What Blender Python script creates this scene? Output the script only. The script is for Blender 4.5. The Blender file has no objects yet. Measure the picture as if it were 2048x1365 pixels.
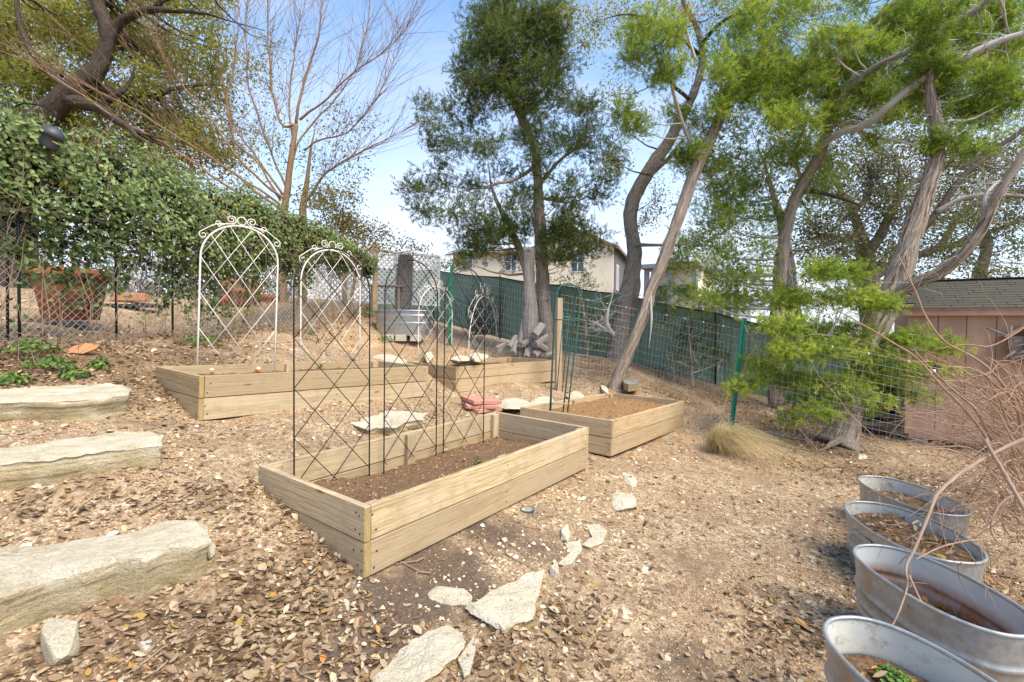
import bpy, math, random
import numpy as np
from mathutils import Matrix, Vector

random.seed(7)
rng = np.random.default_rng(7)
scene = bpy.context.scene
COL = scene.collection

# ------------------------------------------------------------------ camera
F = 967.0                      # focal length in photo pixels (17 mm on a 36 mm wide frame)
EYE = np.array([0.0, 0.0, 1.55])
pitch, roll = math.radians(1.49), math.radians(0.7)
_right = np.array([1, 0, 0.0]); _fwd = np.array([0, math.cos(pitch), -math.sin(pitch)]); _up = np.array([0, math.sin(pitch), math.cos(pitch)])
AX = np.array([math.cos(roll) * _right + math.sin(roll) * _up, -math.sin(roll) * _right + math.cos(roll) * _up, _fwd])
cam = bpy.data.cameras.new('camera'); cam.sensor_width = 36.0; cam.lens = 36.0 * F / 2048.0
cam.clip_start = 0.05; cam.clip_end = 3000
camo = bpy.data.objects.new('camera', cam); COL.objects.link(camo)
camo.matrix_world = Matrix(((AX[0][0], AX[1][0], -AX[2][0], EYE[0]), (AX[0][1], AX[1][1], -AX[2][1], EYE[1]), (AX[0][2], AX[1][2], -AX[2][2], EYE[2]), (0, 0, 0, 1)))
scene.camera = camo

# ------------------------------------------------------------------ sky, sun, exposure
SUN_EL, SUN_AZ = math.radians(54), math.radians(132)   # azimuth clockwise from +Y: light comes from the right, slightly behind the camera
world = bpy.data.worlds.new('World'); scene.world = world; world.use_nodes = True
wt = world.node_tree; wt.nodes.clear()
def wn(t, **k):
    n = wt.nodes.new(t)
    for a, b in k.items(): setattr(n, a, b)
    return n
wo = wn('ShaderNodeOutputWorld'); wb = wn('ShaderNodeBackground'); wb.inputs[1].default_value = 0.145
sky = wn('ShaderNodeTexSky', sky_type='NISHITA'); sky.sun_disc = False
sky.sun_elevation = SUN_EL; sky.sun_rotation = SUN_AZ; sky.air_density = 1.0; sky.dust_density = 0.3; sky.ozone_density = 1.0
tc = wn('ShaderNodeTexCoord'); mp = wn('ShaderNodeMapping'); mp.inputs['Scale'].default_value = (1.3, 1.3, 4.5)
nz = wn('ShaderNodeTexNoise'); nz.inputs['Scale'].default_value = 1.5; nz.inputs['Detail'].default_value = 9; nz.inputs['Roughness'].default_value = 0.58; nz.inputs['Distortion'].default_value = 0.5
cr = wn('ShaderNodeValToRGB'); cr.color_ramp.elements[0].position = 0.38; cr.color_ramp.elements[1].position = 0.68
sep = wn('ShaderNodeSeparateXYZ')
el = wn('ShaderNodeMapRange'); el.inputs[1].default_value = 0.0; el.inputs[2].default_value = 0.62; el.inputs[3].default_value = 0.85; el.inputs[4].default_value = -0.24
ad = wn('ShaderNodeMath', operation='MULTIPLY_ADD', use_clamp=True); ad.inputs[1].default_value = 0.45
mx = wn('ShaderNodeMix', data_type='RGBA'); mx.inputs[7].default_value = (3.5, 3.65, 4.1, 1)
L = wt.links.new
L(tc.outputs['Generated'], mp.inputs['Vector']); L(mp.outputs[0], nz.inputs['Vector']); L(nz.outputs[0], cr.inputs[0])
L(tc.outputs['Generated'], sep.inputs[0]); L(sep.outputs[2], el.inputs[0])
L(cr.outputs[0], ad.inputs[0]); L(el.outputs[0], ad.inputs[2])
tn = wn('ShaderNodeMix', data_type='RGBA', blend_type='MULTIPLY'); tn.inputs[0].default_value = 1.0; tn.inputs[7].default_value = (0.88, 1.04, 1.13, 1)     # clearer, more cyan air
L(ad.outputs[0], mx.inputs[0]); L(sky.outputs[0], tn.inputs[6]); L(tn.outputs[2], mx.inputs[6]); L(mx.outputs[2], wb.inputs[0]); L(wb.outputs[0], wo.inputs[0])
sun = bpy.data.lights.new('sun', 'SUN'); sun.energy = 2.9; sun.angle = math.radians(45); sun.color = (1.0, 0.885, 0.68)
suno = bpy.data.objects.new('sun', sun); COL.objects.link(suno)
_sd = Vector((math.sin(SUN_AZ) * math.cos(SUN_EL), math.cos(SUN_AZ) * math.cos(SUN_EL), math.sin(SUN_EL)))
suno.rotation_euler = _sd.to_track_quat('Z', 'Y').to_euler(); suno.location = (6, -4, 12)
vs = scene.view_settings; vs.view_transform = 'Standard'; vs.look = 'None'; vs.gamma = 1.0; vs.use_curve_mapping = False; vs.exposure = 1.07

# ------------------------------------------------------------------ pixels to places
def ray(px, py): return AX.T @ np.array([(px - 1024) / F, -(py - 682.5) / F, 1.0])
def P(px, py, d): return EYE + ray(px, py) * d
def onz(px, py, z):
    r = ray(px, py); return EYE + r * ((z - EYE[2]) / r[2])

# ------------------------------------------------------------------ noise
def _h(i, j, k, s):
    n = (i.astype(np.int64) * 73856093) ^ (j.astype(np.int64) * 19349663) ^ (k.astype(np.int64) * 83492791) ^ (s * 2654435761)
    n = (n ^ (n >> 13)) * 1274126177; n = n ^ (n >> 16)
    return (n & 0xffff) / 32767.5 - 1.0
def vnoise(p, sc=1.0, seed=0, octv=3, rough=0.5):
    p = np.asarray(p, float) * sc; out = np.zeros(len(p)); a = 1.0; tot = 0
    for o in range(octv):
        i = np.floor(p).astype(np.int64); f = p - i; f = f * f * (3 - 2 * f); v = 0
        for dx in (0, 1):
            for dy in (0, 1):
                for dz in (0, 1):
                    w = (f[:, 0] if dx else 1 - f[:, 0]) * (f[:, 1] if dy else 1 - f[:, 1]) * (f[:, 2] if dz else 1 - f[:, 2])
                    v = v + w * _h(i[:, 0] + dx, i[:, 1] + dy, i[:, 2] + dz, seed + o * 17)
        out += a * v; tot += a; a *= rough; p = p * 2.03 + 11.3
    return out / tot

# ------------------------------------------------------------------ mesh building
def mk(name, V, faces, mat=None, parent=None, smooth=False, loc=None, attrs=None, rot=None):
    """V world (or local to loc) vertices; faces: list of int arrays (m,k). attrs: {name:(n,) or (n,3)}"""
    V = np.asarray(V, np.float32)
    if isinstance(faces, np.ndarray): faces = [faces]
    faces = [np.asarray(f, np.int32) for f in faces if len(f)]
    me = bpy.data.meshes.new(name)
    me.vertices.add(len(V)); me.vertices.foreach_set('co', V.ravel())
    nl = sum(f.size for f in faces); npoly = sum(len(f) for f in faces)
    me.loops.add(nl); me.loops.foreach_set('vertex_index', np.concatenate([f.ravel() for f in faces]))
    tot = np.concatenate([np.full(len(f), f.shape[1], np.int32) for f in faces]); st = np.concatenate([[0], np.cumsum(tot)[:-1]]).astype(np.int32)
    me.polygons.add(npoly); me.polygons.foreach_set('loop_start', st); me.polygons.foreach_set('loop_total', tot)
    me.polygons.foreach_set('use_smooth', np.full(npoly, bool(smooth)))
    if attrs:
        for k, a in attrs.items():
            a = np.asarray(a, np.float32)
            if a.ndim == 1: me.attributes.new(k, 'FLOAT', 'POINT').data.foreach_set('value', a)
            else: me.attributes.new(k, 'FLOAT_VECTOR', 'POINT').data.foreach_set('vector', a.ravel())
    me.update(calc_edges=True); me.validate(clean_customdata=False)
    if mat: me.materials.append(MATS[mat])
    return link(name, me, parent, loc, rot)
def link(name, me, parent=None, loc=None, rot=None):
    o = bpy.data.objects.new(name, me); COL.objects.link(o)
    if parent is not None: o.parent = parent
    if loc is not None: o.location = loc
    if rot is not None: o.rotation_euler = rot
    return o
def thing(name, label, cat, loc=(0, 0, 0), rotz=0.0, group=None, matrix=None):
    o = bpy.data.objects.new(name, None); COL.objects.link(o); o.empty_display_size = 0.1
    if matrix is not None: o.matrix_world = matrix
    else:
        o.location = tuple(float(v) for v in loc); o.rotation_euler = (0, 0, rotz)
    return tag(o, label, cat, group)
def tag(o, label=None, cat=None, group=None, kind=None):
    if label: o['label'] = label
    if cat: o['category'] = cat
    if group: o['group'] = group
    if kind: o['kind'] = kind
    return o

class Acc:
    """collects pieces of one part"""
    def __init__(s): s.V = []; s.F = {}; s.A = {}; s.n = 0
    def add(s, V, F, **attrs):
        V = np.asarray(V, float)
        for f in (F if isinstance(F, list) else [F]):
            f = np.asarray(f)
            if len(f): s.F.setdefault(f.shape[1], []).append(f + s.n)
        s.V.append(V); s.n += len(V)
        for k, a in attrs.items():
            a = np.asarray(a, float)
            if a.ndim == 0: a = np.full(len(V), float(a))
            s.A.setdefault(k, []).append(a)
    def build(s, name, mat, parent=None, base=(0, 0, 0), smooth=True, kind=None, loc=None):
        V = np.concatenate(s.V) - np.asarray(base)
        o = mk(name, V, [np.concatenate(f) for f in s.F.values()], mat, parent, smooth, loc, {k: np.concatenate(a) for k, a in s.A.items()})
        if kind: o['kind'] = kind
        return o

def cbox(sx, sy, sz, c=0.004, org=(0, 0, 0)):
    """chamfered box centred on org"""
    hx, hy, hz = sx / 2, sy / 2, sz / 2; c = min(c, hx * .45, hy * .45, hz * .45)
    V = []; idx = {}
    for X in (-1, 1):
        for Y in (-1, 1):
            for Z in (-1, 1):
                for a in range(3):
                    p = [X * (hx - c), Y * (hy - c), Z * (hz - c)]; p[a] = (X * hx, Y * hy, Z * hz)[a]
                    idx[(X, Y, Z, a)] = len(V); V.append(p)
    Q = []; T = []
    for a in range(3):
        b, d = (a + 1) % 3, (a + 2) % 3
        for s in (-1, 1):
            k = []
            for (u, v) in ((-1, -1), (1, -1), (1, 1), (-1, 1)):
                t = [0, 0, 0]; t[a] = s; t[b] = u; t[d] = v; k.append(idx[(*t, a)])
            Q.append(k if s > 0 else k[::-1])
    for a in range(3):
        b, d = (a + 1) % 3, (a + 2) % 3
        for u in (-1, 1):
            for v in (-1, 1):
                t0 = [0, 0, 0]; t1 = [0, 0, 0]; t0[a] = -1; t1[a] = 1; t0[b] = t1[b] = u; t0[d] = t1[d] = v
                k = [idx[(*t0, b)], idx[(*t1, b)], idx[(*t1, d)], idx[(*t0, d)]]
                Q.append(k if u * v > 0 else k[::-1])
    for X in (-1, 1):
        for Y in (-1, 1):
            for Z in (-1, 1):
                k = [idx[(X, Y, Z, 0)], idx[(X, Y, Z, 1)], idx[(X, Y, Z, 2)]]
                T.append(k if X * Y * Z > 0 else k[::-1])
    return np.array(V) + np.asarray(org), [np.array(Q), np.array(T)]

def smoothpath(pts, step=None, n=None):
    """catmull-rom through rows of pts (any width)"""
    p = np.asarray(pts, float)
    if len(p) < 3:
        n = n or 4; t = np.linspace(0, 1, n)[:, None]; return p[0] * (1 - t) + p[-1] * t
    q = np.vstack([2 * p[0] - p[1], p, 2 * p[-1] - p[-2]]); out = []
    for i in range(1, len(q) - 2):
        m = n or max(2, int(np.linalg.norm(q[i + 1][:3] - q[i][:3]) / step) + 1)
        for t in np.linspace(0, 1, m, endpoint=False):
            a, b, c, d = q[i - 1], q[i], q[i + 1], q[i + 2]
            out.append(.5 * ((2 * b) + (-a + c) * t + (2 * a - 5 * b + 4 * c - d) * t * t + (-a + 3 * b - 3 * c + d) * t ** 3))
    out.append(p[-1]); return np.array(out)
def tube(path, rad, sides=8, closed=False, ridge=0.0, seed=0, cap=True):
    """returns V, F, tuv for a tube; ridge: bark-like fluting"""
    path = np.asarray(path, float); n = len(path); rad = np.broadcast_to(np.asarray(rad, float), (n,)).copy()
    if closed: tg = np.roll(path, -1, 0) - np.roll(path, 1, 0)
    else: tg = np.gradient(path, axis=0)
    tg /= np.linalg.norm(tg, axis=1)[:, None] + 1e-12
    a = np.array([0, 0, 1.0]) if abs(tg[0][2]) < .9 else np.array([1.0, 0, 0])
    u = np.cross(tg[0], a); u /= np.linalg.norm(u); U = [u]
    for i in range(1, n):
        u = U[-1] - tg[i] * (U[-1] @ tg[i]); u /= np.linalg.norm(u) + 1e-12; U.append(u)
    U = np.array(U); W = np.cross(tg, U)
    th = np.arange(sides) * 2 * np.pi / sides
    ln = np.concatenate([[0], np.cumsum(np.linalg.norm(np.diff(path, axis=0), axis=1))])
    R = rad[:, None] * np.ones(sides)
    if ridge:
        tw = ln[:, None] * .9
        pp = np.stack([np.cos(th + tw) * 1.6 + seed, np.sin(th + tw) * 1.6 + 0 * ln[:, None], 0 * th + ln[:, None] * .7], -1).reshape(-1, 3)
        R = R * (1 + ridge * vnoise(pp, 1.6, seed, 2).reshape(n, sides) * 1.6)
    V = path[:, None, :] + R[:, :, None] * (np.cos(th)[None, :, None] * U[:, None, :] + np.sin(th)[None, :, None] * W[:, None, :])
    i = np.arange(n if closed else n - 1)[:, None]; j = np.arange(sides)[None, :]; i2 = (i + 1) % n; j2 = (j + 1) % sides
    Fq = np.stack([i * sides + j, i * sides + j2, i2 * sides + j2, i2 * sides + j], -1).reshape(-1, 4)
    tuv = np.stack([np.cos(th)[None, :] * rad[:, None], np.sin(th)[None, :] * rad[:, None], ln[:, None] + 0 * th[None, :]], -1).reshape(-1, 3)
    V = V.reshape(-1, 3); Fs = [Fq]
    if cap and not closed:
        V = np.vstack([V, path[:1], path[-1:]]); tuv = np.vstack([tuv, [[0, 0, 0]], [[0, 0, ln[-1]]]]); c0 = n * sides; c1 = c0 + 1; k = np.arange(sides)
        Fs.append(np.stack([np.full(sides, c0), (k + 1) % sides, k], -1)); b = (n - 1) * sides
        Fs.append(np.stack([np.full(sides, c1), b + k, b + (k + 1) % sides], -1))
    return V, Fs, tuv

def rot_from_z(d, spin):
    """(n,3,3) matrices whose z column is d, spun about it"""
    d = d / (np.linalg.norm(d, axis=1)[:, None] + 1e-9)
    a = np.where(np.abs(d[:, 2:3]) < .9, np.array([[0, 0, 1.0]]), np.array([[1.0, 0, 0]]))
    u = np.cross(a, d); u /= np.linalg.norm(u, axis=1)[:, None] + 1e-9; w = np.cross(d, u)
    c, s = np.cos(spin)[:, None], np.sin(spin)[:, None]
    return np.stack([u * c + w * s, -u * s + w * c, d], -1)
def batch(tv, tf, pos, rot, scl):
    """copies of a template: returns V, F"""
    scl = np.asarray(scl, float)
    if scl.ndim == 1: scl = scl[:, None] * np.ones(3)
    V = np.einsum('nij,nkj->nki', rot, tv[None] * scl[:, None, :]) + pos[:, None, :]
    n, k = len(pos), len(tv); F = (tf[None] + (np.arange(n) * k)[:, None, None]).reshape(-1, tf.shape[1])
    return V.reshape(-1, 3), F
LEAF_V = np.array([[0, 0, 0], [.28, .22, .05], [.7, .21, .06], [1, 0, .0], [.68, -.23, .05], [.3, -.21, .06], [.5, 0, -.015]], float)
LEAF_F = np.array([[0, 6, 2, 1], [6, 3, 2, 2], [0, 5, 4, 6], [6, 4, 3, 3]])
LEAF_F = np.array([[0, 6, 1], [1, 6, 2], [6, 3, 2], [0, 5, 6], [5, 4, 6], [6, 4, 3]])
LEAF4_V = np.array([[0, 0, 0], [.45, .24, .06], [1, 0, 0], [.45, -.24, .06]], float); LEAF4_F = np.array([[0, 2, 1], [0, 3, 2]])
_pa = np.arange(5) * 2 * math.pi / 5
PEB_V = np.vstack([np.stack([np.cos(_pa) * [1, .85, 1.05, .9, 1], np.sin(_pa) * [1, 1.1, .85, 1, .8], [-.5, -.2, -.4, -.1, -.4]], 1), [[.25, .15, .85], [-.3, -.1, .7]]])
PEB_F = np.array([[0, 1, 5], [1, 2, 5], [2, 6, 5], [2, 3, 6], [3, 4, 6], [4, 5, 6], [4, 0, 5]])
def spray_template(seed, n=14, spread=1.0):
    r = np.random.default_rng(seed); V = []; Fc = []
    for i in range(n):
        t = (i + .5) / n * .9; a = i * 2.4 + r.uniform(-.5, .5); tilt = r.uniform(.3, 1.0) * spread
        d = np.array([math.cos(a) * math.sin(tilt), math.sin(a) * math.sin(tilt), math.cos(tilt)]); ln = (.46 - .24 * t) * r.uniform(.6, 1.25)
        s = np.cross(d, r.normal(size=3)); s /= np.linalg.norm(s); w = r.uniform(.035, .055)
        b = np.array([0, 0, t]); k = len(V); V += [b + d * ln * .12 - s * w, b + d * ln * .3 + s * w, b + d * ln]; Fc.append([k, k + 1, k + 2])
    k = len(V); V += [[-.018, 0, 0], [.018, 0, 0], [0, 0, .95]]; Fc.append([k, k + 1, k + 2])
    return np.array(V, float), np.array(Fc)
SPRAYS = [spray_template(s) for s in (1, 2, 3)]
# ------------------------------------------------------------------ materials
MATS = {}
class NT:
    def __init__(s, name, rough=0.8, metal=0.0, spec=0.3):
        s.m = bpy.data.materials.new(name); s.m.use_nodes = True; s.t = s.m.node_tree; s.t.nodes.clear()
        s.out = s.t.nodes.new('ShaderNodeOutputMaterial'); s.b = s.t.nodes.new('ShaderNodeBsdfPrincipled')
        s.b.inputs['Roughness'].default_value = rough; s.b.inputs['Metallic'].default_value = metal; s.b.inputs['Specular IOR Level'].default_value = spec
        s.l(s.b.outputs[0], s.out.inputs[0]); MATS[name] = s.m
    def l(s, a, b): s.t.links.new(a, b)
    def set(s, inp, v):
        if hasattr(v, 'node'): s.l(v, inp)
        else: inp.default_value = v
    def coord(s, kind='Object'): return s.t.nodes.new('ShaderNodeTexCoord').outputs[kind]
    def geo(s, k='Position'): return s.t.nodes.new('ShaderNodeNewGeometry').outputs[k]
    def attr(s, name, out='Fac'):
        n = s.t.nodes.new('ShaderNodeAttribute'); n.attribute_name = name; return n.outputs[out]
    def rnd(s): return s.t.nodes.new('ShaderNodeObjectInfo').outputs['Random']
    def map(s, v, scale=(1, 1, 1), loc=None, rot=None):
        n = s.t.nodes.new('ShaderNodeMapping'); s.l(v, n.inputs[0]); n.inputs['Scale'].default_value = scale
        if loc is not None: s.set(n.inputs['Location'], loc)
        if rot is not None: n.inputs['Rotation'].default_value = rot
        return n.outputs[0]
    def noise(s, v, scale, det=4, rough=.55, dist=0.0):
        n = s.t.nodes.new('ShaderNodeTexNoise'); s.l(v, n.inputs['Vector']); n.inputs['Scale'].default_value = scale; n.inputs['Detail'].default_value = det
        n.inputs['Roughness'].default_value = rough; n.inputs['Distortion'].default_value = dist; return n.outputs[0]
    def vor(s, v, scale, feat='F1', out='Distance'):
        n = s.t.nodes.new('ShaderNodeTexVoronoi'); n.feature = feat; s.l(v, n.inputs['Vector']); n.inputs['Scale'].default_value = scale; return n.outputs[out]
    def wave(s, v, scale, dist, det=2, dscale=1.0, typ='BANDS', d='X'):
        n = s.t.nodes.new('ShaderNodeTexWave'); n.wave_type = typ; n.bands_direction = d; s.l(v, n.inputs['Vector']); n.inputs['Scale'].default_value = scale
        n.inputs['Distortion'].default_value = dist; n.inputs['Detail'].default_value = det; n.inputs['Detail Scale'].default_value = dscale; return n.outputs['Fac']
    def ramp(s, f, stops, interp='LINEAR'):
        n = s.t.nodes.new('ShaderNodeValToRGB'); s.l(f, n.inputs[0]); e = n.color_ramp.elements; n.color_ramp.interpolation = interp
        while len(e) < len(stops): e.new(.5)
        for k, (p, c) in zip(e, stops):
            k.position = p; c = (c, c, c) if isinstance(c, (int, float)) else c; k.color = (*c, 1)
        return n.outputs[0]
    def mix(s, f, a, b, blend='MIX'):
        n = s.t.nodes.new('ShaderNodeMix'); n.data_type = 'RGBA'; n.blend_type = blend; s.set(n.inputs[0], f)
        for i, v in ((6, a), (7, b)):
            if hasattr(v, 'node'): s.l(v, n.inputs[i])
            else: n.inputs[i].default_value = (*v, 1)
        return n.outputs[2]
    def math(s, op, a, b=0.0, c=0.0, clamp=False):
        n = s.t.nodes.new('ShaderNodeMath'); n.operation = op; n.use_clamp = clamp
        for i, v in enumerate((a, b, c)): s.set(n.inputs[i], v)
        return n.outputs[0]
    def sep(s, v, i):
        n = s.t.nodes.new('ShaderNodeSeparateXYZ'); s.l(v, n.inputs[0]); return n.outputs[i]
    def bump(s, h, strength=.5, dist=.01):
        n = s.t.nodes.new('ShaderNodeBump'); s.l(h, n.inputs['Height']); n.inputs['Strength'].default_value = strength; n.inputs['Distance'].default_value = dist
        if s.b.inputs['Normal'].is_linked: s.l(s.b.inputs['Normal'].links[0].from_socket, n.inputs['Normal'])
        s.l(n.outputs[0], s.b.inputs['Normal'])
    def col(s, c): s.set(s.b.inputs['Base Color'], c if hasattr(c, 'node') else (*c, 1))
    def translucent(s, c, f=.3):
        t = s.t.nodes.new('ShaderNodeBsdfTranslucent'); s.set(t.inputs[0], c); m = s.t.nodes.new('ShaderNodeMixShader'); m.inputs[0].default_value = f
        s.l(s.b.outputs[0], m.inputs[1]); s.l(t.outputs[0], m.inputs[2]); s.l(m.outputs[0], s.out.inputs[0])

def leafmat(name, stops, trans=.3, rough=.6):
    m = NT(name, rough, 0, .25); c = m.ramp(m.attr('tint'), stops); m.col(c); m.translucent(c, trans)
leafmat('litter', [(0, (.075, .042, .022)), (.2, (.20, .125, .07)), (.42, (.345, .235, .14)), (.64, (.45, .335, .205)), (.8, (.58, .48, .33)), (.88, (.55, .30, .09)), (.97, (.50, .21, .05)), (1, (.30, .30, .09))], .15, .7)
leafmat('cedar_dark', [(0, (.05, .07, .02)), (.35, (.11, .15, .034)), (.75, (.19, .24, .05)), (1, (.28, .31, .08))], .45)
leafmat('cedar_bright', [(0, (.07, .11, .02)), (.35, (.21, .30, .034)), (.75, (.40, .50, .065)), (1, (.60, .65, .12))], .5)
leafmat('cedar_olive', [(0, (.04, .06, .015)), (.5, (.12, .15, .03)), (.85, (.22, .24, .06)), (1, (.34, .17, .06))], .3)
leafmat('oak_leaf', [(0, (.12, .135, .03)), (.4, (.28, .29, .055)), (.75, (.43, .43, .085)), (.95, (.56, .53, .12)), (1, (.42, .26, .09))], .5)
leafmat('oak_dark', [(0, (.08, .095, .04)), (.5, (.19, .205, .08)), (.85, (.30, .31, .12)), (1, (.34, .28, .13))], .45)
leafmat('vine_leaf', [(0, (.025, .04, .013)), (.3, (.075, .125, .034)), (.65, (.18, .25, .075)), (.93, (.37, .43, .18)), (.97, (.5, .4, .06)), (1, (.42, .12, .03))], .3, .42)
leafmat('weed', [(0, (.05, .1, .02)), (.5, (.11, .2, .04)), (1, (.26, .34, .08))], .3, .5)
leafmat('clover', [(0, (.05, .11, .02)), (.5, (.11, .21, .04)), (1, (.21, .33, .08))], .3, .5)
leafmat('straw', [(0, (.32, .235, .09)), (.5, (.56, .44, .22)), (1, (.72, .60, .35))], .4, .6)
leafmat('rust_leaf', [(0, (.13, .045, .015)), (.5, (.3, .12, .035)), (1, (.45, .22, .07))], .2, .7)
leafmat('bush_olive', [(0, (.11, .09, .035)), (.5, (.25, .22, .07)), (.85, (.36, .36, .11)), (1, (.42, .24, .1))], .45)

# ground: crushed granite, bare soil and fine litter, by the zone stored on the mesh
m = NT('ground_mat', .95, 0, .15); p = m.geo(); soil = m.attr('soil'); litter = m.attr('litter'); org = m.attr('orange')
v1 = m.vor(p, 95, out='Color'); g1 = m.ramp(m.sep(v1, 0), [(0, (.09, .056, .032)), (.25, (.265, .18, .11)), (.55, (.475, .33, .19)), (.85, (.62, .46, .28)), (1, (.83, .71, .51))])
v2 = m.vor(p, 34, out='Color'); g2 = m.ramp(m.sep(v2, 1), [(0, (.18, .115, .07)), (.4, (.40, .28, .175)), (.86, (.53, .395, .255)), (1, (.80, .71, .55))])
grav = m.mix(m.ramp(m.noise(p, 11, 3), [(.42, 0), (.6, 1)]), g1, g2)
grav = m.mix(m.math('MULTIPLY', org, .3), grav, (.58, .36, .21))
grav = m.mix(m.ramp(m.noise(p, 2.6, 6, .65), [(.40, 0), (.66, .75)]), grav, (.27, .175, .10))
grav = m.mix(m.ramp(m.noise(p, 14, 5, .7), [(.5, 0), (.68, .55)]), grav, (.20, .125, .07))
sl = m.ramp(m.noise(p, 60, 6, .7), [(.25, (.06, .042, .03)), (.5, (.135, .096, .068)), (.68, (.215, .155, .11)), (.8, (.46, .38, .29))])
lt = m.ramp(m.noise(m.map(p, (1, 1.2, 1)), 42, 5, .65, 1.0), [(.25, (.05, .032, .02)), (.45, (.16, .10, .058)), (.6, (.27, .18, .105)), (.75, (.42, .31, .195))])
edge = m.math('MULTIPLY', m.math('SUBTRACT', m.noise(p, 5, 6, .65), .5), 1.1)
c = m.mix(m.ramp(m.math('ADD', litter, edge), [(.3, 0), (.75, 1)]), grav, lt)
c = m.mix(m.ramp(m.math('ADD', soil, edge), [(.3, 0), (.75, 1)]), c, sl)
m.col(c); m.bump(m.noise(p, 75, 5, .7), .7, .012); m.bump(m.vor(p, 95), .6, .006)

m = NT('pebble', .9, 0, .2); m.col(m.ramp(m.attr('tint'), [(0, (.27, .17, .10)), (.3, (.45, .30, .18)), (.6, (.57, .41, .26)), (.85, (.67, .53, .37)), (1, (.8, .74, .6))]))
m = NT('soil', .97, 0, .1); p = m.geo()
c = m.ramp(m.noise(p, 48, 7, .72), [(.26, (.07, .04, .022)), (.46, (.175, .105, .06)), (.60, (.265, .17, .098)), (.74, (.37, .255, .155)), (.84, (.56, .44, .31))])
m.col(c); m.bump(m.noise(p, 55, 6, .7), .9, .018); m.bump(m.vor(p, 70), .5, .008)
m = NT('soil_orange', .97, 0, .1); p = m.geo()
c = m.ramp(m.noise(p, 52, 7, .72), [(.26, (.13, .07, .03)), (.46, (.30, .165, .075)), (.62, (.44, .26, .125)), (.76, (.56, .38, .21)), (.86, (.68, .55, .38))])
m.col(c); m.bump(m.noise(p, 55, 6, .7), .9, .018); m.bump(m.vor(p, 70), .5, .008)

# boards: softwood with grain along local x
def wood(name, cols, knots=True):
    m = NT(name, .78, 0, .2); o = m.coord(); r = m.rnd(); loc = m.t.nodes.new('ShaderNodeCombineXYZ')
    m.l(m.math('MULTIPLY', r, 37.0), loc.inputs[0]); m.l(m.math('MULTIPLY', r, 11.0), loc.inputs[1]); m.l(m.math('MULTIPLY', r, 23.0), loc.inputs[2])
    v = m.map(o, (1, 1, 1), loc.outputs[0])
    gr = m.noise(m.map(v, (.55, 20, 20)), 2.0, 3, .55, .5)                 # broad cathedral grain
    ring = m.wave(m.map(v, (.22, 1, 1)), 16, 7.0, 2, 1.5, 'BANDS', 'Z')
    fine = m.noise(m.map(v, (4, 120, 120)), 1.6, 4, .6)
    f = m.math('ADD', m.math('MULTIPLY', fine, .45), m.math('ADD', m.math('MULTIPLY', gr, .45), m.math('MULTIPLY', ring, .10)))
    base = m.ramp(f, [(.34, tuple(c * .72 for c in cols[0])), (.42, cols[0]), (.5, cols[1]), (.62, cols[2])])
    base = m.mix(m.ramp(m.noise(v, 1.7, 5, .6), [(.4, 0), (.72, .7)]), base, cols[3])
    base = m.mix(m.math('MULTIPLY', m.math('FRACT', m.math('MULTIPLY', r, 7.31)), .6), base, m.mix(.5, base, (.50, .44, .35)))
    base = m.mix(r, base, m.mix(1.0, base, (.74, .69, .63), 'MULTIPLY'))
    base = m.mix(m.ramp(m.noise(v, 9, 6, .7), [(.5, 0), (.72, .55)]), base, (.33, .235, .135))
    if knots:
        k = m.vor(m.map(v, (1.5, 7, 7)), 1.15)
        base = m.mix(m.ramp(k, [(.035, .9), (.10, 0)]), base, (.17, .10, .05))
    m.col(base); m.bump(fine, .3, .003); return m
wood('board', [(.42, .295, .155), (.56, .425, .24), (.65, .525, .325), (.50, .41, .285)])
wood('board_warm', [(.40, .265, .13), (.535, .385, .215), (.61, .47, .29), (.5, .4, .27)])
wood('post_wood', [(.40, .30, .19), (.54, .42, .29), (.62, .51, .38), (.46, .38, .29)], False)
wood('grey_wood', [(.17, .14, .115), (.30, .26, .215), (.42, .375, .32), (.26, .21, .165)], False)
m = NT('end_grain', .85, 0, .15); o = m.coord(); g = m.wave(m.map(o, (1, 1, 1)), 30, 2.5, 2, 1, 'RINGS', 'X'); m.col(m.ramp(m.noise(m.map(o, (60, 1, 9)), 2.0, 3, .6, 1.2), [(.3, (.33, .22, .085)), (.7, (.48, .35, .165))]))
m = NT('nail', .6, .3, .3); m.col((.04, .035, .03))

def stone(name, a, b, c_, dark, sc=1.0):
    m = NT(name, .93, 0, .15); p = m.geo(); n1 = m.noise(p, 5.5 * sc, 7, .65, .4); col = m.ramp(n1, [(.3, a), (.5, b), (.68, c_)])
    col = m.mix(m.ramp(m.noise(m.map(p, (1, 1, 1.6)), 7 * sc, 7, .7), [(.52, 0), (.76, .5)]), col, dark)
    st = m.ramp(m.attr('low'), [(0.04, 0), (.2, .55), (1, 1)]); mot = m.ramp(m.noise(m.map(p, (1, 1, 2)), 6, 6, .65), [(.3, .15), (.52, 1)])
    col = m.mix(m.math('MULTIPLY', st, mot), col, m.ramp(m.noise(p, 4, 4), [(.35, (.46, .345, .17)), (.65, (.31, .245, .105))]))
    col = m.mix(m.ramp(m.noise(p, 120, 4, .7), [(.3, .55), (.46, 0)]), col, (.22, .16, .10))
    crk = m.ramp(m.vor(m.map(p, (1, 1, 1.8)), 7, 'DISTANCE_TO_EDGE'), [(0, 0), (.03, 1)]); pit = m.ramp(m.vor(p, 55), [(.12, 0), (.3, 1)])
    m.col(col); m.bump(m.noise(p, 26, 8, .75), .8, .03); m.bump(m.noise(m.map(p, (1, 1, 2.2)), 8, 6, .7), .8, .04); m.bump(crk, .25, .012); m.bump(pit, .35, .01)
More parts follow.
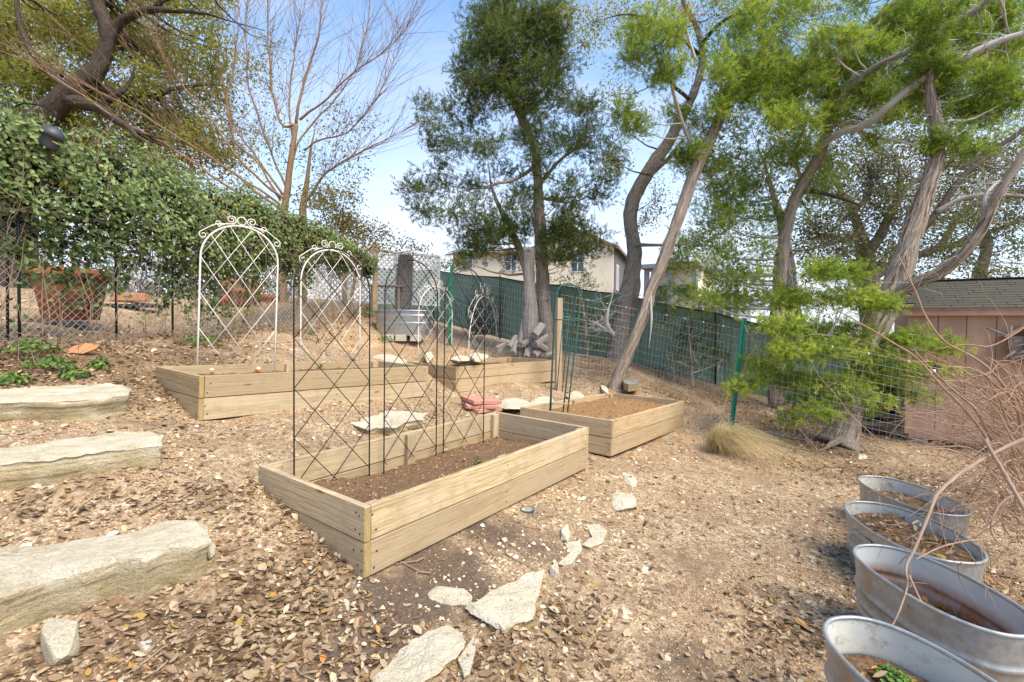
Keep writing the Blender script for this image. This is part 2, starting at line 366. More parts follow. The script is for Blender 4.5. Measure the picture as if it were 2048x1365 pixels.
stone('limestone', (.56, .455, .30), (.70, .605, .44), (.79, .72, .57), (.48, .37, .215))
stone('limestone_white', (.62, .53, .38), (.72, .64, .48), (.79, .73, .59), (.52, .41, .25))
stone('greystone', (.19, .18, .16), (.28, .265, .235), (.36, .34, .30), (.14, .12, .10))
m = NT('paver', .9, 0, .2); p = m.geo(); m.col(m.ramp(m.noise(p, 60, 5, .7), [(.3, (.44, .20, .145)), (.55, (.55, .275, .205)), (.75, (.62, .36, .28))])); m.bump(m.noise(p, 150, 3), .3, .004)
m = NT('block', .9, 0, .2); p = m.geo(); m.col(m.ramp(m.noise(p, 40, 5, .7), [(.3, (.42, .37, .3)), (.7, (.62, .57, .48))]))

# galvanised sheet, stained
m = NT('galvanised', .46, .55, .5); p = m.coord(); sp = m.vor(p, 45, out='Color'); base = m.ramp(m.sep(sp, 0), [(0, (.30, .32, .33)), (1, (.40, .42, .43))])
base = m.mix(m.ramp(m.noise(p, 3.5, 6, .65), [(.4, 0), (.7, .6)]), base, (.52, .53, .52))
base = m.mix(m.ramp(m.noise(m.map(p, (1, 1, .35)), 9, 6, .7), [(.5, 0), (.7, .9)]), base, (.34, .29, .22))
m.col(base); m.set(m.b.inputs['Roughness'], m.ramp(m.noise(p, 14, 5), [(.3, .38), (.7, .62)])); m.bump(m.noise(p, 8, 4), .1, .01)
m = NT('galv_new', .34, .8, .5); p = m.coord(); m.col(m.ramp(m.sep(m.vor(p, 30, out='Color'), 0), [(0, (.36, .39, .41)), (1, (.5, .53, .55))])); m.bump(m.wave(p, 20, 3, 2, 1, 'BANDS', 'X'), .06, .01)
m = NT('galv_inside', .7, .25, .3); p = m.coord(); low = m.attr('low'); base = m.ramp(m.noise(p, 6, 5), [(.3, (.47, .485, .48)), (.7, (.60, .60, .57))])
base = m.mix(m.math('MULTIPLY', low, m.ramp(m.noise(m.map(p, (1, 1, .5)), 7, 6, .7), [(.3, .15), (.6, 1)])), base, m.ramp(m.noise(p, 20, 4), [(.3, (.20, .075, .035)), (.7, (.38, .19, .10))])); m.col(base)
m = NT('galv_pale', .75, .15, .3); p = m.coord(); base = m.ramp(m.noise(p, 6, 5), [(.3, (.50, .50, .46)), (.7, (.64, .63, .58))])
base = m.mix(m.ramp(m.noise(p, 13, 7, .75), [(.52, 0), (.66, .8)]), base, (.33, .25, .14)); m.col(base)
m = NT('wire', .45, .6, .5); m.col((.62, .62, .62))
m = NT('wire_dark', .6, .4, .4); m.col((.5, .48, .45))
m = NT('white_metal', .5, 0, .4); p = m.geo(); m.col(m.mix(m.ramp(m.noise(p, 30, 5, .7), [(.6, 0), (.72, .6)]), (.74, .70, .62), (.42, .34, .25)))
m = NT('black_metal', .5, .2, .4); m.col((.018, .018, .019))
m = NT('green_metal', .45, 0, .45); p = m.geo(); m.col(m.mix(m.ramp(m.noise(p, 22, 4), [(.45, 0), (.7, .5)]), (.02, .20, .135), (.05, .27, .19)))
m = NT('obelisk_green', .5, 0, .4); p = m.geo(); m.col(m.mix(m.ramp(m.noise(p, 30, 5, .7), [(.55, 0), (.72, .5)]), (.035, .10, .085), (.09, .14, .11)))
m = NT('white_dots', .4, 0, .4); m.col((.82, .82, .80))

def bark(name, cols, str_z=.07, sc=34, depth=.03):
    m = NT(name, .93, 0, .1); t = m.attr('tuv', 'Vector'); f = m.noise(m.map(t, (1, 1, str_z)), sc, 6, .7, .8); g = m.noise(t, 3.5, 4, .6)
    c = m.ramp(f, [(.28, cols[0]), (.45, cols[1]), (.6, cols[2]), (.78, cols[3])]); c = m.mix(m.ramp(g, [(.4, 0), (.68, .6)]), c, cols[4])
    m.col(c); m.bump(f, .95, depth)
bark('bark_cedar', [(.09, .064, .048), (.29, .23, .18), (.47, .395, .325), (.62, .55, .47), (.36, .265, .195)])
bark('bark_grey', [(.12, .10, .085), (.27, .24, .215), (.40, .365, .33), (.53, .49, .45), (.33, .28, .24)])
bark('bark_oak', [(.065, .055, .046), (.22, .19, .16), (.37, .33, .29), (.50, .46, .41), (.28, .235, .195)], .4, 30, .05)
bark('bark_dark', [(.022, .017, .014), (.068, .052, .04), (.12, .098, .08), (.21, .185, .165), (.08, .06, .045)], .35, 40)
bark('bark_dead', [(.26, .24, .22), (.46, .435, .41), (.57, .545, .52), (.66, .64, .62), (.44, .40, .365)], .1, 30, .01)
bark('twig', [(.16, .11, .075), (.30, .215, .15), (.40, .30, .22), (.5, .41, .33), (.30, .20, .135)], .2, 60, .004)
bark('twig_tan', [(.15, .095, .05), (.28, .185, .105), (.37, .26, .16), (.47, .36, .24), (.25, .145, .075)], .2, 60, .004)
bark('cane', [(.20, .12, .075), (.35, .225, .15), (.44, .31, .225), (.54, .42, .33), (.32, .19, .12)], .2, 50, .004)
bark('cane_pale', [(.22, .145, .10), (.36, .26, .195), (.45, .345, .275), (.54, .44, .37), (.33, .215, .15)], .2, 50, .004)

m = NT('screen', .9, 0, .1); p = m.geo(); m.col(m.mix(m.ramp(m.noise(p, 1.6, 5), [(.35, 0), (.7, 1)]), (.18, .285, .225), (.25, .35, .285))); m.bump(m.wave(m.map(p, (1, 1, 0)), 3, 6, 2, 1, 'BANDS', 'X'), .3, .03)
m = NT('screen_hem', .9, 0, .1); m.col((.012, .016, .014))
m = NT('terracotta', .88, 0, .2); p = m.geo(); m.col(m.mix(m.ramp(m.noise(p, 7, 6, .65), [(.4, 0), (.7, .8)]), (.40, .145, .062), (.28, .09, .04)))
m = NT('terracotta_pale', .88, 0, .2); p = m.geo(); m.col(m.mix(m.ramp(m.noise(p, 9, 6, .65), [(.4, 0), (.7, .8)]), (.58, .27, .14), (.46, .18, .085)))
m = NT('dark_plastic', .45, 0, .4); m.col((.022, .023, .026))
m = NT('grey_plastic', .45, 0, .45); m.col((.055, .06, .068))
m = NT('puck_glass', .5, 0, .5); p = m.coord(); m.col(m.ramp(m.noise(p, 20, 5), [(.35, (.22, .23, .20)), (.65, (.34, .35, .31))]))
m = NT('shed_wall', .8, 0, .2); p = m.geo(); c = m.ramp(m.noise(m.map(p, (1, 1, .25)), 6, 6, .65), [(.3, (.40, .26, .185)), (.55, (.475, .315, .225)), (.75, (.52, .355, .26))])
c = m.mix(m.ramp(m.noise(p, 1.3, 4), [(.55, 0), (.75, .5)]), c, (.37, .225, .105)); m.col(c); m.bump(m.noise(m.map(p, (1, 1, .08)), 110, 3), .35, .003)
m = NT('shed_trim', .7, 0, .25); p = m.geo(); m.col(m.ramp(m.noise(p, 8, 5), [(.3, (.36, .215, .165)), (.7, (.45, .28, .215))]))
m = NT('shingle', .95, 0, .1); p = m.geo(); r = m.rnd(); c = m.ramp(m.noise(p, 180, 3, .8), [(.3, (.038, .036, .03)), (.5, (.085, .08, .066)), (.7, (.14, .132, .108))]); m.col(m.mix(m.math('MULTIPLY', r, .5), c, (.115, .105, .083))); m.bump(m.noise(p, 200, 3), .5, .004)
m = NT('stucco', .92, 0, .1); p = m.geo(); m.col(m.ramp(m.noise(p, 1.2, 5), [(.3, (.78, .68, .50)), (.7, (.84, .75, .58))]))
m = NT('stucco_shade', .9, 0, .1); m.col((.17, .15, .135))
m = NT('grey_trim', .8, 0, .2); m.col((.30, .31, .33))
m = NT('white_paint', .6, 0, .3); p = m.geo(); m.col(m.ramp(m.noise(p, 6, 4), [(.3, (.70, .70, .68)), (.7, (.80, .80, .78))]))
m = NT('roof_far', .9, 0, .1); m.col((.26, .20, .165))
m = NT('glass', .08, 0, .6); m.col((.10, .13, .17))
m = NT('lattice_white', .7, 0, .25); p = m.geo(); m.col(m.ramp(m.noise(p, 9, 5), [(.3, (.74, .74, .72)), (.65, (.86, .86, .84))]))
m = NT('rust', .9, .1, .2); p = m.geo(); m.col(m.ramp(m.noise(p, 30, 5, .7), [(.3, (.12, .045, .02)), (.7, (.30, .13, .06))]))
m = NT('orange_paint', .6, 0, .3); m.col((.80, .30, .075))
m = NT('cream_paint', .6, 0, .3); m.col((.78, .70, .55))
m = NT('red_paint', .5, 0, .3); m.col((.62, .035, .03))
m = NT('teal_glass', .35, 0, .5); m.col((.13, .19, .185))
m = NT('brown_panel', .85, 0, .2); p = m.geo(); m.col(m.ramp(m.noise(m.map(p, (1, 1, .1)), 22, 5), [(.3, (.16, .115, .075)), (.7, (.28, .21, .145))]))
# ------------------------------------------------------------------ where the raised beds stand
BED_FIT = {1: (-.736, 2.428, -.919, .937, 2.45, 1.086, .009, .021), 2: (1.04, 4.944, -.937, .934, 2.438, 1.165, -.03, .014),
           3: (-2.574, 3.979, -.428, .93, 2.565, 1.005, -.024, .023), 4: (-.799, 6.919, -.561, .83, 2.398, 1.15, -.002, .005)}
def bed_matrix(b):
    X, Y, Z, yaw, Ln, W, tx, ty = BED_FIT[b]
    ax = np.array([math.cos(yaw), math.sin(yaw), tx]); ax /= np.linalg.norm(ax)
    ay = np.array([-math.sin(yaw), math.cos(yaw), ty]); ay -= ax * (ax @ ay); ay /= np.linalg.norm(ay); up = np.cross(ax, ay)
    o = np.array([X, Y, Z + EYE[2]]) - up * .368
    return Matrix(((ax[0], ay[0], up[0], o[0]), (ax[1], ay[1], up[1], o[1]), (ax[2], ay[2], up[2], o[2]), (0, 0, 0, 1)))
BEDM = {b: bed_matrix(b) for b in BED_FIT}
# ------------------------------------------------------------------ ground
CT_Z = [(0, 1365, -1.2), (350, 1365, -1.27), (700, 1365, -1.36), (1024, 1365, -1.42), (1400, 1365, -1.45), (1650, 1365, -1.47), (2048, 1365, -1.50),
        (420, 1165, -1.17), (0, 1290, -1.16), (600, 1250, -1.28), (727, 1160, -1.30), (1174, 937, -1.28), (517, 958, -1.0), (960, 1040, -1.29), (640, 1060, -1.16),
        (330, 948, -.87), (0, 980, -.87), (300, 1020, -.985), (0, 1075, -.985), (420, 900, -.86), (262, 818, -.66), (0, 832, -.65), (200, 862, -.70), (0, 880, -.70), (100, 745, -.43), (0, 760, -.46), (200, 735, -.40),
        (395, 841, -.80), (855, 794, -.885), (309, 736, -.43), (762, 720, -.50), (620, 840, -.86), (700, 880, -.97), (860, 850, -1.0),
        (911, 790, -.955), (1102, 762, -.95), (833, 724, -.62), (998, 714, -.60), (1000, 800, -1.03),
        (1221, 917, -1.34), (1369, 856, -1.37), (1039, 830, -1.14), (1222, 784, -1.02), (1110, 900, -1.24),
        (1300, 1000, -1.41), (1600, 1000, -1.49), (1500, 1150, -1.46), (1700, 1250, -1.465), (1720, 1120, -1.49), (1463, 868, -1.42), (1232, 776, -.95), (1650, 880, -1.55), (1870, 965, -1.60), (1400, 800, -1.26)]
CT_D = [(1815, 884, 7.3), (2048, 920, 6.6), (650, 690, 8.5), (450, 692, 7.0), (300, 675, 5.6), (30, 703, 4.3), (500, 656, 7.1), (640, 646, 8.8), (805, 675, 9.6), (900, 691, 8.6),
        (1095, 706, 10.1), (1240, 720, 9.9), (1450, 772, 10.3), (860, 645, 14), (1200, 722, 11.2), (30, 602, 7.0), (200, 612, 7.6), (450, 600, 11), (760, 612, 13), (1600, 800, 10.5), (1750, 820, 11)]
cp = np.array([onz(a, b, EYE[2] + z) for a, b, z in CT_Z] + [P(a, b, d) for a, b, d in CT_D] +
              [(-9, 3, 1.9), (-9, 9, 2.2), (-8, 15, 2.2), (0, 20, 1.4), (8, 18, -.6), (11, 10, -.6), (10, 3, -.25), (-5, 0, .9), (0, 0, .1), (4, 0, -.05), (-3, .6, .5)])
def _tps(r2): return np.where(r2 > 1e-12, .5 * r2 * np.log(r2 + 1e-12), 0)
_n = len(cp); _K = _tps(((cp[:, None, :2] - cp[None, :, :2]) ** 2).sum(-1)) + np.eye(_n) * .06
_A = np.zeros((_n + 3, _n + 3)); _A[:_n, :_n] = _K; _A[:_n, _n:] = np.c_[np.ones(_n), cp[:, :2]]; _A[_n:, :_n] = _A[:_n, _n:].T
_w = np.linalg.solve(_A, np.r_[cp[:, 2], 0, 0, 0])
def gz(x, y):
    x = np.clip(np.atleast_1d(np.asarray(x, float)), -9, 11); y = np.clip(np.atleast_1d(np.asarray(y, float)), 0, 20); out = np.zeros(x.shape)
    for i in range(0, x.size, 40000):
        xs, ys = x.ravel()[i:i + 40000], y.ravel()[i:i + 40000]
        out.ravel()[i:i + 40000] = _tps((xs[:, None] - cp[:, 0]) ** 2 + (ys[:, None] - cp[:, 1]) ** 2) @ _w[:_n] + _w[_n] + _w[_n + 1] * xs + _w[_n + 2] * ys
    return out
def g1(x, y): return float(gz(x, y)[0])
def ong(px, py):
    """where the line of sight through a pixel meets the ground"""
    r = ray(px, py); t0, t = 0.8, 0.8
    while t < 25:
        q = EYE + r * t
        if q[2] < g1(q[0], q[1]): break
        t0 = t; t += .1
    for _ in range(14):
        mth = (t0 + t) / 2; q = EYE + r * mth
        if q[2] < g1(q[0], q[1]): t = mth
        else: t0 = mth
    return EYE + r * t
# zones of bare soil, leaf litter and orange gravel: (px, py, radius m, strength)
SOILZ = [ong(a, b).tolist() + [r, s] for a, b, r, s in [(830, 1200, .26, .95), (760, 1190, .2, .95), (900, 1130, .26, .9), (990, 1070, .26, .85), (940, 1180, .24, .8), (1060, 1090, .24, .75), (870, 1250, .18, .6), (790, 1240, .2, .8), (1080, 1020, .2, .6), (760, 1290, .22, .9), (840, 1130, .2, .8), (1350, 1330, .25, .6), (1130, 1100, .2, .5),
         (680, 1340, .18, .8), (470, 950, .2, .3), (1560, 1190, .18, .5), (330, 700, .5, .3), (1380, 1130, .2, .4), (940, 800, .25, .5)]]
LITZ = [ong(a, b).tolist() + [r, s] for a, b, r, s in [(560, 1200, .30, .9), (480, 1280, .3, .9), (640, 1120, .22, .8), (300, 1300, .4, .8), (720, 1320, .3, .6), (430, 1000, .2, .55), (150, 1330, .3, .7), (1620, 1280, .25, .75), (1500, 1340, .25, .5), (1130, 1250, .2, .6), (1010, 1300, .2, .7),
        (300, 760, .4, .9), (200, 720, .5, .9), (60, 730, .5, .8), (380, 720, .5, .8), (270, 800, .25, .6), (430, 690, .6, .6), (330, 850, .2, .5), (1300, 740, .8, .8), (1450, 800, .7, .9), (1550, 850, .7, .9), (1650, 900, .6, .9), (1750, 950, .5, .9), (1350, 790, .6, .9), (1200, 740, .7, .7), (1100, 730, .6, .5), (1600, 930, .4, .7), (1850, 960, .6, .9), (2000, 1010, .6, .9), (1930, 1150, .5, .7), (1500, 830, .5, .8), (1690, 960, .35, .6), (860, 830, .3, .4), (60, 1010, .25, .5), (150, 990, .25, .45), (1900, 890, .8, .7), (1700, 860, .8, .9)]]
ORGZ = [ong(a, b).tolist() + [r, s] for a, b, r, s in [(650, 690, 1.2, .9), (760, 690, 1.2, .9), (850, 705, 1.0, .8), (560, 710, .8, .5), (1480, 900, .35, .8), (1400, 880, .3, .7)]]
def zone(x, y, Z):
    o = np.zeros(np.shape(x))
    for cx, cy, cz, r, s in Z: o = np.maximum(o, s * np.exp(-(((x - cx) ** 2 + (y - cy) ** 2) / (r * r)) * .7))
    return o
def graded(a, b, step, far):
    mid = np.arange(a, b + 1e-6, step); lo = []; hi = []; s = step; v = a
    while v > -far: s *= 1.35; v -= s; lo.append(v)
    s = step; v = b
    while v < far: s *= 1.35; v += s; hi.append(v)
    return np.array(lo[::-1] + list(mid) + hi)
gx = graded(-5.6, 7.4, .045, 900); gy = graded(.9, 11.5, .045, 900)
GX, GY = np.meshgrid(gx, gy); fx, fy = GX.ravel(), GY.ravel(); GZ = gz(fx, fy)
near = np.exp(-np.maximum(0, np.hypot(fx, fy - 4) - 7) / 3)
q3 = np.stack([fx, fy, 0 * fx], 1); GZ = GZ + (vnoise(q3, 4.5, 3, 4) * .022 + vnoise(q3, 14, 9, 2) * .008) * near
for b, (bX, bY, bZ, byaw, bL, bW, _tx, _ty) in BED_FIT.items():      # the soil of the beds is dug into the slope
    Mi = np.array(BEDM[b].inverted()); q = Mi[:3, :3] @ np.stack([fx, fy, GZ]) + Mi[:3, 3:4]
    ins = (q[0] > .004) & (q[0] < bL - .004) & (q[1] > .004) & (q[1] < bW - .004); GZ = np.where(ins, np.minimum(GZ, bZ + EYE[2] - .368 + .0), GZ)
nx, ny = len(gx), len(gy); ii, jj = np.meshgrid(np.arange(ny - 1), np.arange(nx - 1), indexing='ij'); k0 = (ii * nx + jj).ravel()
GF = np.stack([k0, k0 + 1, k0 + nx + 1, k0 + nx], 1)
far_l = np.clip((np.hypot(fx, fy - 5) - 9) / 4, 0, 1) * .8
tag(mk('ground', np.stack([fx, fy, GZ], 1), GF, 'ground_mat', smooth=True, attrs={'soil': zone(fx, fy, SOILZ), 'litter': np.maximum(zone(fx, fy, LITZ), far_l), 'orange': zone(fx, fy, ORGZ)}), kind='structure')
def gnd(x, y):
    """ground height with its small bumps"""
    x, y = np.atleast_1d(x).astype(float), np.atleast_1d(y).astype(float); q = np.stack([x, y, 0 * x], 1)
    return gz(x, y) + vnoise(q, 4.5, 3, 4) * .022 + vnoise(q, 14, 9, 2) * .008
# ------------------------------------------------------------------ raised beds
H2, TH = .182, .038
BED_LAB = {1: ('nearest raised bed of pale planks, in front, three black trellises along its back', 'board', .225, 'soil'),
           2: ('raised plank bed at right beside the green metal post, filled high with orange soil', 'board_warm', .075, 'soil_orange'),
           3: ('raised plank bed at left holding the two large white trellises', 'board', .085, 'soil'),
           4: ('farthest raised plank bed below the pile of logs, two small white trellises in it', 'board_warm', .095, 'soil')}
BED = {}
NAILME = None
def bedpt(b, x, y, z): return np.array(BEDM[b] @ Vector((x, y, z)))
for b, (X, Y, Z, yaw, Ln, W, tx, ty) in BED_FIT.items():
    lab, wm, drop, sm = BED_LAB[b]
    t = thing('raised_garden_bed', lab, 'garden bed', matrix=BEDM[b], group='raised garden beds'); BED[b] = t
    Vl, Fl = cbox(Ln - 2 * TH - .002, TH, H2, .003); Ve, Fe = cbox(W, TH, H2, .003)
    ml = mk('plank', Vl, Fl, wm, t); mlm = ml.data; me_ = mk('plank', Ve, Fe, wm, t); mem = me_.data
    ml.location = (Ln / 2, TH / 2, H2 / 2); me_.location = (TH / 2, W / 2, H2 / 2); me_.rotation_euler = (0, 0, math.pi / 2)
    for lvl in (0, 1):
        z = H2 / 2 + lvl * (H2 + .007)
        if lvl: link('plank', mlm, t, (Ln / 2 + .002, TH / 2 - .0015, z)); link('plank', mem, t, (TH / 2 - .002, W / 2 - .003, z), (0, 0, math.pi / 2))
        link('plank', mlm, t, (Ln / 2 - .001 * lvl, W - TH / 2 + .001 * lvl, z), (0, 0, math.pi)); link('plank', mem, t, (Ln - TH / 2 + .002 * lvl, W / 2 + .002 * lvl, z), (0, 0, -math.pi / 2))
    Vp, Fp = cbox(.335, .089, TH, .003); pm = None
    for (x, y, r) in [(TH + .045, TH + TH / 2 + .001, 0), (TH + .045, W - TH - TH / 2 - .001, 0), (Ln - TH - .045, TH + TH / 2 + .001, 0), (Ln - TH - .045, W - TH - TH / 2 - .001, 0), (Ln * .5, TH + TH / 2 + .001, 0), (Ln * .5, W - TH - TH / 2 - .001, 0)]:
        if pm is None: o = mk('corner_post', Vp, Fp, wm, t); pm = o.data
        else: o = link('corner_post', pm, t)
        o.matrix_local = Matrix(((0, 1, 0, x), (0, 0, 1, y), (1, 0, 0, .1935), (0, 0, 0, 1)))
    # end grain of the end planks, set a hair proud
    for lvl in (0, 1):
        Vg, Fg = cbox(TH - .006, .002, H2 - .006, .0004); mk('end_grain', Vg, Fg, 'end_grain', t, loc=(TH / 2 - .002 * lvl, -.001 - .003 * lvl, H2 / 2 + lvl * (H2 + .004)))
    na = Acc(); th = np.arange(6) * math.pi / 3
    for (x, z) in [(x, z) for x in (TH + .03, Ln * .5, Ln - TH - .03) for z in (.05, .135, .24, .32)]:
        c = np.array([x + random.uniform(-.025, .025), -.0035, z + random.uniform(-.02, .02)]); v = np.array([[0, 0, 0]] + [[math.cos(a) * .006, 0, math.sin(a) * .006] for a in th]) + c
        na.add(v, np.array([[0, 1 + i, 1 + (i + 1) % 6] for i in range(6)]))
    for (y, z) in [(y, z) for y in (.025, W - .025, .06) for z in (.05, .135, .24, .32)]:
        for (sx, x) in ((-1, -.0035), (1, Ln + .0035)):
            c = np.array([x, y + random.uniform(-.012, .03), z + random.uniform(-.02, .02)]); v = np.array([[0, 0, 0]] + [[0, math.cos(a) * .006, math.sin(a) * .006] for a in th]) + c
            na.add(v, np.array([[0, 1 + i, 1 + (i + 1) % 6] for i in range(6)]))
    na.build('nails', 'nail', t, smooth=False, kind='stuff')
    # soil
    n, m_ = int(Ln / .03), int(W / .03); xs = np.linspace(TH, Ln - TH, n); ys = np.linspace(TH, W - TH, m_); A, B = np.meshgrid(xs, ys); a, bb = A.ravel(), B.ravel()
    pz = np.stack([a, bb, 0 * a + b * 7], 1); z = .368 - drop + vnoise(pz, 3, 40 + b, 3) * .03 + vnoise(pz, 12, 50 + b, 3) * .018
    if b == 2: z = z + .06 * np.exp(-((a - Ln * .65) / .6) ** 2 - ((bb - W * .5) / .35) ** 2)
    if b == 1: z = z - .03 * (bb / W) + .05 * np.exp(-((a - .3) / .35) ** 2)
    ii, jj = np.meshgrid(np.arange(m_ - 1), np.arange(n - 1), indexing='ij'); k = (ii * n + jj).ravel()
    mk('soil', np.stack([a, bb, z], 1), np.stack([k, k + 1, k + n + 1, k + n], 1), sm, t, True)
    # crumbs and small leaves on the soil
    nn = 900 if b == 1 else 420; cx, cy = rng.uniform(TH, Ln - TH, nn), rng.uniform(TH, W - TH, nn); zi = z.reshape(m_, n)[np.clip(((cy - TH) / (W - 2 * TH) * (m_ - 1)).round().astype(int), 0, m_ - 1), np.clip(((cx - TH) / (Ln - 2 * TH) * (n - 1)).round().astype(int), 0, n - 1)]
    V, Fc = batch(PEB_V, PEB_F, np.stack([cx, cy, zi + .002], 1), rot_from_z(rng.normal(size=(nn, 3)), rng.uniform(0, 6, nn)), rng.uniform(.003, .009, nn) * (1 + 1.2 * (rng.random(nn) < .04)))
    ac = Acc(); ac.add(V, Fc, tint=np.repeat(rng.random(nn) ** 2 * .9, len(PEB_V))); ac.build('soil_crumbs', 'pebble', t, kind='stuff', smooth=False)
    nl = 90 if b in (1, 2) else 60; cx, cy = rng.uniform(TH, Ln - TH, nl), rng.uniform(TH, W - TH, nl); zi = z.reshape(m_, n)[np.clip(((cy - TH) / (W - 2 * TH) * (m_ - 1)).round().astype(int), 0, m_ - 1), np.clip(((cx - TH) / (Ln - 2 * TH) * (n - 1)).round().astype(int), 0, n - 1)]
    V, Fc = batch(LEAF_V, LEAF_F, np.stack([cx, cy, zi + .006], 1), rot_from_z(np.c_[rng.normal(0, .3, (nl, 2)), np.ones(nl)], rng.uniform(0, 6.28, nl)), rng.uniform(.025, .045, nl))
    ac = Acc(); ac.add(V, Fc, tint=np.repeat(rng.random(nl) * .95, len(LEAF_V))); ac.build('fallen_leaves', 'litter', t, kind='stuff', smooth=False)

# ------------------------------------------------------------------ trellises
def outline_z(x, w, zs, rise): return zs + rise * np.sqrt(np.clip(1 - (2 * x / w) ** 2, 0, 1))
def trellis(label, group, A, B, top, wm, nd, dz, rf, rr, z0, scroll=False, lean=0.0, tiltf=0.0):
    """A, B: the two feet (world); top: height of the arch above the feet"""
    A, B = np.asarray(A, float), np.asarray(B, float); mid = (A + B) / 2; mid[2] = min(A[2], B[2]); dx = B - A; w = math.hypot(dx[0], dx[1])
    t = thing('garden_trellis', label, 'trellis', mid, math.atan2(dx[1], dx[0]), group); t.rotation_euler = (tiltf, lean, math.atan2(dx[1], dx[0]))
    rise = w * .5; zs = top - rise; a = np.linspace(math.pi, 0, 25)
    pts = np.array([[-w / 2, 0, -.12], [-w / 2, 0, zs * .5]] + [[math.cos(q) * w / 2, 0, zs + math.sin(q) * rise] for q in a] + [[w / 2, 0, zs * .5], [w / 2, 0, -.12]])
    V, Fc, tv = tube(pts, rf, 7); mk('frame', V, Fc, wm, t, True)
    step = w / nd; k = dz / step                                   # rods run at slope k; nd diamonds across
    c0 = -(zs + w) / k - w
    for sgn in (1, -1):
        for q in range(-40, 60):
            off = q * step                                        # x = off + sgn*(z - zref)/k
            zz = np.linspace(z0, top, 240); xx = sgn * ((zz - zs) / k) + off + (step / 2 if nd % 2 == 0 else 0) * 0 + (w / 2 if True else 0)
            ok = (np.abs(xx) <= w / 2) & (zz <= outline_z(xx, w, zs, rise))
            if ok.sum() < 6: continue
            i = np.where(ok)[0]; p0, p1 = np.array([xx[i[0]], sgn * rr * .9, zz[i[0]]]), np.array([xx[i[-1]], sgn * rr * .9, zz[i[-1]]])
            V, Fc, tv = tube(np.array([p0, p1]), rr, 5); mk('rod', V, Fc, wm, t, True)
    if scroll:
        def spiral(cx, cz, r0, turns, start, dirn, n=26):
            q = np.linspace(0, 1, n); an = start + dirn * q * turns * 2 * math.pi; r = r0 * (1 - .72 * q)
            return np.stack([cx + r * np.cos(an), 0 * q, cz + r * np.sin(an)], 1)
        rs = rf * .55; R = w * .062; zt = top + rf
        an = np.linspace(0, 2 * math.pi, 22)[:-1]
        V, Fc, _ = tube(np.stack([R * .92 * np.cos(an), 0 * an, zt + R + R * .92 * np.sin(an)], 1), rs, 6, closed=True); mk('scroll', V, Fc, wm, t, True)
        for s in (-1, 1):
            # inner curl, outer curl and the long run out to the shoulder
            sp = spiral(s * R * 2.15, zt + R * 1.0, R * .95, 1.35, math.pi if s > 0 else 0, -s); lead = np.array([[s * R * 1.0, 0, zt + R * .9]])
            inner = np.vstack([[[s * R * 2.3, 0, zt - R * .05], [s * R * 1.35, 0, zt + R * .35]], sp]) 
            V, Fc, _ = tube(smoothpath(inner, n=2), rs, 6); mk('scroll', V, Fc, wm, t, True)
            cx = s * w * .30; cz = outline_z(np.array([cx]), w, zs, rise)[0] + R * 1.55
            sp = spiral(cx, cz, R * .72, 1.3, -math.pi / 2, -s)
            run = np.array([[s * R * 1.5, 0, zt], [s * w * .2, 0, zt - R * .15], [cx, 0, cz - R * .72]])
            V, Fc, _ = tube(smoothpath(np.vstack([run[:2], sp]), n=2), rs, 6); mk('scroll', V, Fc, wm, t, True)
            ex, ez = s * w * .475, zs + rise * .62
            sp = spiral(ex, ez, R * .9, 1.1, math.pi / 2 - s * .3, -s)
            V, Fc, _ = tube(smoothpath(np.vstack([[[s * w * .16, 0, zt - R * .1], [s * w * .33, 0, zt - R * .55]], sp]), n=2), rs, 6); mk('scroll', V, Fc, wm, t, True)
    return t
# feet on the soil of the beds
def on_bed(b, px, py):
    Mi = np.array(BEDM[b].inverted()); o = Mi[:3, :3] @ EYE + Mi[:3, 3]; r = Mi[:3, :3] @ ray(px, py); z = .368 - BED_LAB[b][2]; q = o + r * (z - o[2]) / r[2]; return q
def back_s(b, px):
    """x along bed b (just inside its back planks) seen at pixel column px"""
    best = min(np.linspace(.05, BED_FIT[b][4] - .05, 240), key=lambda x: abs(px_of(bedpt(b, x, BED_FIT[b][5] - .09, .15))[0] - px)); return best
def px_of(p):
    c = AX @ (np.asarray(p) - EYE); return 1024 + F * c[0] / c[2], 682.5 - F * c[1] / c[2], c[2]
for (l, r, lab) in [(587, 738, 'left black metal trellis in the nearest bed, closest to the camera'), (768, 872, 'middle of three black trellises standing in the nearest bed'), (886, 967, 'right black trellis of the nearest bed, beside its back corner')]:
    a, c = back_s(1, l), back_s(1, r); A, B = bedpt(1, a, BED_FIT[1][5] - .09, .13), bedpt(1, c, BED_FIT[1][5] - .09, .13); wv = np.hypot(*(B - A)[:2])
    trellis(lab, 'black trellises', A, B, 1.68, 'black_metal', 2, .33, .0052, .0032, .04, False, .004 * (l - 700) / 200)
WT = [(3, 394, 549, 748, 746, 1.56, 'largest white arched trellis with scrolls, at left end of left bed', .028), (3, 601, 719, 740, 735, 1.5, 'second white scrolled trellis, half hidden behind left black trellis', .004),
      (4, 836, 903, 727, 721, 1.42, 'small white scrolled trellis beside the green metal post by the tank', .01), (4, 937, 994, 724, 712, 1.33, 'rightmost white scrolled trellis, in front of dark brush on green screen', .02)]
for b, l, r, yl, yr, top, lab, lean in WT:
    qa, qb = on_bed(b, l, yl), on_bed(b, r, yr); A, B = bedpt(b, *qa), bedpt(b, *qb)
    trellis(lab, 'white scrolled trellises', A, B, top, 'white_metal', 3, .36 if b == 3 else .34, .0095, .0036, .10, True, lean)
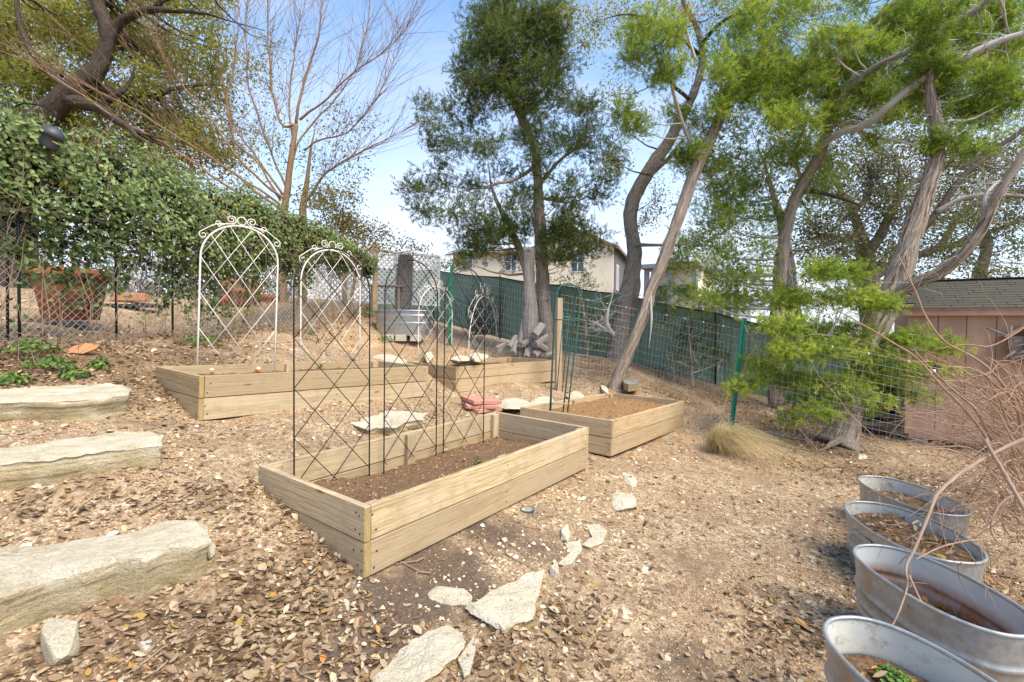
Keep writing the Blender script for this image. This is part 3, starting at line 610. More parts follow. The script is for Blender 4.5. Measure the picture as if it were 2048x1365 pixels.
# narrow green plant support in the right bed
A, B = bedpt(2, *on_bed(2, 1104, 826)), bedpt(2, *on_bed(2, 1132, 824)); mid = (A + B) / 2
t = thing('plant_support', 'narrow dark green arched plant support standing in the right bed', 'plant support', mid, .25); t.rotation_euler = (0, .068, .25)
hw = .15; hb = .105
a = np.linspace(math.pi, 0, 15)
for (yy, sc, zt, nm) in ((0, 1.0, 1.42, 'frame'), (.09, .8, 1.40, 'frame')):
    pts = np.array([[-hb * sc, yy, -.1], [-hw * sc, yy, zt * .75], [-hw * sc, yy, zt]] + [[math.cos(q) * hw * sc, yy * (1 - math.sin(q)), zt + math.sin(q) * hw] for q in a[1:-1]] + [[hw * sc, yy, zt], [hw * sc, yy, zt * .75], [hb * sc, yy, -.1]])
    V, Fc, _ = tube(smoothpath(pts, n=3), .0095, 7); mk(nm, V, Fc, 'obelisk_green', t, True)
for (z, w2, mt) in ((1.12, hw, 'obelisk_green'), (.1, hb, 'grey_wood')):
    V, Fc, _ = tube(np.array([[-w2, -.012, z], [w2, -.012, z + .012]]), .008, 6); mk('crossbar', V, Fc, mt, t, True)
for x in (-.035, .035):
    V, Fc, _ = tube(np.array([[x, .04, .25], [x * 1.1, .02, 1.2]]), .006, 6); mk('rod', V, Fc, 'obelisk_green', t, True)
for z in (1.16, 1.2, 1.24):
    V, Fc, _ = tube(np.array([[-.03, .02, z], [.03, .02, z]]), .006, 6); mk('collar', V, Fc, 'obelisk_green', t, True)
# ------------------------------------------------------------------ stones
def resample(poly, n):
    p = np.vstack([poly, poly[:1]]); s = np.concatenate([[0], np.cumsum(np.linalg.norm(np.diff(p, axis=0), axis=1))]); t = np.linspace(0, s[-1], n, endpoint=False)
    return np.stack([np.interp(t, s, p[:, i]) for i in range(p.shape[1])], 1)
def slab_mesh(top, thick, seed=0, n=72, rough=.012, layers=7, tilt=None, ledge=.012, under=.96, jit=0.0, crisp=False):
    """top: (k,3) outline of the upper face in the world; a broken layered stone hangs below it"""
    o = resample(np.asarray(top, float), n); c = o.mean(0); sz = np.linalg.norm((o - c)[:, :2], axis=1).mean(); q0 = np.c_[o[:, :2], np.full(n, seed * 3.1)]
    jag = jit * (vnoise(q0, 2.2 / sz, seed, 3) * .16 + vnoise(q0, 7 / sz, seed + 2, 2) * .08); o[:, :2] = c[:2] + (o[:, :2] - c[:2]) * (1 + jag)[:, None]; V = []; low = []; r = np.random.default_rng(seed)
    d = o - c; d[:, 2] = 0; dn = d / (np.linalg.norm(d, axis=1)[:, None] + 1e-9)
    rings = [.12, .3, .48, .64, .78, .89, .96]
    for k in rings: V.append(c + (o - c) * k); low.append(np.zeros(n))
    e = o.copy(); e[:, 2] -= thick * .04; V.append(e); low.append(np.zeros(n) + .05)
    for i in range(1, layers + 1):
        f = i / layers; q = o.copy(); q[:, 2] -= thick * f
        band = vnoise(np.stack([o[:, 0] * 3, o[:, 1] * 3, np.full(n, round(f * 3.2) * 5.7 + seed)], 1), 1.0, seed, 2)
        if crisp: band = np.round(band * 3) / 3 + .35 * np.round(2 * vnoise(np.stack([o[:, 0] * 1.6, o[:, 1] * 1.6, np.full(n, round(f * 2) * 3.3 + seed)], 1), 1.0, seed + 9, 1))
        off = ledge * band * 1.8 + (under - 1) * f * np.linalg.norm(d, axis=1)
        q += dn * off[:, None]; V.append(q); low.append(np.full(n, f))
    V = np.array(V); m = len(V); V = V.reshape(-1, 3); low = np.concatenate(low)
    nrm = vnoise(V, 7, seed + 3, 4); nr2 = vnoise(V, 3, seed + 5, 2); side = np.repeat(np.arange(m) >= len(rings), n)
    if crisp: nr2 = np.round(nr2 * 2.2) / 2.2
    V[:, 2] += np.where(side, .35, 1) * rough * (nrm * 1.2 + nr2 * 1.2); dd = np.tile(dn, (m, 1)); V += dd * (side * rough * nrm * .9)[:, None]
    V[:, 2] = V[:, 2] - np.repeat(np.arange(m) == len(rings), n) * np.abs(vnoise(V, 11, seed + 8, 2)) * rough * 1.6
    V = np.vstack([V, c[None]]); low = np.r_[low, 0]; j = np.arange(n); fs = []
    i = np.arange(m - 1)[:, None]; Fq = np.stack([i * n + j, (i + 1) * n + j, (i + 1) * n + (j + 1) % n, i * n + (j + 1) % n], -1).reshape(-1, 4)
    return V, [Fq, np.stack([np.full(n, m * n), j, (j + 1) % n], 1)], low
def slab(name, label, cat, px, thick, lift, mat='limestone', group=None, seed=0, tilt=0.0, **kw):
    """px: outline of the upper face in photo pixels; lift: height of that face above the ground there"""
    c = np.mean(px, 0); g = ong(*c); z = g[2] + lift
    top = np.array([onz(a, b, z) for a, b in px]); base = np.array([top[:, 0].mean(), top[:, 1].mean(), z - thick])
    V, Fc, low = slab_mesh(top, thick, seed, **kw)
    o = mk(name, V - base, Fc, mat, None, True, tuple(base), {'low': low})
    md = o.data; md.polygons.foreach_set('use_smooth', np.zeros(len(md.polygons), bool))
    return tag(o, label, cat, group)
def block(name, label, cat, px, zt, thick, mat='limestone', seed=0, **kw):
    top = np.array([onz(a, b, zt + EYE[2]) for a, b in px]); base = np.array([top[:, 0].mean(), top[:, 1].mean(), zt + EYE[2] - thick])
    V, Fc, low = slab_mesh(top, thick, seed, crisp=True, jit=.08, **kw); o = mk(name, V - base, Fc, mat, None, False, tuple(base), {'low': low}); return tag(o, label, cat, 'limestone step blocks')
block('stone_step', 'nearest long limestone step block, at bottom left', 'stone step', [(-260, 1215), (-200, 1110), (-60, 1095), (60, 1092), (130, 1080), (210, 1070), (300, 1062), (340, 1042), (395, 1040), (412, 1050), (415, 1078), (385, 1092), (330, 1100), (290, 1118), (230, 1120), (170, 1142), (90, 1158), (0, 1190), (-120, 1230)], -.985, .23, seed=4, n=230, rough=.013, layers=16, ledge=.009)
block('stone_step', 'middle limestone step block at left edge, ochre face', 'stone step', [(-220, 915), (-160, 900), (0, 897), (90, 884), (160, 872), (240, 866), (310, 864), (326, 872), (324, 888), (250, 895), (180, 903), (100, 915), (0, 925), (-120, 945)], -.715, .22, seed=9, n=200, rough=.012, layers=16, ledge=.009)
block('stone_step', 'farthest and smallest limestone step block, left of the left bed', 'stone step', [(-160, 778), (-60, 772), (40, 770), (120, 766), (180, 766), (245, 768), (262, 775), (258, 788), (200, 795), (120, 800), (40, 800), (-60, 805), (-150, 812)], -.515, .19, seed=14, n=170, rough=.011, layers=12, ledge=.009)
SL = [
 ('large pointed limestone slab lying at bottom centre edge', [(735, 1366), (775, 1330), (800, 1295), (845, 1268), (905, 1246), (926, 1268), (929, 1290), (915, 1310), (870, 1340), (830, 1372)], .075, .06, 21),
 ('pale irregular limestone slab in the middle of the front path', [(938, 1208), (965, 1195), (985, 1178), (1028, 1160), (1055, 1145), (1090, 1140), (1078, 1165), (1068, 1195), (1062, 1228), (1030, 1240), (1005, 1256), (985, 1240), (958, 1222)], .085, .065, 22),
 ('small flat limestone piece beside the pale irregular slab', [(868, 1178), (880, 1167), (918, 1172), (950, 1185), (948, 1198), (905, 1200), (875, 1198)], .04, .03, 23),
 ('narrow upright limestone wedge between the two large slabs', [(915, 1320), (935, 1290), (948, 1272), (952, 1300), (940, 1345), (928, 1352)], .05, .035, 24),
 ('thin curved limestone piece right of the pale irregular slab', [(1117, 1126), (1140, 1105), (1128, 1085), (1160, 1082), (1164, 1098), (1145, 1122), (1128, 1130)], .03, .02, 25),
 ('long curved white stone farther along the stone row', [(1164, 1088), (1185, 1075), (1172, 1052), (1198, 1050), (1214, 1062), (1205, 1084), (1180, 1094)], .035, .025, 26),
 ('small rectangular white stone standing near the stone row', [(1118, 1045), (1138, 1048), (1142, 1072), (1126, 1078)], .04, .035, 27),
 ('rounded cream rock right of the nearest bed', [(1218, 985), (1240, 980), (1262, 988), (1272, 1000), (1262, 1012), (1235, 1008), (1220, 998)], .06, .05, 28),
 ('pale flat stone near the right corner of the nearest bed', [(1240, 945), (1258, 945), (1272, 958), (1266, 968), (1245, 958)], .035, .025, 29),
 ('ochre limestone chunk leaning on the nearest step block', [(88, 1250), (108, 1228), (135, 1235), (158, 1245), (150, 1268), (118, 1282), (95, 1270)], .10, .085, 30),
 ('white pebble-sized stone right of the pale slab', [(1083, 1240), (1092, 1232), (1100, 1240), (1096, 1250), (1086, 1249)], .02, .018, 31),
 ('long flat limestone slab between the left bed and nearest bed', [(702, 846), (725, 834), (752, 830), (775, 822), (815, 824), (852, 828), (846, 838), (812, 842), (792, 854), (760, 852), (735, 858), (716, 852)], .06, .05, 32),
 ('cream limestone slab beside the red paver stack', [(1002, 800), (1020, 797), (1050, 794), (1062, 800), (1045, 808), (1015, 814), (1000, 812)], .07, .06, 33),
 ('low limestone slab behind the left end of right bed', [(1062, 800), (1090, 793), (1105, 796), (1090, 806), (1068, 808)], .05, .04, 34),
 ('white limestone lump against the back corner of right bed', [(1138, 780), (1158, 778), (1166, 788), (1150, 796), (1138, 792)], .07, .06, 35),
 ('long white stone on orange gravel behind left bed', [(742, 703), (770, 706), (790, 712), (800, 724), (775, 722), (752, 714)], .05, .06, 36),
 ('white stone in front of the steel stock tank', [(790, 718), (812, 716), (822, 724), (806, 730), (790, 726)], .05, .05, 37),
 ('bluish white rock on gravel left of the far bed', [(850, 706), (862, 702), (868, 708), (860, 714), (850, 713)], .06, .06, 38),
 ('whitish flat stone behind the far bed', [(905, 713), (925, 708), (945, 712), (940, 718), (912, 719)], .05, .05, 39),
 ('pale stone at the foot of the log pile', [(935, 708), (950, 703), (972, 706), (966, 713), (944, 714)], .05, .05, 40),
 ('white chip of stone left of the leaning cedar foot', [(1200, 770), (1210, 771), (1216, 780), (1208, 784)], .05, .045, 41),
 ('white stone lying among leaves behind the wire fence', [(1712, 908), (1728, 908), (1734, 914), (1720, 916)], .04, .03, 42),
 ('small cream stone left of the nearest bed front corner', [(680, 1198), (694, 1196), (700, 1206), (688, 1212)], .03, .025, 43),
 ('small grey white stone at bottom left below the step', [(275, 1280), (300, 1274), (310, 1284), (295, 1292), (278, 1290)], .03, .022, 44),
 ('small cream stone at right front end of the nearest step', [(412, 1082), (425, 1078), (432, 1090), (422, 1100), (412, 1096)], .05, .04, 45),
 ('small white stone between the pale slab and thin curved piece', [(1098, 1128), (1112, 1125), (1118, 1138), (1104, 1146)], .05, .04, 46),
 ('pale flake of stone at right on the open gravel', [(1672, 1188), (1686, 1190), (1688, 1200), (1676, 1202)], .025, .02, 47),
 ('whitish flake low on the open gravel, bottom right', [(1645, 1252), (1658, 1252), (1660, 1264), (1648, 1266)], .025, .02, 48),
]
def ico(sub_):
    t = (1 + 5 ** .5) / 2; V = [(-1, t, 0), (1, t, 0), (-1, -t, 0), (1, -t, 0), (0, -1, t), (0, 1, t), (0, -1, -t), (0, 1, -t), (t, 0, -1), (t, 0, 1), (-t, 0, -1), (-t, 0, 1)]
    V = [np.array(v) / np.linalg.norm(v) for v in V]; Fc = [(0, 11, 5), (0, 5, 1), (0, 1, 7), (0, 7, 10), (0, 10, 11), (1, 5, 9), (5, 11, 4), (11, 10, 2), (10, 7, 6), (7, 1, 8), (3, 9, 4), (3, 4, 2), (3, 2, 6), (3, 6, 8), (3, 8, 9), (4, 9, 5), (2, 4, 11), (6, 2, 10), (8, 6, 7), (9, 8, 1)]
    for _ in range(sub_):
        c = {}; N = []
        def mid(a, b):
            k = (min(a, b), max(a, b))
            if k not in c: v = V[a] + V[b]; V.append(v / np.linalg.norm(v)); c[k] = len(V) - 1
            return c[k]
        for a, b, d in Fc: x, y, z = mid(a, b), mid(b, d), mid(d, a); N += [(a, x, z), (b, y, x), (d, z, y), (x, y, z)]
        Fc = N
    return np.array(V), np.array(Fc)
ICO_V, ICO_F = ico(3)
def chunk(label, px, th, lift, seed):
    """a broken stone with flat fracture faces, filling the given outline"""
    r = np.random.default_rng(seed); c = np.mean(px, 0); g = ong(*c); z = g[2] + lift * .6; top = np.array([onz(a, b, z) for a, b in px])[:, :2]; ctr = top.mean(0); u, sv, vt_ = np.linalg.svd(top - ctr); ax = vt_[0]; ay = np.array([-ax[1], ax[0]])
    hx, hy = np.abs((top - ctr) @ ax).max(), np.abs((top - ctr) @ ay).max(); V = ICO_V.copy()
    for _ in range(15):
        d = r.normal(size=3); d /= np.linalg.norm(d); h = r.uniform(.58, .86); k = np.maximum(0, V @ d - h); V = V - k[:, None] * d
    k = np.maximum(0, V[:, 2] - .62); V[:, 2] -= k; V = V + (vnoise(V * 3.1 + seed, 1.0, seed, 3) * .05)[:, None] * ICO_V; hz = th * .75 + .02; V = V * [hx * 1.22, hy * 1.22, hz]; W = V[:, 0:1] * np.r_[ax, 0] + V[:, 1:2] * np.r_[ay, 0] + V[:, 2:3] * np.array([0, 0, 1.0])
    base = np.array([ctr[0], ctr[1], g1(*ctr) - .005]); off = z - .62 * hz - base[2]; W[:, 2] += off; low = np.clip((z - base[2] - W[:, 2]) / (th + .03) - .25, 0, 1) * .5; return tag(mk('limestone_rock', W, ICO_F, 'limestone_white', None, False, tuple(base), {'low': low}), label, 'rock', 'limestone rocks')
for i, (lab, px, th, lift, sd) in enumerate(SL):
    if i in (0, 1, 3, 4, 5, 11): slab('limestone_rock', lab, 'rock', px, th + .03, lift * .55, 'limestone_white', 'limestone rocks', sd, n=96, rough=.014 if th > .05 else .008, layers=7, ledge=.014 if th > .05 else .007, under=.9, jit=.6 if th > .05 else .3, crisp=th > .05)
    else: chunk(lab, px, th, lift, sd)
slab('stone_block', 'grey weathered stone block beside the leaning cedar foot', 'rock', [(1246, 757), (1264, 754), (1278, 759), (1276, 766), (1256, 769), (1247, 765)], .12, .08, 'greystone', None, 61, n=50, rough=.008, layers=6, ledge=.002)
# red pavers and the pale block under them
pc = ong(960, 826); t0 = pc[2]
def boxthing(name, label, cat, mat, size, loc, rz, tilt=(0, 0), group=None, c=.006):
    V, Fc = cbox(*size, c); o = mk(name, V, Fc, mat, None, False, tuple(loc), None, (tilt[0], tilt[1], rz)); return tag(o, label, cat, group)
boxthing('paver', 'top red concrete paver of the small stack', 'paver', 'paver', (.40, .40, .05), (pc[0] + .0, pc[1] + .12, t0 + .145), .55, (.04, .06), 'red pavers')
boxthing('paver', 'middle pinkish paver of the small stack, turned askew', 'paver', 'paver', (.40, .40, .045), (pc[0] - .02, pc[1] + .10, t0 + .092), .25, (.03, .03), 'red pavers')
boxthing('paver', 'lowest red paver of the stack, half buried', 'paver', 'paver', (.40, .40, .05), (pc[0] + .0, pc[1] + .12, t0 + .040), .7, (.02, .02), 'red pavers')

# ------------------------------------------------------------------ leaf litter, gravel
def keep_out(x, y):
    ok = np.ones(len(x), bool)
    for b in BEDM:
        Mi = np.array(BEDM[b].inverted()); q = Mi[:2, 0:1] * x + Mi[:2, 1:2] * y + Mi[:2, 2:3] * gz(x, y) + Mi[:2, 3:4]
        ok &= ~((q[0] > -.005) & (q[0] < BED_FIT[b][4] + .005) & (q[1] > -.005) & (q[1] < BED_FIT[b][5] + .005))
    for (cx, cy, a, bb, yaw) in TUBS: 
        dx, dy = x - cx, y - cy; u = dx * math.cos(yaw) + dy * math.sin(yaw); v = -dx * math.sin(yaw) + dy * math.cos(yaw); ok &= (u / a) ** 2 + (v / bb) ** 2 > .95
    return ok
TUBS = [(2.984, 3.586, .43, .225, -1.655), (2.386, 2.875, .441, .247, -1.733), (1.874, 2.104, .372, .203, -1.555), (1.335, 1.475, .365, .203, -1.45)]
def view_sample(n, dmax, dmin=1.3, power=1.0):
    """points on the ground within the field of view, denser near the camera"""
    d = dmin * (dmax / dmin) ** (rng.random(n) ** power); u = rng.uniform(-1.25, 1.25, n); return d * u, d
x, y = view_sample(190000, 13.5, 1.35, .8); lit = zone(x, y, LITZ); so = zone(x, y, SOILZ); og = zone(x, y, ORGZ)
dens = .085 + 1.0 * lit - .25 * so - .12 * og; q3 = np.stack([x, y, 0 * x], 1); dens *= np.clip(.75 + 1.1 * vnoise(q3, 2.2, 77, 3) + .5 * vnoise(q3, 9, 78, 2), .1, 2)
k = (rng.random(len(x)) < dens * .72) & keep_out(x, y); x, y, lit = x[k], y[k], lit[k]; n = len(x); print('leaves', n)
dist = np.hypot(x, y); size = rng.uniform(.022, .058, n) * np.where(rng.random(n) < .08, 1.3, 1) * np.clip(.8 + dist * .03, .9, 1.25)
rot = rot_from_z(np.c_[rng.normal(0, .38, (n, 2)), np.ones(n)], rng.uniform(0, 6.28, n)); scl = np.c_[size, size * rng.uniform(.8, 1.35, n), size * rng.uniform(-1.2, 2.2, n)]
V, Fc = batch(LEAF_V, LEAF_F, np.stack([x, y, gnd(x, y) + rng.uniform(.002, .012, n)], 1), rot, scl); ac = Acc(); ac.add(V, Fc, tint=np.repeat(np.clip(rng.beta(1.4, 1.4, n) * .84 + (rng.random(n) < .10) * .35, 0, .985), len(LEAF_V)))
tag(ac.build('leaf_litter', 'litter', smooth=False), 'dry brown oak leaves scattered over the ground', 'leaf litter', kind='stuff')
x, y = view_sample(150000, 9.0, 1.3, .75); so = zone(x, y, SOILZ); lit = zone(x, y, LITZ)
q3 = np.stack([x, y, 0 * x], 1); dens = (.75 - .66 * so - .35 * lit) * np.clip(.6 + 1.5 * vnoise(q3, 3, 91, 3), .08, 1.6); k = (rng.random(len(x)) < dens) & keep_out(x, y); x, y = x[k], y[k]; n = len(x); print('pebbles', n)
big = rng.random(n); size = rng.uniform(.0035, .0075, n) * np.clip(.8 + .12 * np.hypot(x, y), 1, 1.8); size = np.where(big < .035, size * 2.1, size); size = np.where(big < .006, size * 1.7, size)
V, Fc = batch(PEB_V, PEB_F, np.stack([x, y, gnd(x, y) + size * .25], 1), rot_from_z(np.c_[rng.normal(0, .5, (n, 2)), np.ones(n)], rng.uniform(0, 6.28, n)), np.c_[size, size * rng.uniform(.6, 1, n), size * rng.uniform(.4, .8, n)])
ac = Acc(); ac.add(V, Fc, tint=np.repeat(np.clip(rng.beta(1.7, 2.2, n) * .85 + (big < .02) * .3, 0, .97), len(PEB_V)))
n = 420; c = np.array([ong(a, b)[:2] for a, b in ((1000, 1110), (1080, 1060), (1180, 1000), (1250, 960), (1200, 1060), (1120, 1130), (900, 1190), (1050, 1290), (1290, 930), (950, 1240), (700, 1180), (1060, 880), (900, 780), (1150, 790))]); w = rng.integers(0, len(c), n); q = c[w] + rng.normal(0, .16, (n, 2)); k = keep_out(q[:, 0], q[:, 1]); q = q[k]; n = len(q); size = rng.uniform(.007, .022, n) * rng.uniform(.6, 1.2, n)
V, Fc = batch(PEB_V, PEB_F, np.c_[q, gnd(q[:, 0], q[:, 1]) + size * .2], rot_from_z(np.c_[rng.normal(0, .3, (n, 2)), np.ones(n)], rng.uniform(0, 6.28, n)), np.c_[size, size * rng.uniform(.5, 1, n), size * rng.uniform(.4, .8, n)]); ac.add(V, Fc, tint=np.repeat(rng.uniform(.75, 1, n), len(PEB_V)))
tag(ac.build('gravel', 'pebble', smooth=False), 'pinkish crushed granite gravel and limestone chips on the ground', 'gravel', kind='stuff')
# fallen sticks
ac = Acc()
for i in range(170):
    d = rng.uniform(1.6, 9); xx = d * rng.uniform(-1.1, 1.1); 
    if not keep_out(np.array([xx]), np.array([d]))[0]: continue
    a = rng.uniform(0, 6.28); ln = rng.uniform(.06, .28); n = 5; tt = np.linspace(-.5, .5, n); px_, py_ = xx + tt * ln * math.cos(a), d + tt * ln * math.sin(a); off = rng.normal(0, .012, (n, 2))
    px_ = px_ + off[:, 0]; py_ = py_ + off[:, 1]; V, Fc, tv = tube(np.stack([px_, py_, gnd(px_, py_) + .012], 1), np.linspace(.004, .002, n) * rng.uniform(.7, 1.4), 5); ac.add(V, Fc, tuv=tv)
tag(ac.build('fallen_twigs', 'twig'), 'small brown sticks lying among the dry leaves', 'twigs', kind='stuff')
# ------------------------------------------------------------------ galvanised tubs and the tank
def oval(a, b, n=64, p=2.35):
    t = np.linspace(0, 2 * math.pi, n, endpoint=False); c, s = np.cos(t), np.sin(t); return np.stack([a * np.sign(c) * np.abs(c) ** (2 / p), b * np.sign(s) * np.abs(s) ** (2 / p)], 1), np.stack([c, s], 1)
def ovalshell(a, b, prof, n=64):
    o, _ = oval(a, b, n); nr = np.stack([o[:, 0] / a ** 2, o[:, 1] / b ** 2], 1); nr /= np.linalg.norm(nr, axis=1)[:, None]; V = []
    for off, z in prof: q = o + nr * off; V.append(np.c_[q, np.full(n, z)])
    m = len(prof); V = np.concatenate(V); i = np.arange(m - 1)[:, None]; j = np.arange(n)[None]; return V, np.stack([i * n + j, i * n + (j + 1) % n, (i + 1) * n + (j + 1) % n, (i + 1) * n + j], -1).reshape(-1, 4)
def ribprof(h, taper, ribs, amp=.012, n=46):
    z = np.linspace(0, h, n); off = -taper * (1 - z / h)
    for c, wd in ribs: off = off + amp * np.exp(-((z - c * h) / (wd * h)) ** 2)
    return np.stack([off, z], 1)
def tub(label, x, y, a, b, yaw, zr, h, fill, cont, inside, ribs, plant=None, mat='galvanised', seed=0, handle=True, group='galvanised oval tubs', tilt=(0, 0)):
    t = thing('galvanised_tub', label, 'tub', (x, y, zr - h), yaw, group); t.rotation_euler = (tilt[0], tilt[1], yaw)
    pr = ribprof(h, .035, ribs); V, Fc = ovalshell(a, b, pr); mk('wall', V, Fc, mat, t, True)
    pi = pr.copy(); pi[:, 0] -= .004; V, Fc = ovalshell(a, b, pi[::-1]); mk('inner_wall', V, Fc, inside, t, True, attrs={'low': np.clip((.80 - V[:, 2] / h) * 6, 0, 1)})
    o, _ = oval(a, b, 72); V, Fc, _ = tube(np.c_[o, np.full(72, h)], .0085, 8, closed=True); mk('rim', V, Fc, mat, t, True)
    if handle:
        for s in (-1, 1):
            hz = h * .78; q = np.array([[-.085, 0, hz], [-.09, .03, hz - .035], [-.05, .04, hz - .05], [.05, .04, hz - .05], [.09, .03, hz - .035], [.085, 0, hz]]); q[:, 1] = q[:, 1] + b - .012; q[:, 1] *= s
            V, Fc, _ = tube(smoothpath(q, n=4), .005, 6); mk('handle', V, Fc, mat, t, True)
            Vb, Fb = cbox(.20, .006, .03, .002, (0, s * (b - .002), hz)); mk('handle_strap', Vb, Fb, mat, t)
    # contents
    nr, na = 16, 56; o, _ = oval(a - .03, b - .03, na); V = [[0, 0, 0]]
    for r in np.linspace(1 / nr, 1, nr): V += [[p[0] * r, p[1] * r, 0] for p in o]
    V = np.array(V); r_ = np.hypot(V[:, 0] / a, V[:, 1] / b); V[:, 2] = h - fill + vnoise(V + seed, 5, seed, 3) * .03 + vnoise(V + seed, 18, seed, 2) * .012 + .02 * (1 - r_)
    j = np.arange(na); Fq = [np.stack([1 + (i - 1) * na + j, 1 + i * na + j, 1 + i * na + (j + 1) % na, 1 + (i - 1) * na + (j + 1) % na], 1) for i in range(1, nr)]
    mk('soil', V, [np.concatenate(Fq), np.stack([0 * j, 1 + j, 1 + (j + 1) % na], 1)], 'soil', t, True)
    def surf(n, rmax=.9, off=(0, 0), sc=(1, 1)):
        rr = np.sqrt(rng.random(n)) * rmax; th = rng.uniform(0, 6.28, n); p = np.stack([(a - .04) * (rr * np.cos(th) * sc[0] + off[0]), (b - .04) * (rr * np.sin(th) * sc[1] + off[1])], 1)
        return np.c_[p, np.full(n, h - fill + .012) + rng.uniform(0, .02, n)]
    n = cont; p = surf(n); V, Fc = batch(LEAF_V, LEAF_F, p, rot_from_z(np.c_[rng.normal(0, .55, (n, 2)), np.ones(n)], rng.uniform(0, 6.28, n)), np.c_[rng.uniform(.03, .06, n), rng.uniform(.03, .055, n), rng.uniform(.02, .12, n)])
    ac = Acc(); ac.add(V, Fc, tint=np.repeat(rng.random(n) ** .9, len(LEAF_V))); ac.build('fallen_leaves', 'rust_leaf' if inside == 'galv_inside' else 'litter', t, kind='stuff', smooth=False)
    if plant:
        tp = thing('clover_plant', 'bright green clover-like plant growing in the front tub', 'plant', np.array(t.matrix_world.translation))
        ca, sa = math.cos(yaw), math.sin(yaw); n = 420; cx, cy = plant; rr = np.sqrt(rng.random(n)) * .075; th = rng.uniform(0, 6.28, n); lx = cx + rr * np.cos(th) * 1.2; ly = cy + rr * np.sin(th) * .75
        p = np.stack([x + lx * ca - ly * sa, y + lx * sa + ly * ca, np.full(n, zr - fill + .015) + rng.uniform(.0, .055, n) * (1 - rr / .1)], 1); tp.location = (x + cx * ca - cy * sa, y + cx * sa + cy * ca, zr - fill)
        V, Fc = batch(LEAF_V, LEAF_F, p, rot_from_z(np.c_[rng.normal(0, .35, (n, 2)), np.ones(n)], rng.uniform(0, 6.28, n)), np.c_[rng.uniform(.011, .021, n), rng.uniform(.022, .04, n), rng.uniform(.02, .05, n)])
        ac = Acc(); ac.add(V, Fc, tint=np.repeat(rng.random(n), len(LEAF_V))); ac.build('leaves', 'clover', tp, base=tuple(tp.location), smooth=False)
        ac = Acc()
        for i in range(40):
            q = p[i]; V, Fc, tv = tube(np.array([[q[0], q[1], zr - fill - .01], q]), .0015, 4); ac.add(V, Fc, tuv=tv)
        ac.build('stems', 'twig_tan', tp, base=tuple(tp.location))
    return t
Z = EYE[2]
tub('farthest galvanised tub of the row, pale straw litter inside', TUBS[0][0], TUBS[0][1], TUBS[0][2], TUBS[0][3], TUBS[0][4], Z - 1.2, .34, .10, 90, 'galv_pale', [(.45, .04)], seed=1, handle=False)
tub('second farthest galvanised tub, dark soil topped with brown leaves, handle showing', TUBS[1][0], TUBS[1][1], TUBS[1][2], TUBS[1][3], TUBS[1][4], Z - 1.17, .34, .065, 130, 'galv_pale', [(.42, .04)], seed=2)
tub('galvanised tub with rusty inside and dead leaves, second from the front', TUBS[2][0], TUBS[2][1], TUBS[2][2], TUBS[2][3], TUBS[2][4], Z - 1.1, .37, .20, 150, 'galv_inside', [(.30, .03), (.42, .03), (.62, .03)], seed=3, handle=False)
tub('nearest galvanised tub, bottom right corner, green plant inside', TUBS[3][0], TUBS[3][1], TUBS[3][2], TUBS[3][3], TUBS[3][4], Z - 1.1, .37, .13, 60, 'galv_pale', [(.35, .03), (.6, .03)], (-.15, .03), seed=4, handle=False)
# steel stock tank at the back, on pale blocks
c = P(806, 676, 9.6); tz = c[2]
t = thing('stock_tank', 'ribbed steel oval stock tank on pale blocks at the back', 'stock tank', (c[0], c[1], tz + .05), -.06)
pr = ribprof(.48, .05, [(.50, .03), (.80, .03)], .012); V, Fc = ovalshell(.56, .30, pr); mk('wall', V, Fc, 'galv_new', t, True)
pi = pr.copy(); pi[:, 0] -= .005; V, Fc = ovalshell(.56, .30, pi[::-1]); mk('inner_wall', V, Fc, 'galvanised', t, True)
o, _ = oval(.56, .30, 64); V, Fc, _ = tube(np.c_[o, np.full(64, .48)], .016, 8, closed=True); mk('rim', V, Fc, 'galv_new', t, True)
V = np.vstack([[[0, 0, .40]], np.c_[o * .98, np.full(64, .40)]]); j = np.arange(64); mk('soil', V, np.stack([0 * j, 1 + j, 1 + (j + 1) % 64], 1), 'soil', t)
for dx, lab in ((-.22, 'left'), (.02, 'middle'), (.3, 'right')):
    boxthing('foundation_block', '%s pale block under the steel stock tank' % lab, 'block', 'block', (.20, .18, .12), (c[0] + dx, c[1] - .22, tz + .0), .1 * dx, group='blocks under the tank')
# round puck lights
for px, py, r, lab in ((1054, 1018, .052, 'round grey path light lying against the nearest bed'), (1338, 884, .055, 'round greenish path light below the right bed')):
    g = ong(px, py + 4); t = thing('path_light', lab, 'path light', (g[0], g[1], g[2] - .004), 0, 'round path lights'); t.rotation_euler = (.06, -.03, 0)
    an = np.linspace(0, 2 * math.pi, 33)[:-1]; prof = [(r, 0), (r, .014), (r * .97, .019), (r * .86, .02), (r * .84, .017)]
    V = np.concatenate([np.stack([np.cos(an) * q, np.sin(an) * q, 0 * an + z], 1) for q, z in prof]); i = np.arange(4)[:, None]; j = np.arange(32)[None]; mk('housing', V, np.stack([i * 32 + j, i * 32 + (j + 1) % 32, (i + 1) * 32 + (j + 1) % 32, (i + 1) * 32 + j], -1).reshape(-1, 4), 'grey_plastic', t, True)
    V = np.vstack([[[0, 0, .0205]], np.stack([np.cos(an) * r * .85, np.sin(an) * r * .85, 0 * an + .0165], 1)]); j = np.arange(32); mk('lens', V, np.stack([0 * j, 1 + j, 1 + (j + 1) % 32], 1), 'puck_glass', t, True)
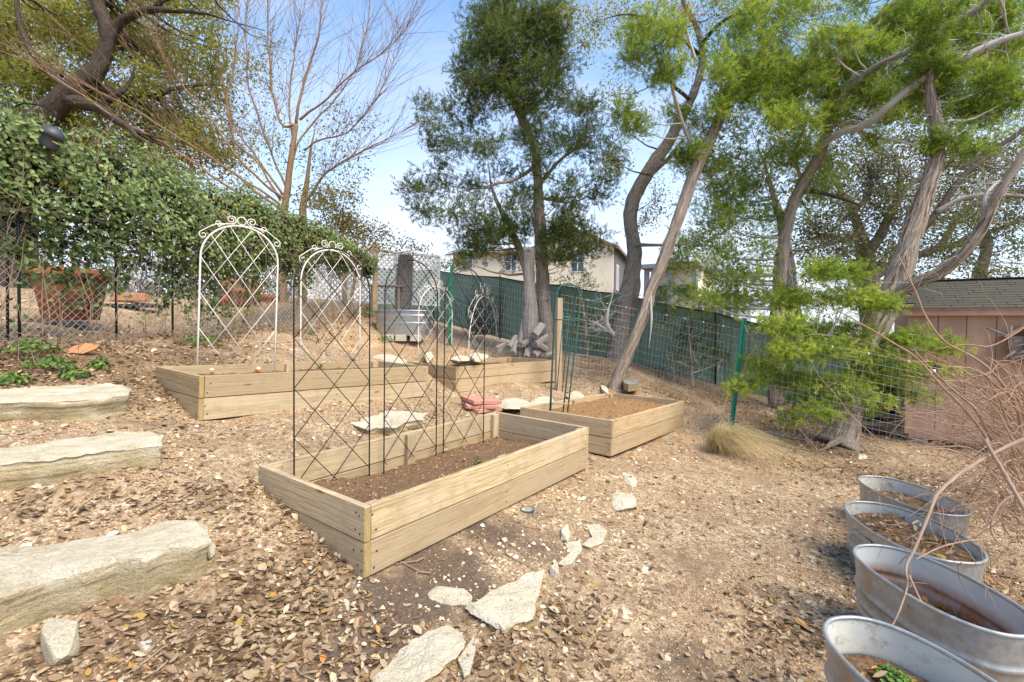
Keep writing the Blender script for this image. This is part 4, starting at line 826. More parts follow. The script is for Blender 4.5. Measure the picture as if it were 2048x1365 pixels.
# ------------------------------------------------------------------ wire fence with green steel posts
def seg_tube(ac, a, b, r, sides=4, **k):
    V, Fc, tv = tube(np.array([a, b]), r, sides, cap=False); ac.add(V, Fc)
def groundpt(p, dz=0.0): return np.array([p[0], p[1], g1(p[0], p[1]) + dz])
def t_post(label, foot, top, group='green steel fence posts'):
    foot, top = np.asarray(foot), np.asarray(top); v = top - foot; h = np.linalg.norm(v); q = Vector(v).to_track_quat('Z', 'Y')
    t = thing('fence_post', label, 'fence post', foot, group=group); t.rotation_euler = q.to_euler()
    V, Fc = cbox(.062, .008, h + .2, .001, (0, 0, h / 2 - .1)); mk('flange', V, Fc, 'green_metal', t)
    V, Fc = cbox(.008, .045, h + .2, .001, (0, .0265, h / 2 - .1)); mk('web', V, Fc, 'green_metal', t)
    ac = Acc()
    for i in range(int(h / .055)):
        V, Fc = cbox(.014, .010, .016, .002, (0, -.008, .05 + i * .055)); ac.add(V, Fc)
    ac.build('studs', 'green_metal', t, smooth=False, kind='stuff')
    ac = Acc()
    for i in range(0, int(h / .11)):
        V, Fc = cbox(.012, .004, .004, .001, (.012, -.006, .08 + i * .11)); ac.add(V, Fc)
    ac.build('wire_clips', 'white_dots', t, smooth=False, kind='stuff')
    return t
def lpath(pts): return np.array(pts, float)
tp_near_f, tp_near_t = ong(1463, 868), None
dn = px_of(tp_near_f)[2]; tp_near_t = P(1490, 637, dn * 1.0)
t_post('near green steel fence post right of the right bed', tp_near_f, tp_near_t)
tp_far_f = ong(899, 692); df = px_of(tp_far_f)[2]; tp_far_t = P(904, 531, df)
t_post('far green steel fence post in front of the steel tank end', tp_far_f, tp_far_t)
wf = P(1116, 772, 8.0); wf = groundpt(wf)
w_post = thing('wooden_post', 'pale square wooden fence post behind the green plant support', 'post', wf, .3)
V, Fc = cbox(1.72, .092, .092, .005); o = mk('post', V, Fc, 'post_wood', w_post); o.matrix_local = Matrix(((0, 0, 1, 0), (0, 1, 0, 0), (1, 0, 0, .66), (0, 0, 0, 1)))
# mesh follows the posts: (top point, bottom point) pairs
e_top, e_bot = P(1872, 736, 5.15), P(1862, 965, 5.15); f_bot = P(1965, 1005, 4.75); f_top = P(1972, 790, 4.75)
stations = [(P(768, 560, 10.6), P(768, 640, 10.6)), (P(904, 546, df + .03), P(899, 686, df + .03)), (P(1115, 588, 8.05), P(1115, 756, 8.05)), (P(1290, 622, 8.2), P(1262, 782, 8.2)), (P(1486, 660, dn + .03), P(1464, 862, dn + .03)), (P(1680, 697, 5.75), P(1668, 912, 5.75)), (e_top, e_bot), (f_top, f_bot)]
tops = smoothpath([s[0] for s in stations], step=.02); bots = smoothpath([s[1] for s in stations], step=.02)
def at_frac(path, fr):
    s = np.concatenate([[0], np.cumsum(np.linalg.norm(np.diff(path, axis=0), axis=1))]); t = np.clip(fr, 0, 1) * s[-1]; return np.stack([np.interp(t, s, path[:, i]) for i in range(3)], -1)
Lf = np.linalg.norm(np.diff(tops, axis=0), axis=1).sum(); nv = int(Lf / .066); fr = np.linspace(0, 1, nv)
wt_ = thing('wire_fence', 'welded wire mesh fence running past the green posts to the right', 'wire fence', groundpt(wf + np.array([.3, 0, 0])))
base = np.array(wt_.location); Tp, Bp = at_frac(tops, fr), at_frac(bots, fr); ac = Acc(); wob = rng.normal(0, .002, nv)
for i in range(nv): seg_tube(ac, Tp[i], Bp[i], .0011, 3)
ac.build('upright_wires', 'wire', wt_, base=base, kind='stuff')
for r in np.linspace(0, 1, 13):
    q = Tp * (1 - r) + Bp * r; q[:, 2] += vnoise(q * 1.0, 1.2, int(r * 99), 2) * .008; V, Fc, _ = tube(q, .0013, 4, cap=False); mk('line_wire', V - base, Fc, 'wire', wt_, True)
# little white insulators along the top wire
ac = Acc()
for fr_ in np.linspace(.48, .93, 14):
    p = at_frac(tops, np.array([fr_]))[0]; V, Fc = cbox(.012, .012, .02, .003, p + np.array([0, -.01, .0])); ac.add(V, Fc)
ac.build('clips', 'white_dots', wt_, base=base, smooth=False, kind='stuff')
# small solar lamp at the end of the wire fence
t = thing('solar_lamp', 'small black solar lamp clipped to the end of the wire fence', 'solar lamp', e_top)
V, Fc = cbox(.085, .02, .06, .004); mk('panel', V, Fc, 'dark_plastic', t, rot=(.6, .2, .3)); V, Fc = cbox(.05, .035, .035, .006, (-.035, .0, -.035)); mk('lamp_head', V, Fc, 'white_dots', t)
# ------------------------------------------------------------------ green screen fence behind
sst = [(P(752, 536, 15.0), P(752, 632, 15.0)), (P(868, 541, 14.0), P(868, 642, 14.0)), (P(1000, 555, 12.9), P(1000, 676, 12.9)), (P(1120, 571, 11.9), P(1120, 706, 11.9)), (P(1240, 588, 11.1), P(1240, 730, 11.1)), (P(1430, 626, 10.3), P(1430, 774, 10.3)), (P(1560, 655, 9.8), P(1560, 815, 9.8)), (P(1700, 690, 9.4), P(1700, 860, 9.4)), (P(1830, 720, 9.2), P(1830, 890, 9.2))]
sf = thing('screen_fence', 'long fence of dark green privacy cloth behind the trees', 'fence', groundpt(sst[4][1])); base = np.array(sf.location)
for k in range(len(sst) - 1):
    (t0, b0), (t1, b1) = sst[k], sst[k + 1]; nu, nw = 26, 10; u = np.linspace(0, 1, nu); w = np.linspace(0, 1, nw); V = []
    for ww in w:
        for uu in u:
            p = (t0 * (1 - uu) + t1 * uu) * (1 - ww) + (b0 * (1 - uu) + b1 * uu) * ww; p = p + np.array([.45, .55, 0]) * (.05 * math.sin(uu * math.pi) * (1 + .8 * ww) + .018 * math.sin(uu * 23 + k) * ww) - np.array([0, 0, .035]) * math.sin(uu * math.pi) * (1 - ww); V.append(p)
    V = np.array(V); ii, jj = np.meshgrid(np.arange(nw - 1), np.arange(nu - 1), indexing='ij'); kk = (ii * nu + jj).ravel(); mk('cloth_panel', V - base, np.stack([kk, kk + 1, kk + nu + 1, kk + nu], 1), 'screen', sf, True)
    V, Fc, _ = tube(V[:nu] + np.array([0, -.012, 0]), .014, 6); mk('hem', V - base, Fc, 'screen_hem', sf, True)
    V, Fc, _ = tube(np.array([b1 - [0, 0, .05], t1 + [0, 0, .05]]) + np.array([0, -.03, 0]), .02, 6); mk('post', V - base, Fc, 'black_metal', sf, True)
# ------------------------------------------------------------------ wooden post and white lattice behind the tank
wp2 = P(750, 640, 10.4); t = thing('wooden_post', 'weathered brown wooden post left of the steel tank', 'post', groundpt(wp2), .2)
V, Fc = cbox(1.62, .10, .10, .006); o = mk('post', V, Fc, 'board_warm', t); o.matrix_local = Matrix(((0, 0, 1, 0), (0, 1, 0, 0), (1, 0, 0, .70), (0, 0, 0, 1)))
la, lb = P(585, 620, 10.9), P(880, 626, 12.8); la = groundpt(la, -.05); lb = groundpt(lb, -.05); dv = lb - la; Ll = np.hypot(dv[0], dv[1]); lt = thing('lattice_fence', 'white diamond lattice fence behind the steel tank', 'lattice fence', la, math.atan2(dv[1], dv[0])); hh = 1.28
sl_mesh = {}
for s in (-1, 1):
    for k in range(int((Ll + hh) / .13) + 1):
        x0 = -hh + k * .13; pts = []
        for z in np.linspace(0, hh, 60):
            xx = x0 + z if s > 0 else x0 + hh - z
            if 0 <= xx <= Ll: pts.append((xx, z))
        if len(pts) < 4: continue
        (xa, za), (xb, zb) = pts[0], pts[-1]; ln = math.hypot(xb - xa, zb - za); key = round(ln, 2)
        if key not in sl_mesh:
            V, Fc = cbox(ln, .008, .042, .001); o = mk('slat', V, Fc, 'lattice_white', lt); sl_mesh[key] = o.data
        else: o = link('slat', sl_mesh[key], lt)
        o.location = ((xa + xb) / 2, s * .0045, (za + zb) / 2 + .02); o.rotation_euler = (0, -math.atan2(zb - za, xb - xa), 0)
for z in (.02, hh + .03):
    V, Fc = cbox(Ll, .03, .05, .003, (Ll / 2, 0, z)); mk('rail', V, Fc, 'lattice_white', lt)
for x in np.linspace(.03, Ll - .03, 4):
    V, Fc = cbox(.07, .07, hh + .1, .004, (x, .06, hh / 2)); mk('post', V, Fc, 'lattice_white', lt)
# ------------------------------------------------------------------ chain link fence under the vine
LP = [P(-260, 720, 3.5), P(0, 702, 4.25), P(300, 668, 5.55), P(500, 652, 7.06), P(640, 642, 8.7), P(740, 640, 10.4)]; LP = np.array([groundpt(p) for p in LP]); lpath_ = smoothpath(LP, step=.02)
lp_s = np.concatenate([[0], np.cumsum(np.linalg.norm(np.diff(lpath_[:, :2], axis=0), axis=1))]); LFL = lp_s[-1]
def lf(s, z=0.0):
    s = np.asarray(s, float); return np.stack([np.interp(s, lp_s, lpath_[:, 0]), np.interp(s, lp_s, lpath_[:, 1]), np.interp(s, lp_s, lpath_[:, 2]) + z], -1)
cl = thing('chain_link_fence', 'galvanised chain link fence carrying the green vine at left', 'fence', lf(2.0)); base = np.array(cl.location); CH = 1.25; ac = Acc(); stp = .075
for s in (-1, 1):
    for k in range(int((LFL + CH) / stp)):
        x0 = -CH + k * stp; z = np.linspace(0.02, CH, 9); x = x0 + z if s > 0 else x0 + CH - z; ok = (x >= 0) & (x <= LFL)
        if ok.sum() < 2: continue
        p = lf(x[ok], z[ok]); p[:, 1] += s * .003; V, Fc, _ = tube(p, .0021, 3, cap=False); ac.add(V, Fc)
ac.build('wire_mesh', 'wire_dark', cl, base=base, kind='stuff')
V, Fc, _ = tube(lf(np.linspace(0, LFL, 40), CH), .018, 7); mk('top_rail', V - base, Fc, 'wire_dark', cl, True)
def s_at_px(px): return min(np.linspace(0, LFL, 400), key=lambda s: abs(px_of(lf(s))[0] - px))
for px in (40, 345, 232):
    p = lf(s_at_px(px)); V, Fc, _ = tube(np.array([p - [0, 0, .1], p + [0, 0, CH + .1]]), .012, 8); mk('post', V - base, Fc, 'black_metal', cl, True)
# ------------------------------------------------------------------ shed
A = P(1814, 880, 7.3); B = P(2048, 912, 6.62); dv = (B - A); dv[2] = 0; dv /= np.linalg.norm(dv); bk = np.array([-dv[1], dv[0], 0]); yaw = math.atan2(dv[1], dv[0])
sh = thing('garden_shed', 'reddish brown wooden shed with grey shingle roof at right', 'shed', A, yaw); SW, SD, SH = 3.0, 1.9, 1.92; gap = .10
pw = .31; n = int(SW / pw)
V, Fc = cbox(pw - .008, .02, SH - gap - .02, .004); pm = None
for i in range(n):
    loc = (pw * (i + .5), .01, gap + (SH - gap) / 2)
    if pm is None: o = mk('siding_panel', V, Fc, 'shed_wall', sh, loc=loc); pm = o.data
    else: link('siding_panel', pm, sh, loc)
V, Fc = cbox(SW, .03, SH - gap, .003, (SW / 2 - .03, .036, gap + (SH - gap) / 2)); mk('wall', V, Fc, 'shed_trim', sh)
V, Fc = cbox(pw - .008, .02, SH - gap - .02, .004); pm = None
for i in range(int(SD / pw)):
    loc = (-.012, pw * (i + .5) + .055, gap + (SH - gap) / 2); r = (0, 0, math.pi / 2)
    if pm is None: o = mk('siding_panel', V, Fc, 'shed_wall', sh, loc=loc, rot=r); pm = o.data
    else: link('siding_panel', pm, sh, loc, r)
# gable end
rise = .46; V = np.array([[-.02, .03, SH], [-.02, SD, SH], [-.02, SD / 2, SH + rise], [.01, .03, SH], [.01, SD, SH], [.01, SD / 2, SH + rise]]); mk('gable', V, [np.array([[0, 2, 1], [3, 4, 5]]), np.array([[0, 1, 4, 3], [1, 2, 5, 4], [2, 0, 3, 5]])], 'shed_wall', sh)
for loc, sz in (((-.015, -.012, SH / 2 + gap / 2), (.05, .05, SH - gap)), ):
    V, Fc = cbox(*sz, .004, loc); mk('corner_trim', V, Fc, 'board_warm', sh)
V, Fc = cbox(SW + .24, .03, .085, .004, (SW / 2 - .0, -.11, SH - .012)); mk('fascia', V, Fc, 'shed_trim', sh)
V, Fc = cbox(SW + .24, .05, .028, .003, (SW / 2 - .0, -.118, SH + .046)); mk('drip_edge', V, Fc, 'shed_trim', sh)
V, Fc = cbox(SW, .12, .02, .002, (SW / 2, -.045, SH - .03)); mk('soffit', V, Fc, 'shed_trim', sh)
V, Fc = cbox(SW - .02, .02, .14, .004, (SW / 2, -.014, gap + .02)); mk('skirt_board', V, Fc, 'shed_trim', sh)
V, Fc = cbox(.55, .03, .14, .004, (-.03, .65, 1.55)); o = mk('vent', V, Fc, 'shed_trim', sh); o.matrix_local = Matrix(((0, -1, 0, -.03), (1, 0, 0, .4), (0, 0, 1, 0), (0, 0, 0, 1)))
# roof: deck and shingles
slope = math.atan2(rise + .03, SD / 2 + .13); sl_len = math.hypot(rise + .03, SD / 2 + .13); rows = 12; ex = sl_len / rows; tabw = .33
for s in (0, 1):
    V, Fc = cbox(SW + .26, sl_len + .02, .025, .003, (0, sl_len / 2, -.014)); o = mk('roof_deck', V, Fc, 'shed_trim', sh)
    Mr = Matrix.Translation((SW / 2, -.135, SH + .05)) @ Matrix.Rotation(slope, 4, 'X')
    if s: Mr = Matrix.Translation((SW / 2, SD + .135, SH + .05)) @ Matrix.Rotation(math.pi, 4, 'Z') @ Matrix.Rotation(slope, 4, 'X')
    o.matrix_local = Mr
    if s == 0: M0 = Mr
V, Fc = cbox(tabw - .006, ex + .035, .007, .001); shm = None
for r in range(rows):
    k = int((SW + .28) / tabw) + 1
    for i in range(k):
        x = -(SW + .26) / 2 + tabw * (i + .5 + (.5 if r % 2 else 0)) - (.1 if r % 3 == 0 else 0)
        if x > (SW + .3) / 2: continue
        Mx = M0 @ Matrix.Translation((x, (r + .5) * ex, .010 + random.uniform(0, .002))) @ Matrix.Rotation(-.055, 4, 'X')
        if shm is None: o = mk('shingle', V, Fc, 'shingle', sh); shm = o.data
        else: o = link('shingle', shm, sh)
        o.matrix_local = Mx
V, Fc = cbox(SW + .27, .22, .012, .002, (SW / 2, SD / 2, SH + rise + .085)); mk('ridge_cap', V, Fc, 'shingle', sh)
for x in (.15, 1.0, 1.9, 2.8):
    V, Fc = cbox(.2, .3, .16, .006, (x, .2, .02)); mk('foundation_block', V, Fc, 'block', sh)
# rustic stick house ornament on the shed wall
hx = 1.02; o0 = np.array(sh.matrix_world @ Vector((0, 0, 0))) if False else A + dv * hx
rz = EYE[2] - .12
rh = thing('rustic_birdhouse', 'rustic birdhouse of grey sticks hung on the shed wall', 'birdhouse', (A + dv * 1.13)[:2].tolist() + [EYE[2] - .32], yaw)
V, Fc = cbox(.26, .14, .34, .005, (0.04, -.12, .13)); mk('box', V, Fc, 'grey_wood', rh)
for s in (-1, 1):
    V, Fc = cbox(.26, .24, .025, .003); o = mk('roof_board', V, Fc, 'shed_trim', rh); o.matrix_local = Matrix.Translation((.04 + s * .10, -.13, .36)) @ Matrix.Rotation(s * .62, 4, 'Y')
for p0, p1, r in (((-.36, -.2, .42), (-.05, -.2, .26), .013), ((-.24, -.21, -.09), (-.06, -.22, .10), .02), ((-.1, -.2, .44), (-.1, -.2, -.1), .014), ((-.1, -.23, .02), (.12, -.23, .16), .017), ((.02, -.22, -.1), (.05, -.22, .3), .015), ((-.16, -.22, .12), (.14, -.22, .24), .012), ((.12, -.22, -.08), (.1, -.22, .33), .015)):
    V, Fc, tv = tube(np.array([p0, p1]), r, 7, ridge=.2); mk('stick', V, Fc, 'bark_grey', rh, True, attrs={'tuv': tv})
# timber steps by the shed door, and a dark box standing in for the shaded gap behind
for i, (zz, yy) in enumerate(((.14, -.0), (.30, .28))):
    V, Fc = cbox(.85, .14, .045, .004); c = P(1770, 850 - i * 18, 7.7 + i * .25); boxthing('wooden_step', ('lower', 'upper')[i] + ' weathered timber step beside the shed corner', 'step', 'grey_wood', (.85, .2, .05), (c[0], c[1], c[2]), yaw + .1, group='timber steps')
boxthing('dark_gap_box', 'dark box standing in for the shaded gap behind the shed corner', 'box', 'dark_plastic', (.55, .4, .75), P(1772, 800, 8.6), .2)

# ------------------------------------------------------------------ houses beyond
def house_cream():
    a, b = P(905, 600, 31.0), P(1226, 600, 27.5); z0 = -1.5 + EYE[2]; d = b - a; d[2] = 0; Lh = np.linalg.norm(d); d /= Lh; yaw = math.atan2(d[1], d[0])
    top = P(1226, 492, 27.5)[2]; H = top - z0
    t = thing('house', 'cream stucco house behind the central cedar', 'house', (a[0], a[1], z0), yaw)
    V, Fc = cbox(Lh, 6, H, .01, (Lh / 2, 3, H / 2)); mk('wall', V, Fc, 'stucco', t)
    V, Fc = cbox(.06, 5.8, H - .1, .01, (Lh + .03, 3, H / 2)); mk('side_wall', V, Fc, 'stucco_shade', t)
    # gable facing the camera over the right half, its eave and ridge
    gx0, gx1 = Lh * .52, Lh; gm = (gx0 + gx1) / 2; gr = 1.15; V = np.array([[gx0, -.02, H], [gx1, -.02, H], [gm, -.02, H + gr], [gx0, 5.9, H], [gx1, 5.9, H], [gm, 5.9, H + gr]]); mk('gable', V, [np.array([[0, 1, 2], [3, 5, 4]]), np.array([[0, 3, 4, 1]])], 'stucco', t)
    rf = mk('roof', np.array([[gx0 - .3, -.35, H - .1], [gm, -.35, H + gr + .05], [gx1 + .35, -.35, H - .1], [gx0 - .3, 6.2, H - .1], [gm, 6.2, H + gr + .05], [gx1 + .35, 6.2, H - .1], [gx0 - .3, -.35, H - .25], [gm, -.35, H + gr - .1], [gx1 + .35, -.35, H - .25], [gx0 - .3, 6.2, H - .25], [gm, 6.2, H + gr - .1], [gx1 + .35, 6.2, H - .25]]),
       np.array([[0, 3, 4, 1], [1, 4, 5, 2], [6, 7, 10, 9], [7, 8, 11, 10], [0, 1, 7, 6], [1, 2, 8, 7], [2, 5, 11, 8], [3, 0, 6, 9]]), 'roof_far', t)
    mk('low_roof', np.array([[-.3, -.4, H - .1], [gx0 + .3, -.4, H - .1], [gx0 + .3, 3, H + .7], [-.3, 3, H + .7], [-.3, -.4, H - .2], [gx0 + .3, -.4, H - .2]]), np.array([[0, 1, 2, 3], [4, 5, 1, 0]]), 'roof_far', t)
    def win(xc, zc, w, h):
        f = mk('window', *cbox(w, .08, h, .01, (xc, -.03, zc)), 'white_paint', t)
        for sx in (-1, 1):
            for sz in (-1, 1):
                V, Fc = cbox(w / 2 - .09, .03, h / 2 - .09, .004, (xc + sx * (w / 4 - .01), -.065, zc + sz * (h / 4 - .01))); mk('pane', V, Fc, 'glass', f)
    def at(px, py):
        r = ray(px, py); nrm = np.array([-d[1], d[0], 0]); k = ((a - EYE) @ nrm) / (r @ nrm); q = EYE + r * k; return (q - a) @ d, q[2] - z0
    for px, py, w, h in ((1023, 523, .75, 1.2), (1156, 525, .8, 1.15), (935, 520, .8, 1.2)): x, z = at(px, py); win(x, z, w, h)
    V, Fc = cbox(.04, .9, 1.5, .01, (Lh + .07, 1.2, H - 1.7)); f = mk('window', V, Fc, 'white_paint', t); V, Fc = cbox(.03, .78, 1.36, .01, (Lh + .085, 1.2, H - 1.7)); mk('pane', V, Fc, 'glass', f)
house_cream()
def house_grey():
    a, b = P(1290, 640, 33), P(1392, 640, 31); z0 = -2.2 + EYE[2]; d = b - a; d[2] = 0; Lh = np.linalg.norm(d); d /= Lh; yaw = math.atan2(d[1], d[0]); top = P(1392, 533, 31)[2]; H = top - z0
    t = thing('house', 'distant cream house with grey flat eaves, white porch columns and chimney', 'house', (a[0], a[1], z0), yaw)
    V, Fc = cbox(Lh - .4, 5, H, .01, (Lh / 2, 2.9, H / 2)); mk('wall', V, Fc, 'stucco', t); V, Fc = cbox(Lh + .5, 6.2, .3, .02, (Lh / 2, 2.6, H + .14)); rf = mk('roof', V, Fc, 'grey_trim', t)
    V, Fc = cbox(.6, .5, .9, .01, (Lh - .5, 2.4, H + .72)); ch = mk('chimney', V, Fc, 'stucco', rf)
    V, Fc = cbox(Lh + .2, .7, .22, .01, (Lh / 2, .1, H * .46)); mk('balcony_floor', V, Fc, 'grey_trim', t)
    for x in (.1, Lh * .5, Lh - .1): V, Fc = cbox(.28, .28, H - .02, .01, (x, -.1, H / 2)); mk('column', V, Fc, 'grey_trim', t)
    for x in (Lh * .28, Lh * .74):
        for z in (H * .74, H * .24): V, Fc = cbox(.95, .08, 1.25, .01, (x, .38, z)); w = mk('window', V, Fc, 'white_paint', t); V, Fc = cbox(.8, .03, 1.08, .004, (x, .335, z)); mk('pane', V, Fc, 'glass', w)
    # lower wing to the right with a white two storey porch
    q = P(1462, 640, 30); wl = np.linalg.norm((q - b)[:2]) + .2; wh = P(1430, 582, 30.5)[2] - z0
    V, Fc = cbox(wl, 3.6, wh - .3, .01, (Lh + wl / 2 + .1, 3.1, (wh - .3) / 2)); mk('wing_wall', V, Fc, 'grey_trim', t); V, Fc = cbox(wl + .1, 4.2, .18, .01, (Lh + wl / 2 + .1, 2.6, wh - .05)); mk('wing_roof', V, Fc, 'white_paint', t)
    for i in range(6): V, Fc = cbox(.13, .13, wh - .2, .01, (Lh + .25 + wl * i / 5.2, .7, (wh - .2) / 2)); mk('porch_post', V, Fc, 'white_paint', t)
    for z in (wh * .42, wh * .55, wh * .80): V, Fc = cbox(wl, .1, .12, .01, (Lh + wl / 2 + .1, .62, z)); mk('porch_rail', V, Fc, 'white_paint', t)
house_grey()

# ------------------------------------------------------------------ garden things beyond the chain link fence
def lathe(name, prof, mat, parent, n=36, loc=None):
    a = np.linspace(0, 2 * math.pi, n, endpoint=False); V = np.concatenate([np.stack([np.cos(a) * r, np.sin(a) * r, 0 * a + z], 1) for r, z in prof]); m = len(prof); i = np.arange(m - 1)[:, None]; j = np.arange(n)[None]
    return mk(name, V, np.stack([i * n + j, i * n + (j + 1) % n, (i + 1) * n + (j + 1) % n, (i + 1) * n + j], -1).reshape(-1, 4), mat, parent, True, loc)
def pot(label, px, py, d, R, h, mat='terracotta', lean=(0, 0)):
    c = P(px, py, d); t = thing('flower_pot', label, 'flower pot', c, 0, 'terracotta pots'); t.rotation_euler = (*lean, 0)
    lathe('body', [(0.001, 0), (R * .68, 0), (R * .9, h * .8), (R * .9, h * .82)], mat, t); lathe('rim', [(R * .9, h * .80), (R, h * .80), (R * 1.02, h), (R * .9, h), (R * .86, h * .82)], mat, t); lathe('soil', [(R * .88, h * .93), (.001, h * .94)], 'soil', t); return t
pot('big terracotta pot behind the chain link fence at far left', 143, 640, 6.1, .40, .62)
pot('terracotta pot lying half seen under the vine, behind first white trellis', 478, 640, 9.2, .34, .70, 'terracotta', (.25, .2))
pot('small terracotta pot under the vine at the left of lattice', 535, 640, 9.6, .22, .5, 'terracotta')
c = P(262, 601, 8.2); t = thing('window_box', 'low orange terracotta planter box under the vine', 'planter', c, .1); V, Fc = cbox(.52, .2, .13, .01, (0, 0, .05)); mk('box', V, Fc, 'terracotta_pale', t); V, Fc = cbox(.46, .14, .02, .004, (0, 0, .115)); mk('soil', V, Fc, 'soil', t)
boxthing('planter_tray', 'black plastic tray on the ground beneath the orange planter', 'tray', 'dark_plastic', (.85, .25, .05), P(262, 612, 7.8), .1)
# terracotta shard leaning at the foot of the fence
g = ong(160, 712); V = np.array([[-.11, 0, 0], [.02, .0, -.01], [.12, .0, .045], [.135, .01, .09], [.02, .015, .10], [-.08, .01, .06]]); V2 = V + np.array([0, .012, 0]); n = 6; j = np.arange(n)
mk('terracotta_shard', np.vstack([V, V2]) * 1.0, [np.array([[0, 1, 2, 3, 4, 5], [11, 10, 9, 8, 7, 6]]), np.stack([j, j + 6, (j + 1) % 6 + 6, (j + 1) % 6], 1)], 'terracotta_pale', None, False, (g[0], g[1], g[2] + .03), None, (-.35, .05, .2))
tag(bpy.data.objects['terracotta_shard'], 'pale broken terracotta piece lying below the chain link fence', 'shard')
c = P(449, 612, 8.6); t = thing('garden_ornament', 'small red ornament under the vine behind the largest white trellis', 'ornament', c); lathe('body', [(.001, 0), (.05, .01), (.06, .07), (.045, .12), (.05, .15), (.02, .19), (.001, .2)], 'red_paint', t, 16); lathe('base', [(.001, -.06), (.045, -.06), (.04, .0), (.03, .01)], 'rust', t, 16)
# sunflower-like glass and rust plaque hung on the lattice
c = P(622, 545, 11.2); t = thing('sun_plaque', 'round glass plaque with rusty petals hung on the white lattice', 'plaque', c); t.rotation_euler = (math.radians(90), 0, .35)
lathe('glass_disc', [(.001, .03), (.15, .02), (.2, 0)], 'teal_glass', t, 28)
for k in range(18):
    a = k * math.pi / 9; V = np.array([[.19, -.03, 0], [.19, .03, 0], [.29, .022, .012], [.31, 0, .015], [.29, -.022, .012]]); V = np.vstack([V, V - [0, 0, .006]]); j = np.arange(5); mk('petal', V, [np.array([[0, 4, 3, 2, 1], [5, 6, 7, 8, 9]]), np.stack([j, j + 5, (j + 1) % 5 + 5, (j + 1) % 5], 1)], 'rust', t, rot=(0, 0, a))
# tree stump post behind the tank and a little bench
c = P(806, 640, 11.4); c = groundpt(c); t = thing('mesh_column', 'dark mesh-wrapped trunk standing behind the steel tank', 'post', c); V, Fc, tv = tube(smoothpath([[0, 0, -.1], [.02, 0, .8], [.06, 0, 1.45]], n=8), np.linspace(.19, .17, 17), 16, ridge=.12); mk('trunk', V, Fc, 'bark_oak', t, True, attrs={'tuv': tv})
ac = Acc()
for s in (-1, 1):
    for k in range(16):
        z = np.linspace(0, 1.4, 24); a = s * z * 3 + k * math.pi / 8; V, Fc, _ = tube(np.stack([np.cos(a) * .205 + z * .035, np.sin(a) * .205, z], 1), .003, 3, cap=False); ac.add(V, Fc)
ac.build('wire_wrap', 'wire_dark', t, kind='stuff')
c = groundpt(P(772, 634, 11.2)); t = thing('bench', 'low weathered wooden bench behind the steel tank', 'bench', c, .1)
V, Fc = cbox(.8, .28, .04, .004, (0, 0, .62)); mk('seat', V, Fc, 'grey_wood', t)
for x in (-.3, .3): V, Fc = cbox(.06, .22, .62, .004, (x, 0, .3)); mk('leg', V, Fc, 'grey_wood', t)
# shepherd's hook and a grey hooded feeder in the vine
c = lf(s_at_px(16)); top = P(14, 172, px_of(c)[2]); t = thing('shepherd_hook', 'black shepherd hook rising out of the vine at upper left', 'hook', c); b = np.array(c)
V, Fc, _ = tube(np.array([c - [0, 0, .1], top]), .011, 8); mk('pole', V - b, Fc, 'black_metal', t, True); dd = px_of(c)[2]
V, Fc, _ = tube(np.array([top + [0, 0, -.03], top + [0, 0, .012]]), .019, 10); mk('finial', V - b, Fc, 'black_metal', t, True)
hk = smoothpath([P(22, 218, dd), P(45, 208, dd), P(75, 210, dd), P(100, 218, dd), P(112, 228, dd), P(110, 236, dd)], n=5); V, Fc, _ = tube(hk, .007, 7); mk('hook_arm', V - b, Fc, 'black_metal', t, True)
hk = smoothpath([P(0, 190, dd), P(8, 196, dd), P(14, 206, dd)], n=5); V, Fc, _ = tube(hk, .006, 7); mk('hook_arm', V - b, Fc, 'black_metal', t, True)
c = P(106, 272, dd + .05); t = thing('bird_feeder', 'dark grey hooded bird feeder hanging above the vine', 'bird feeder', c); t.rotation_euler = (0, .35, .2)
lathe('hood', [(.001, .08), (.035, .076), (.07, .06), (.095, .02), (.10, -.02), (.092, -.02)], 'grey_plastic', t, 32); lathe('tube_body', [(.001, -.13), (.055, -.13), (.07, -.10), (.07, .0)], 'grey_plastic', t, 24); lathe('knob', [(.014, .07), (.016, .086), (.001, .092)], 'grey_plastic', t, 12)
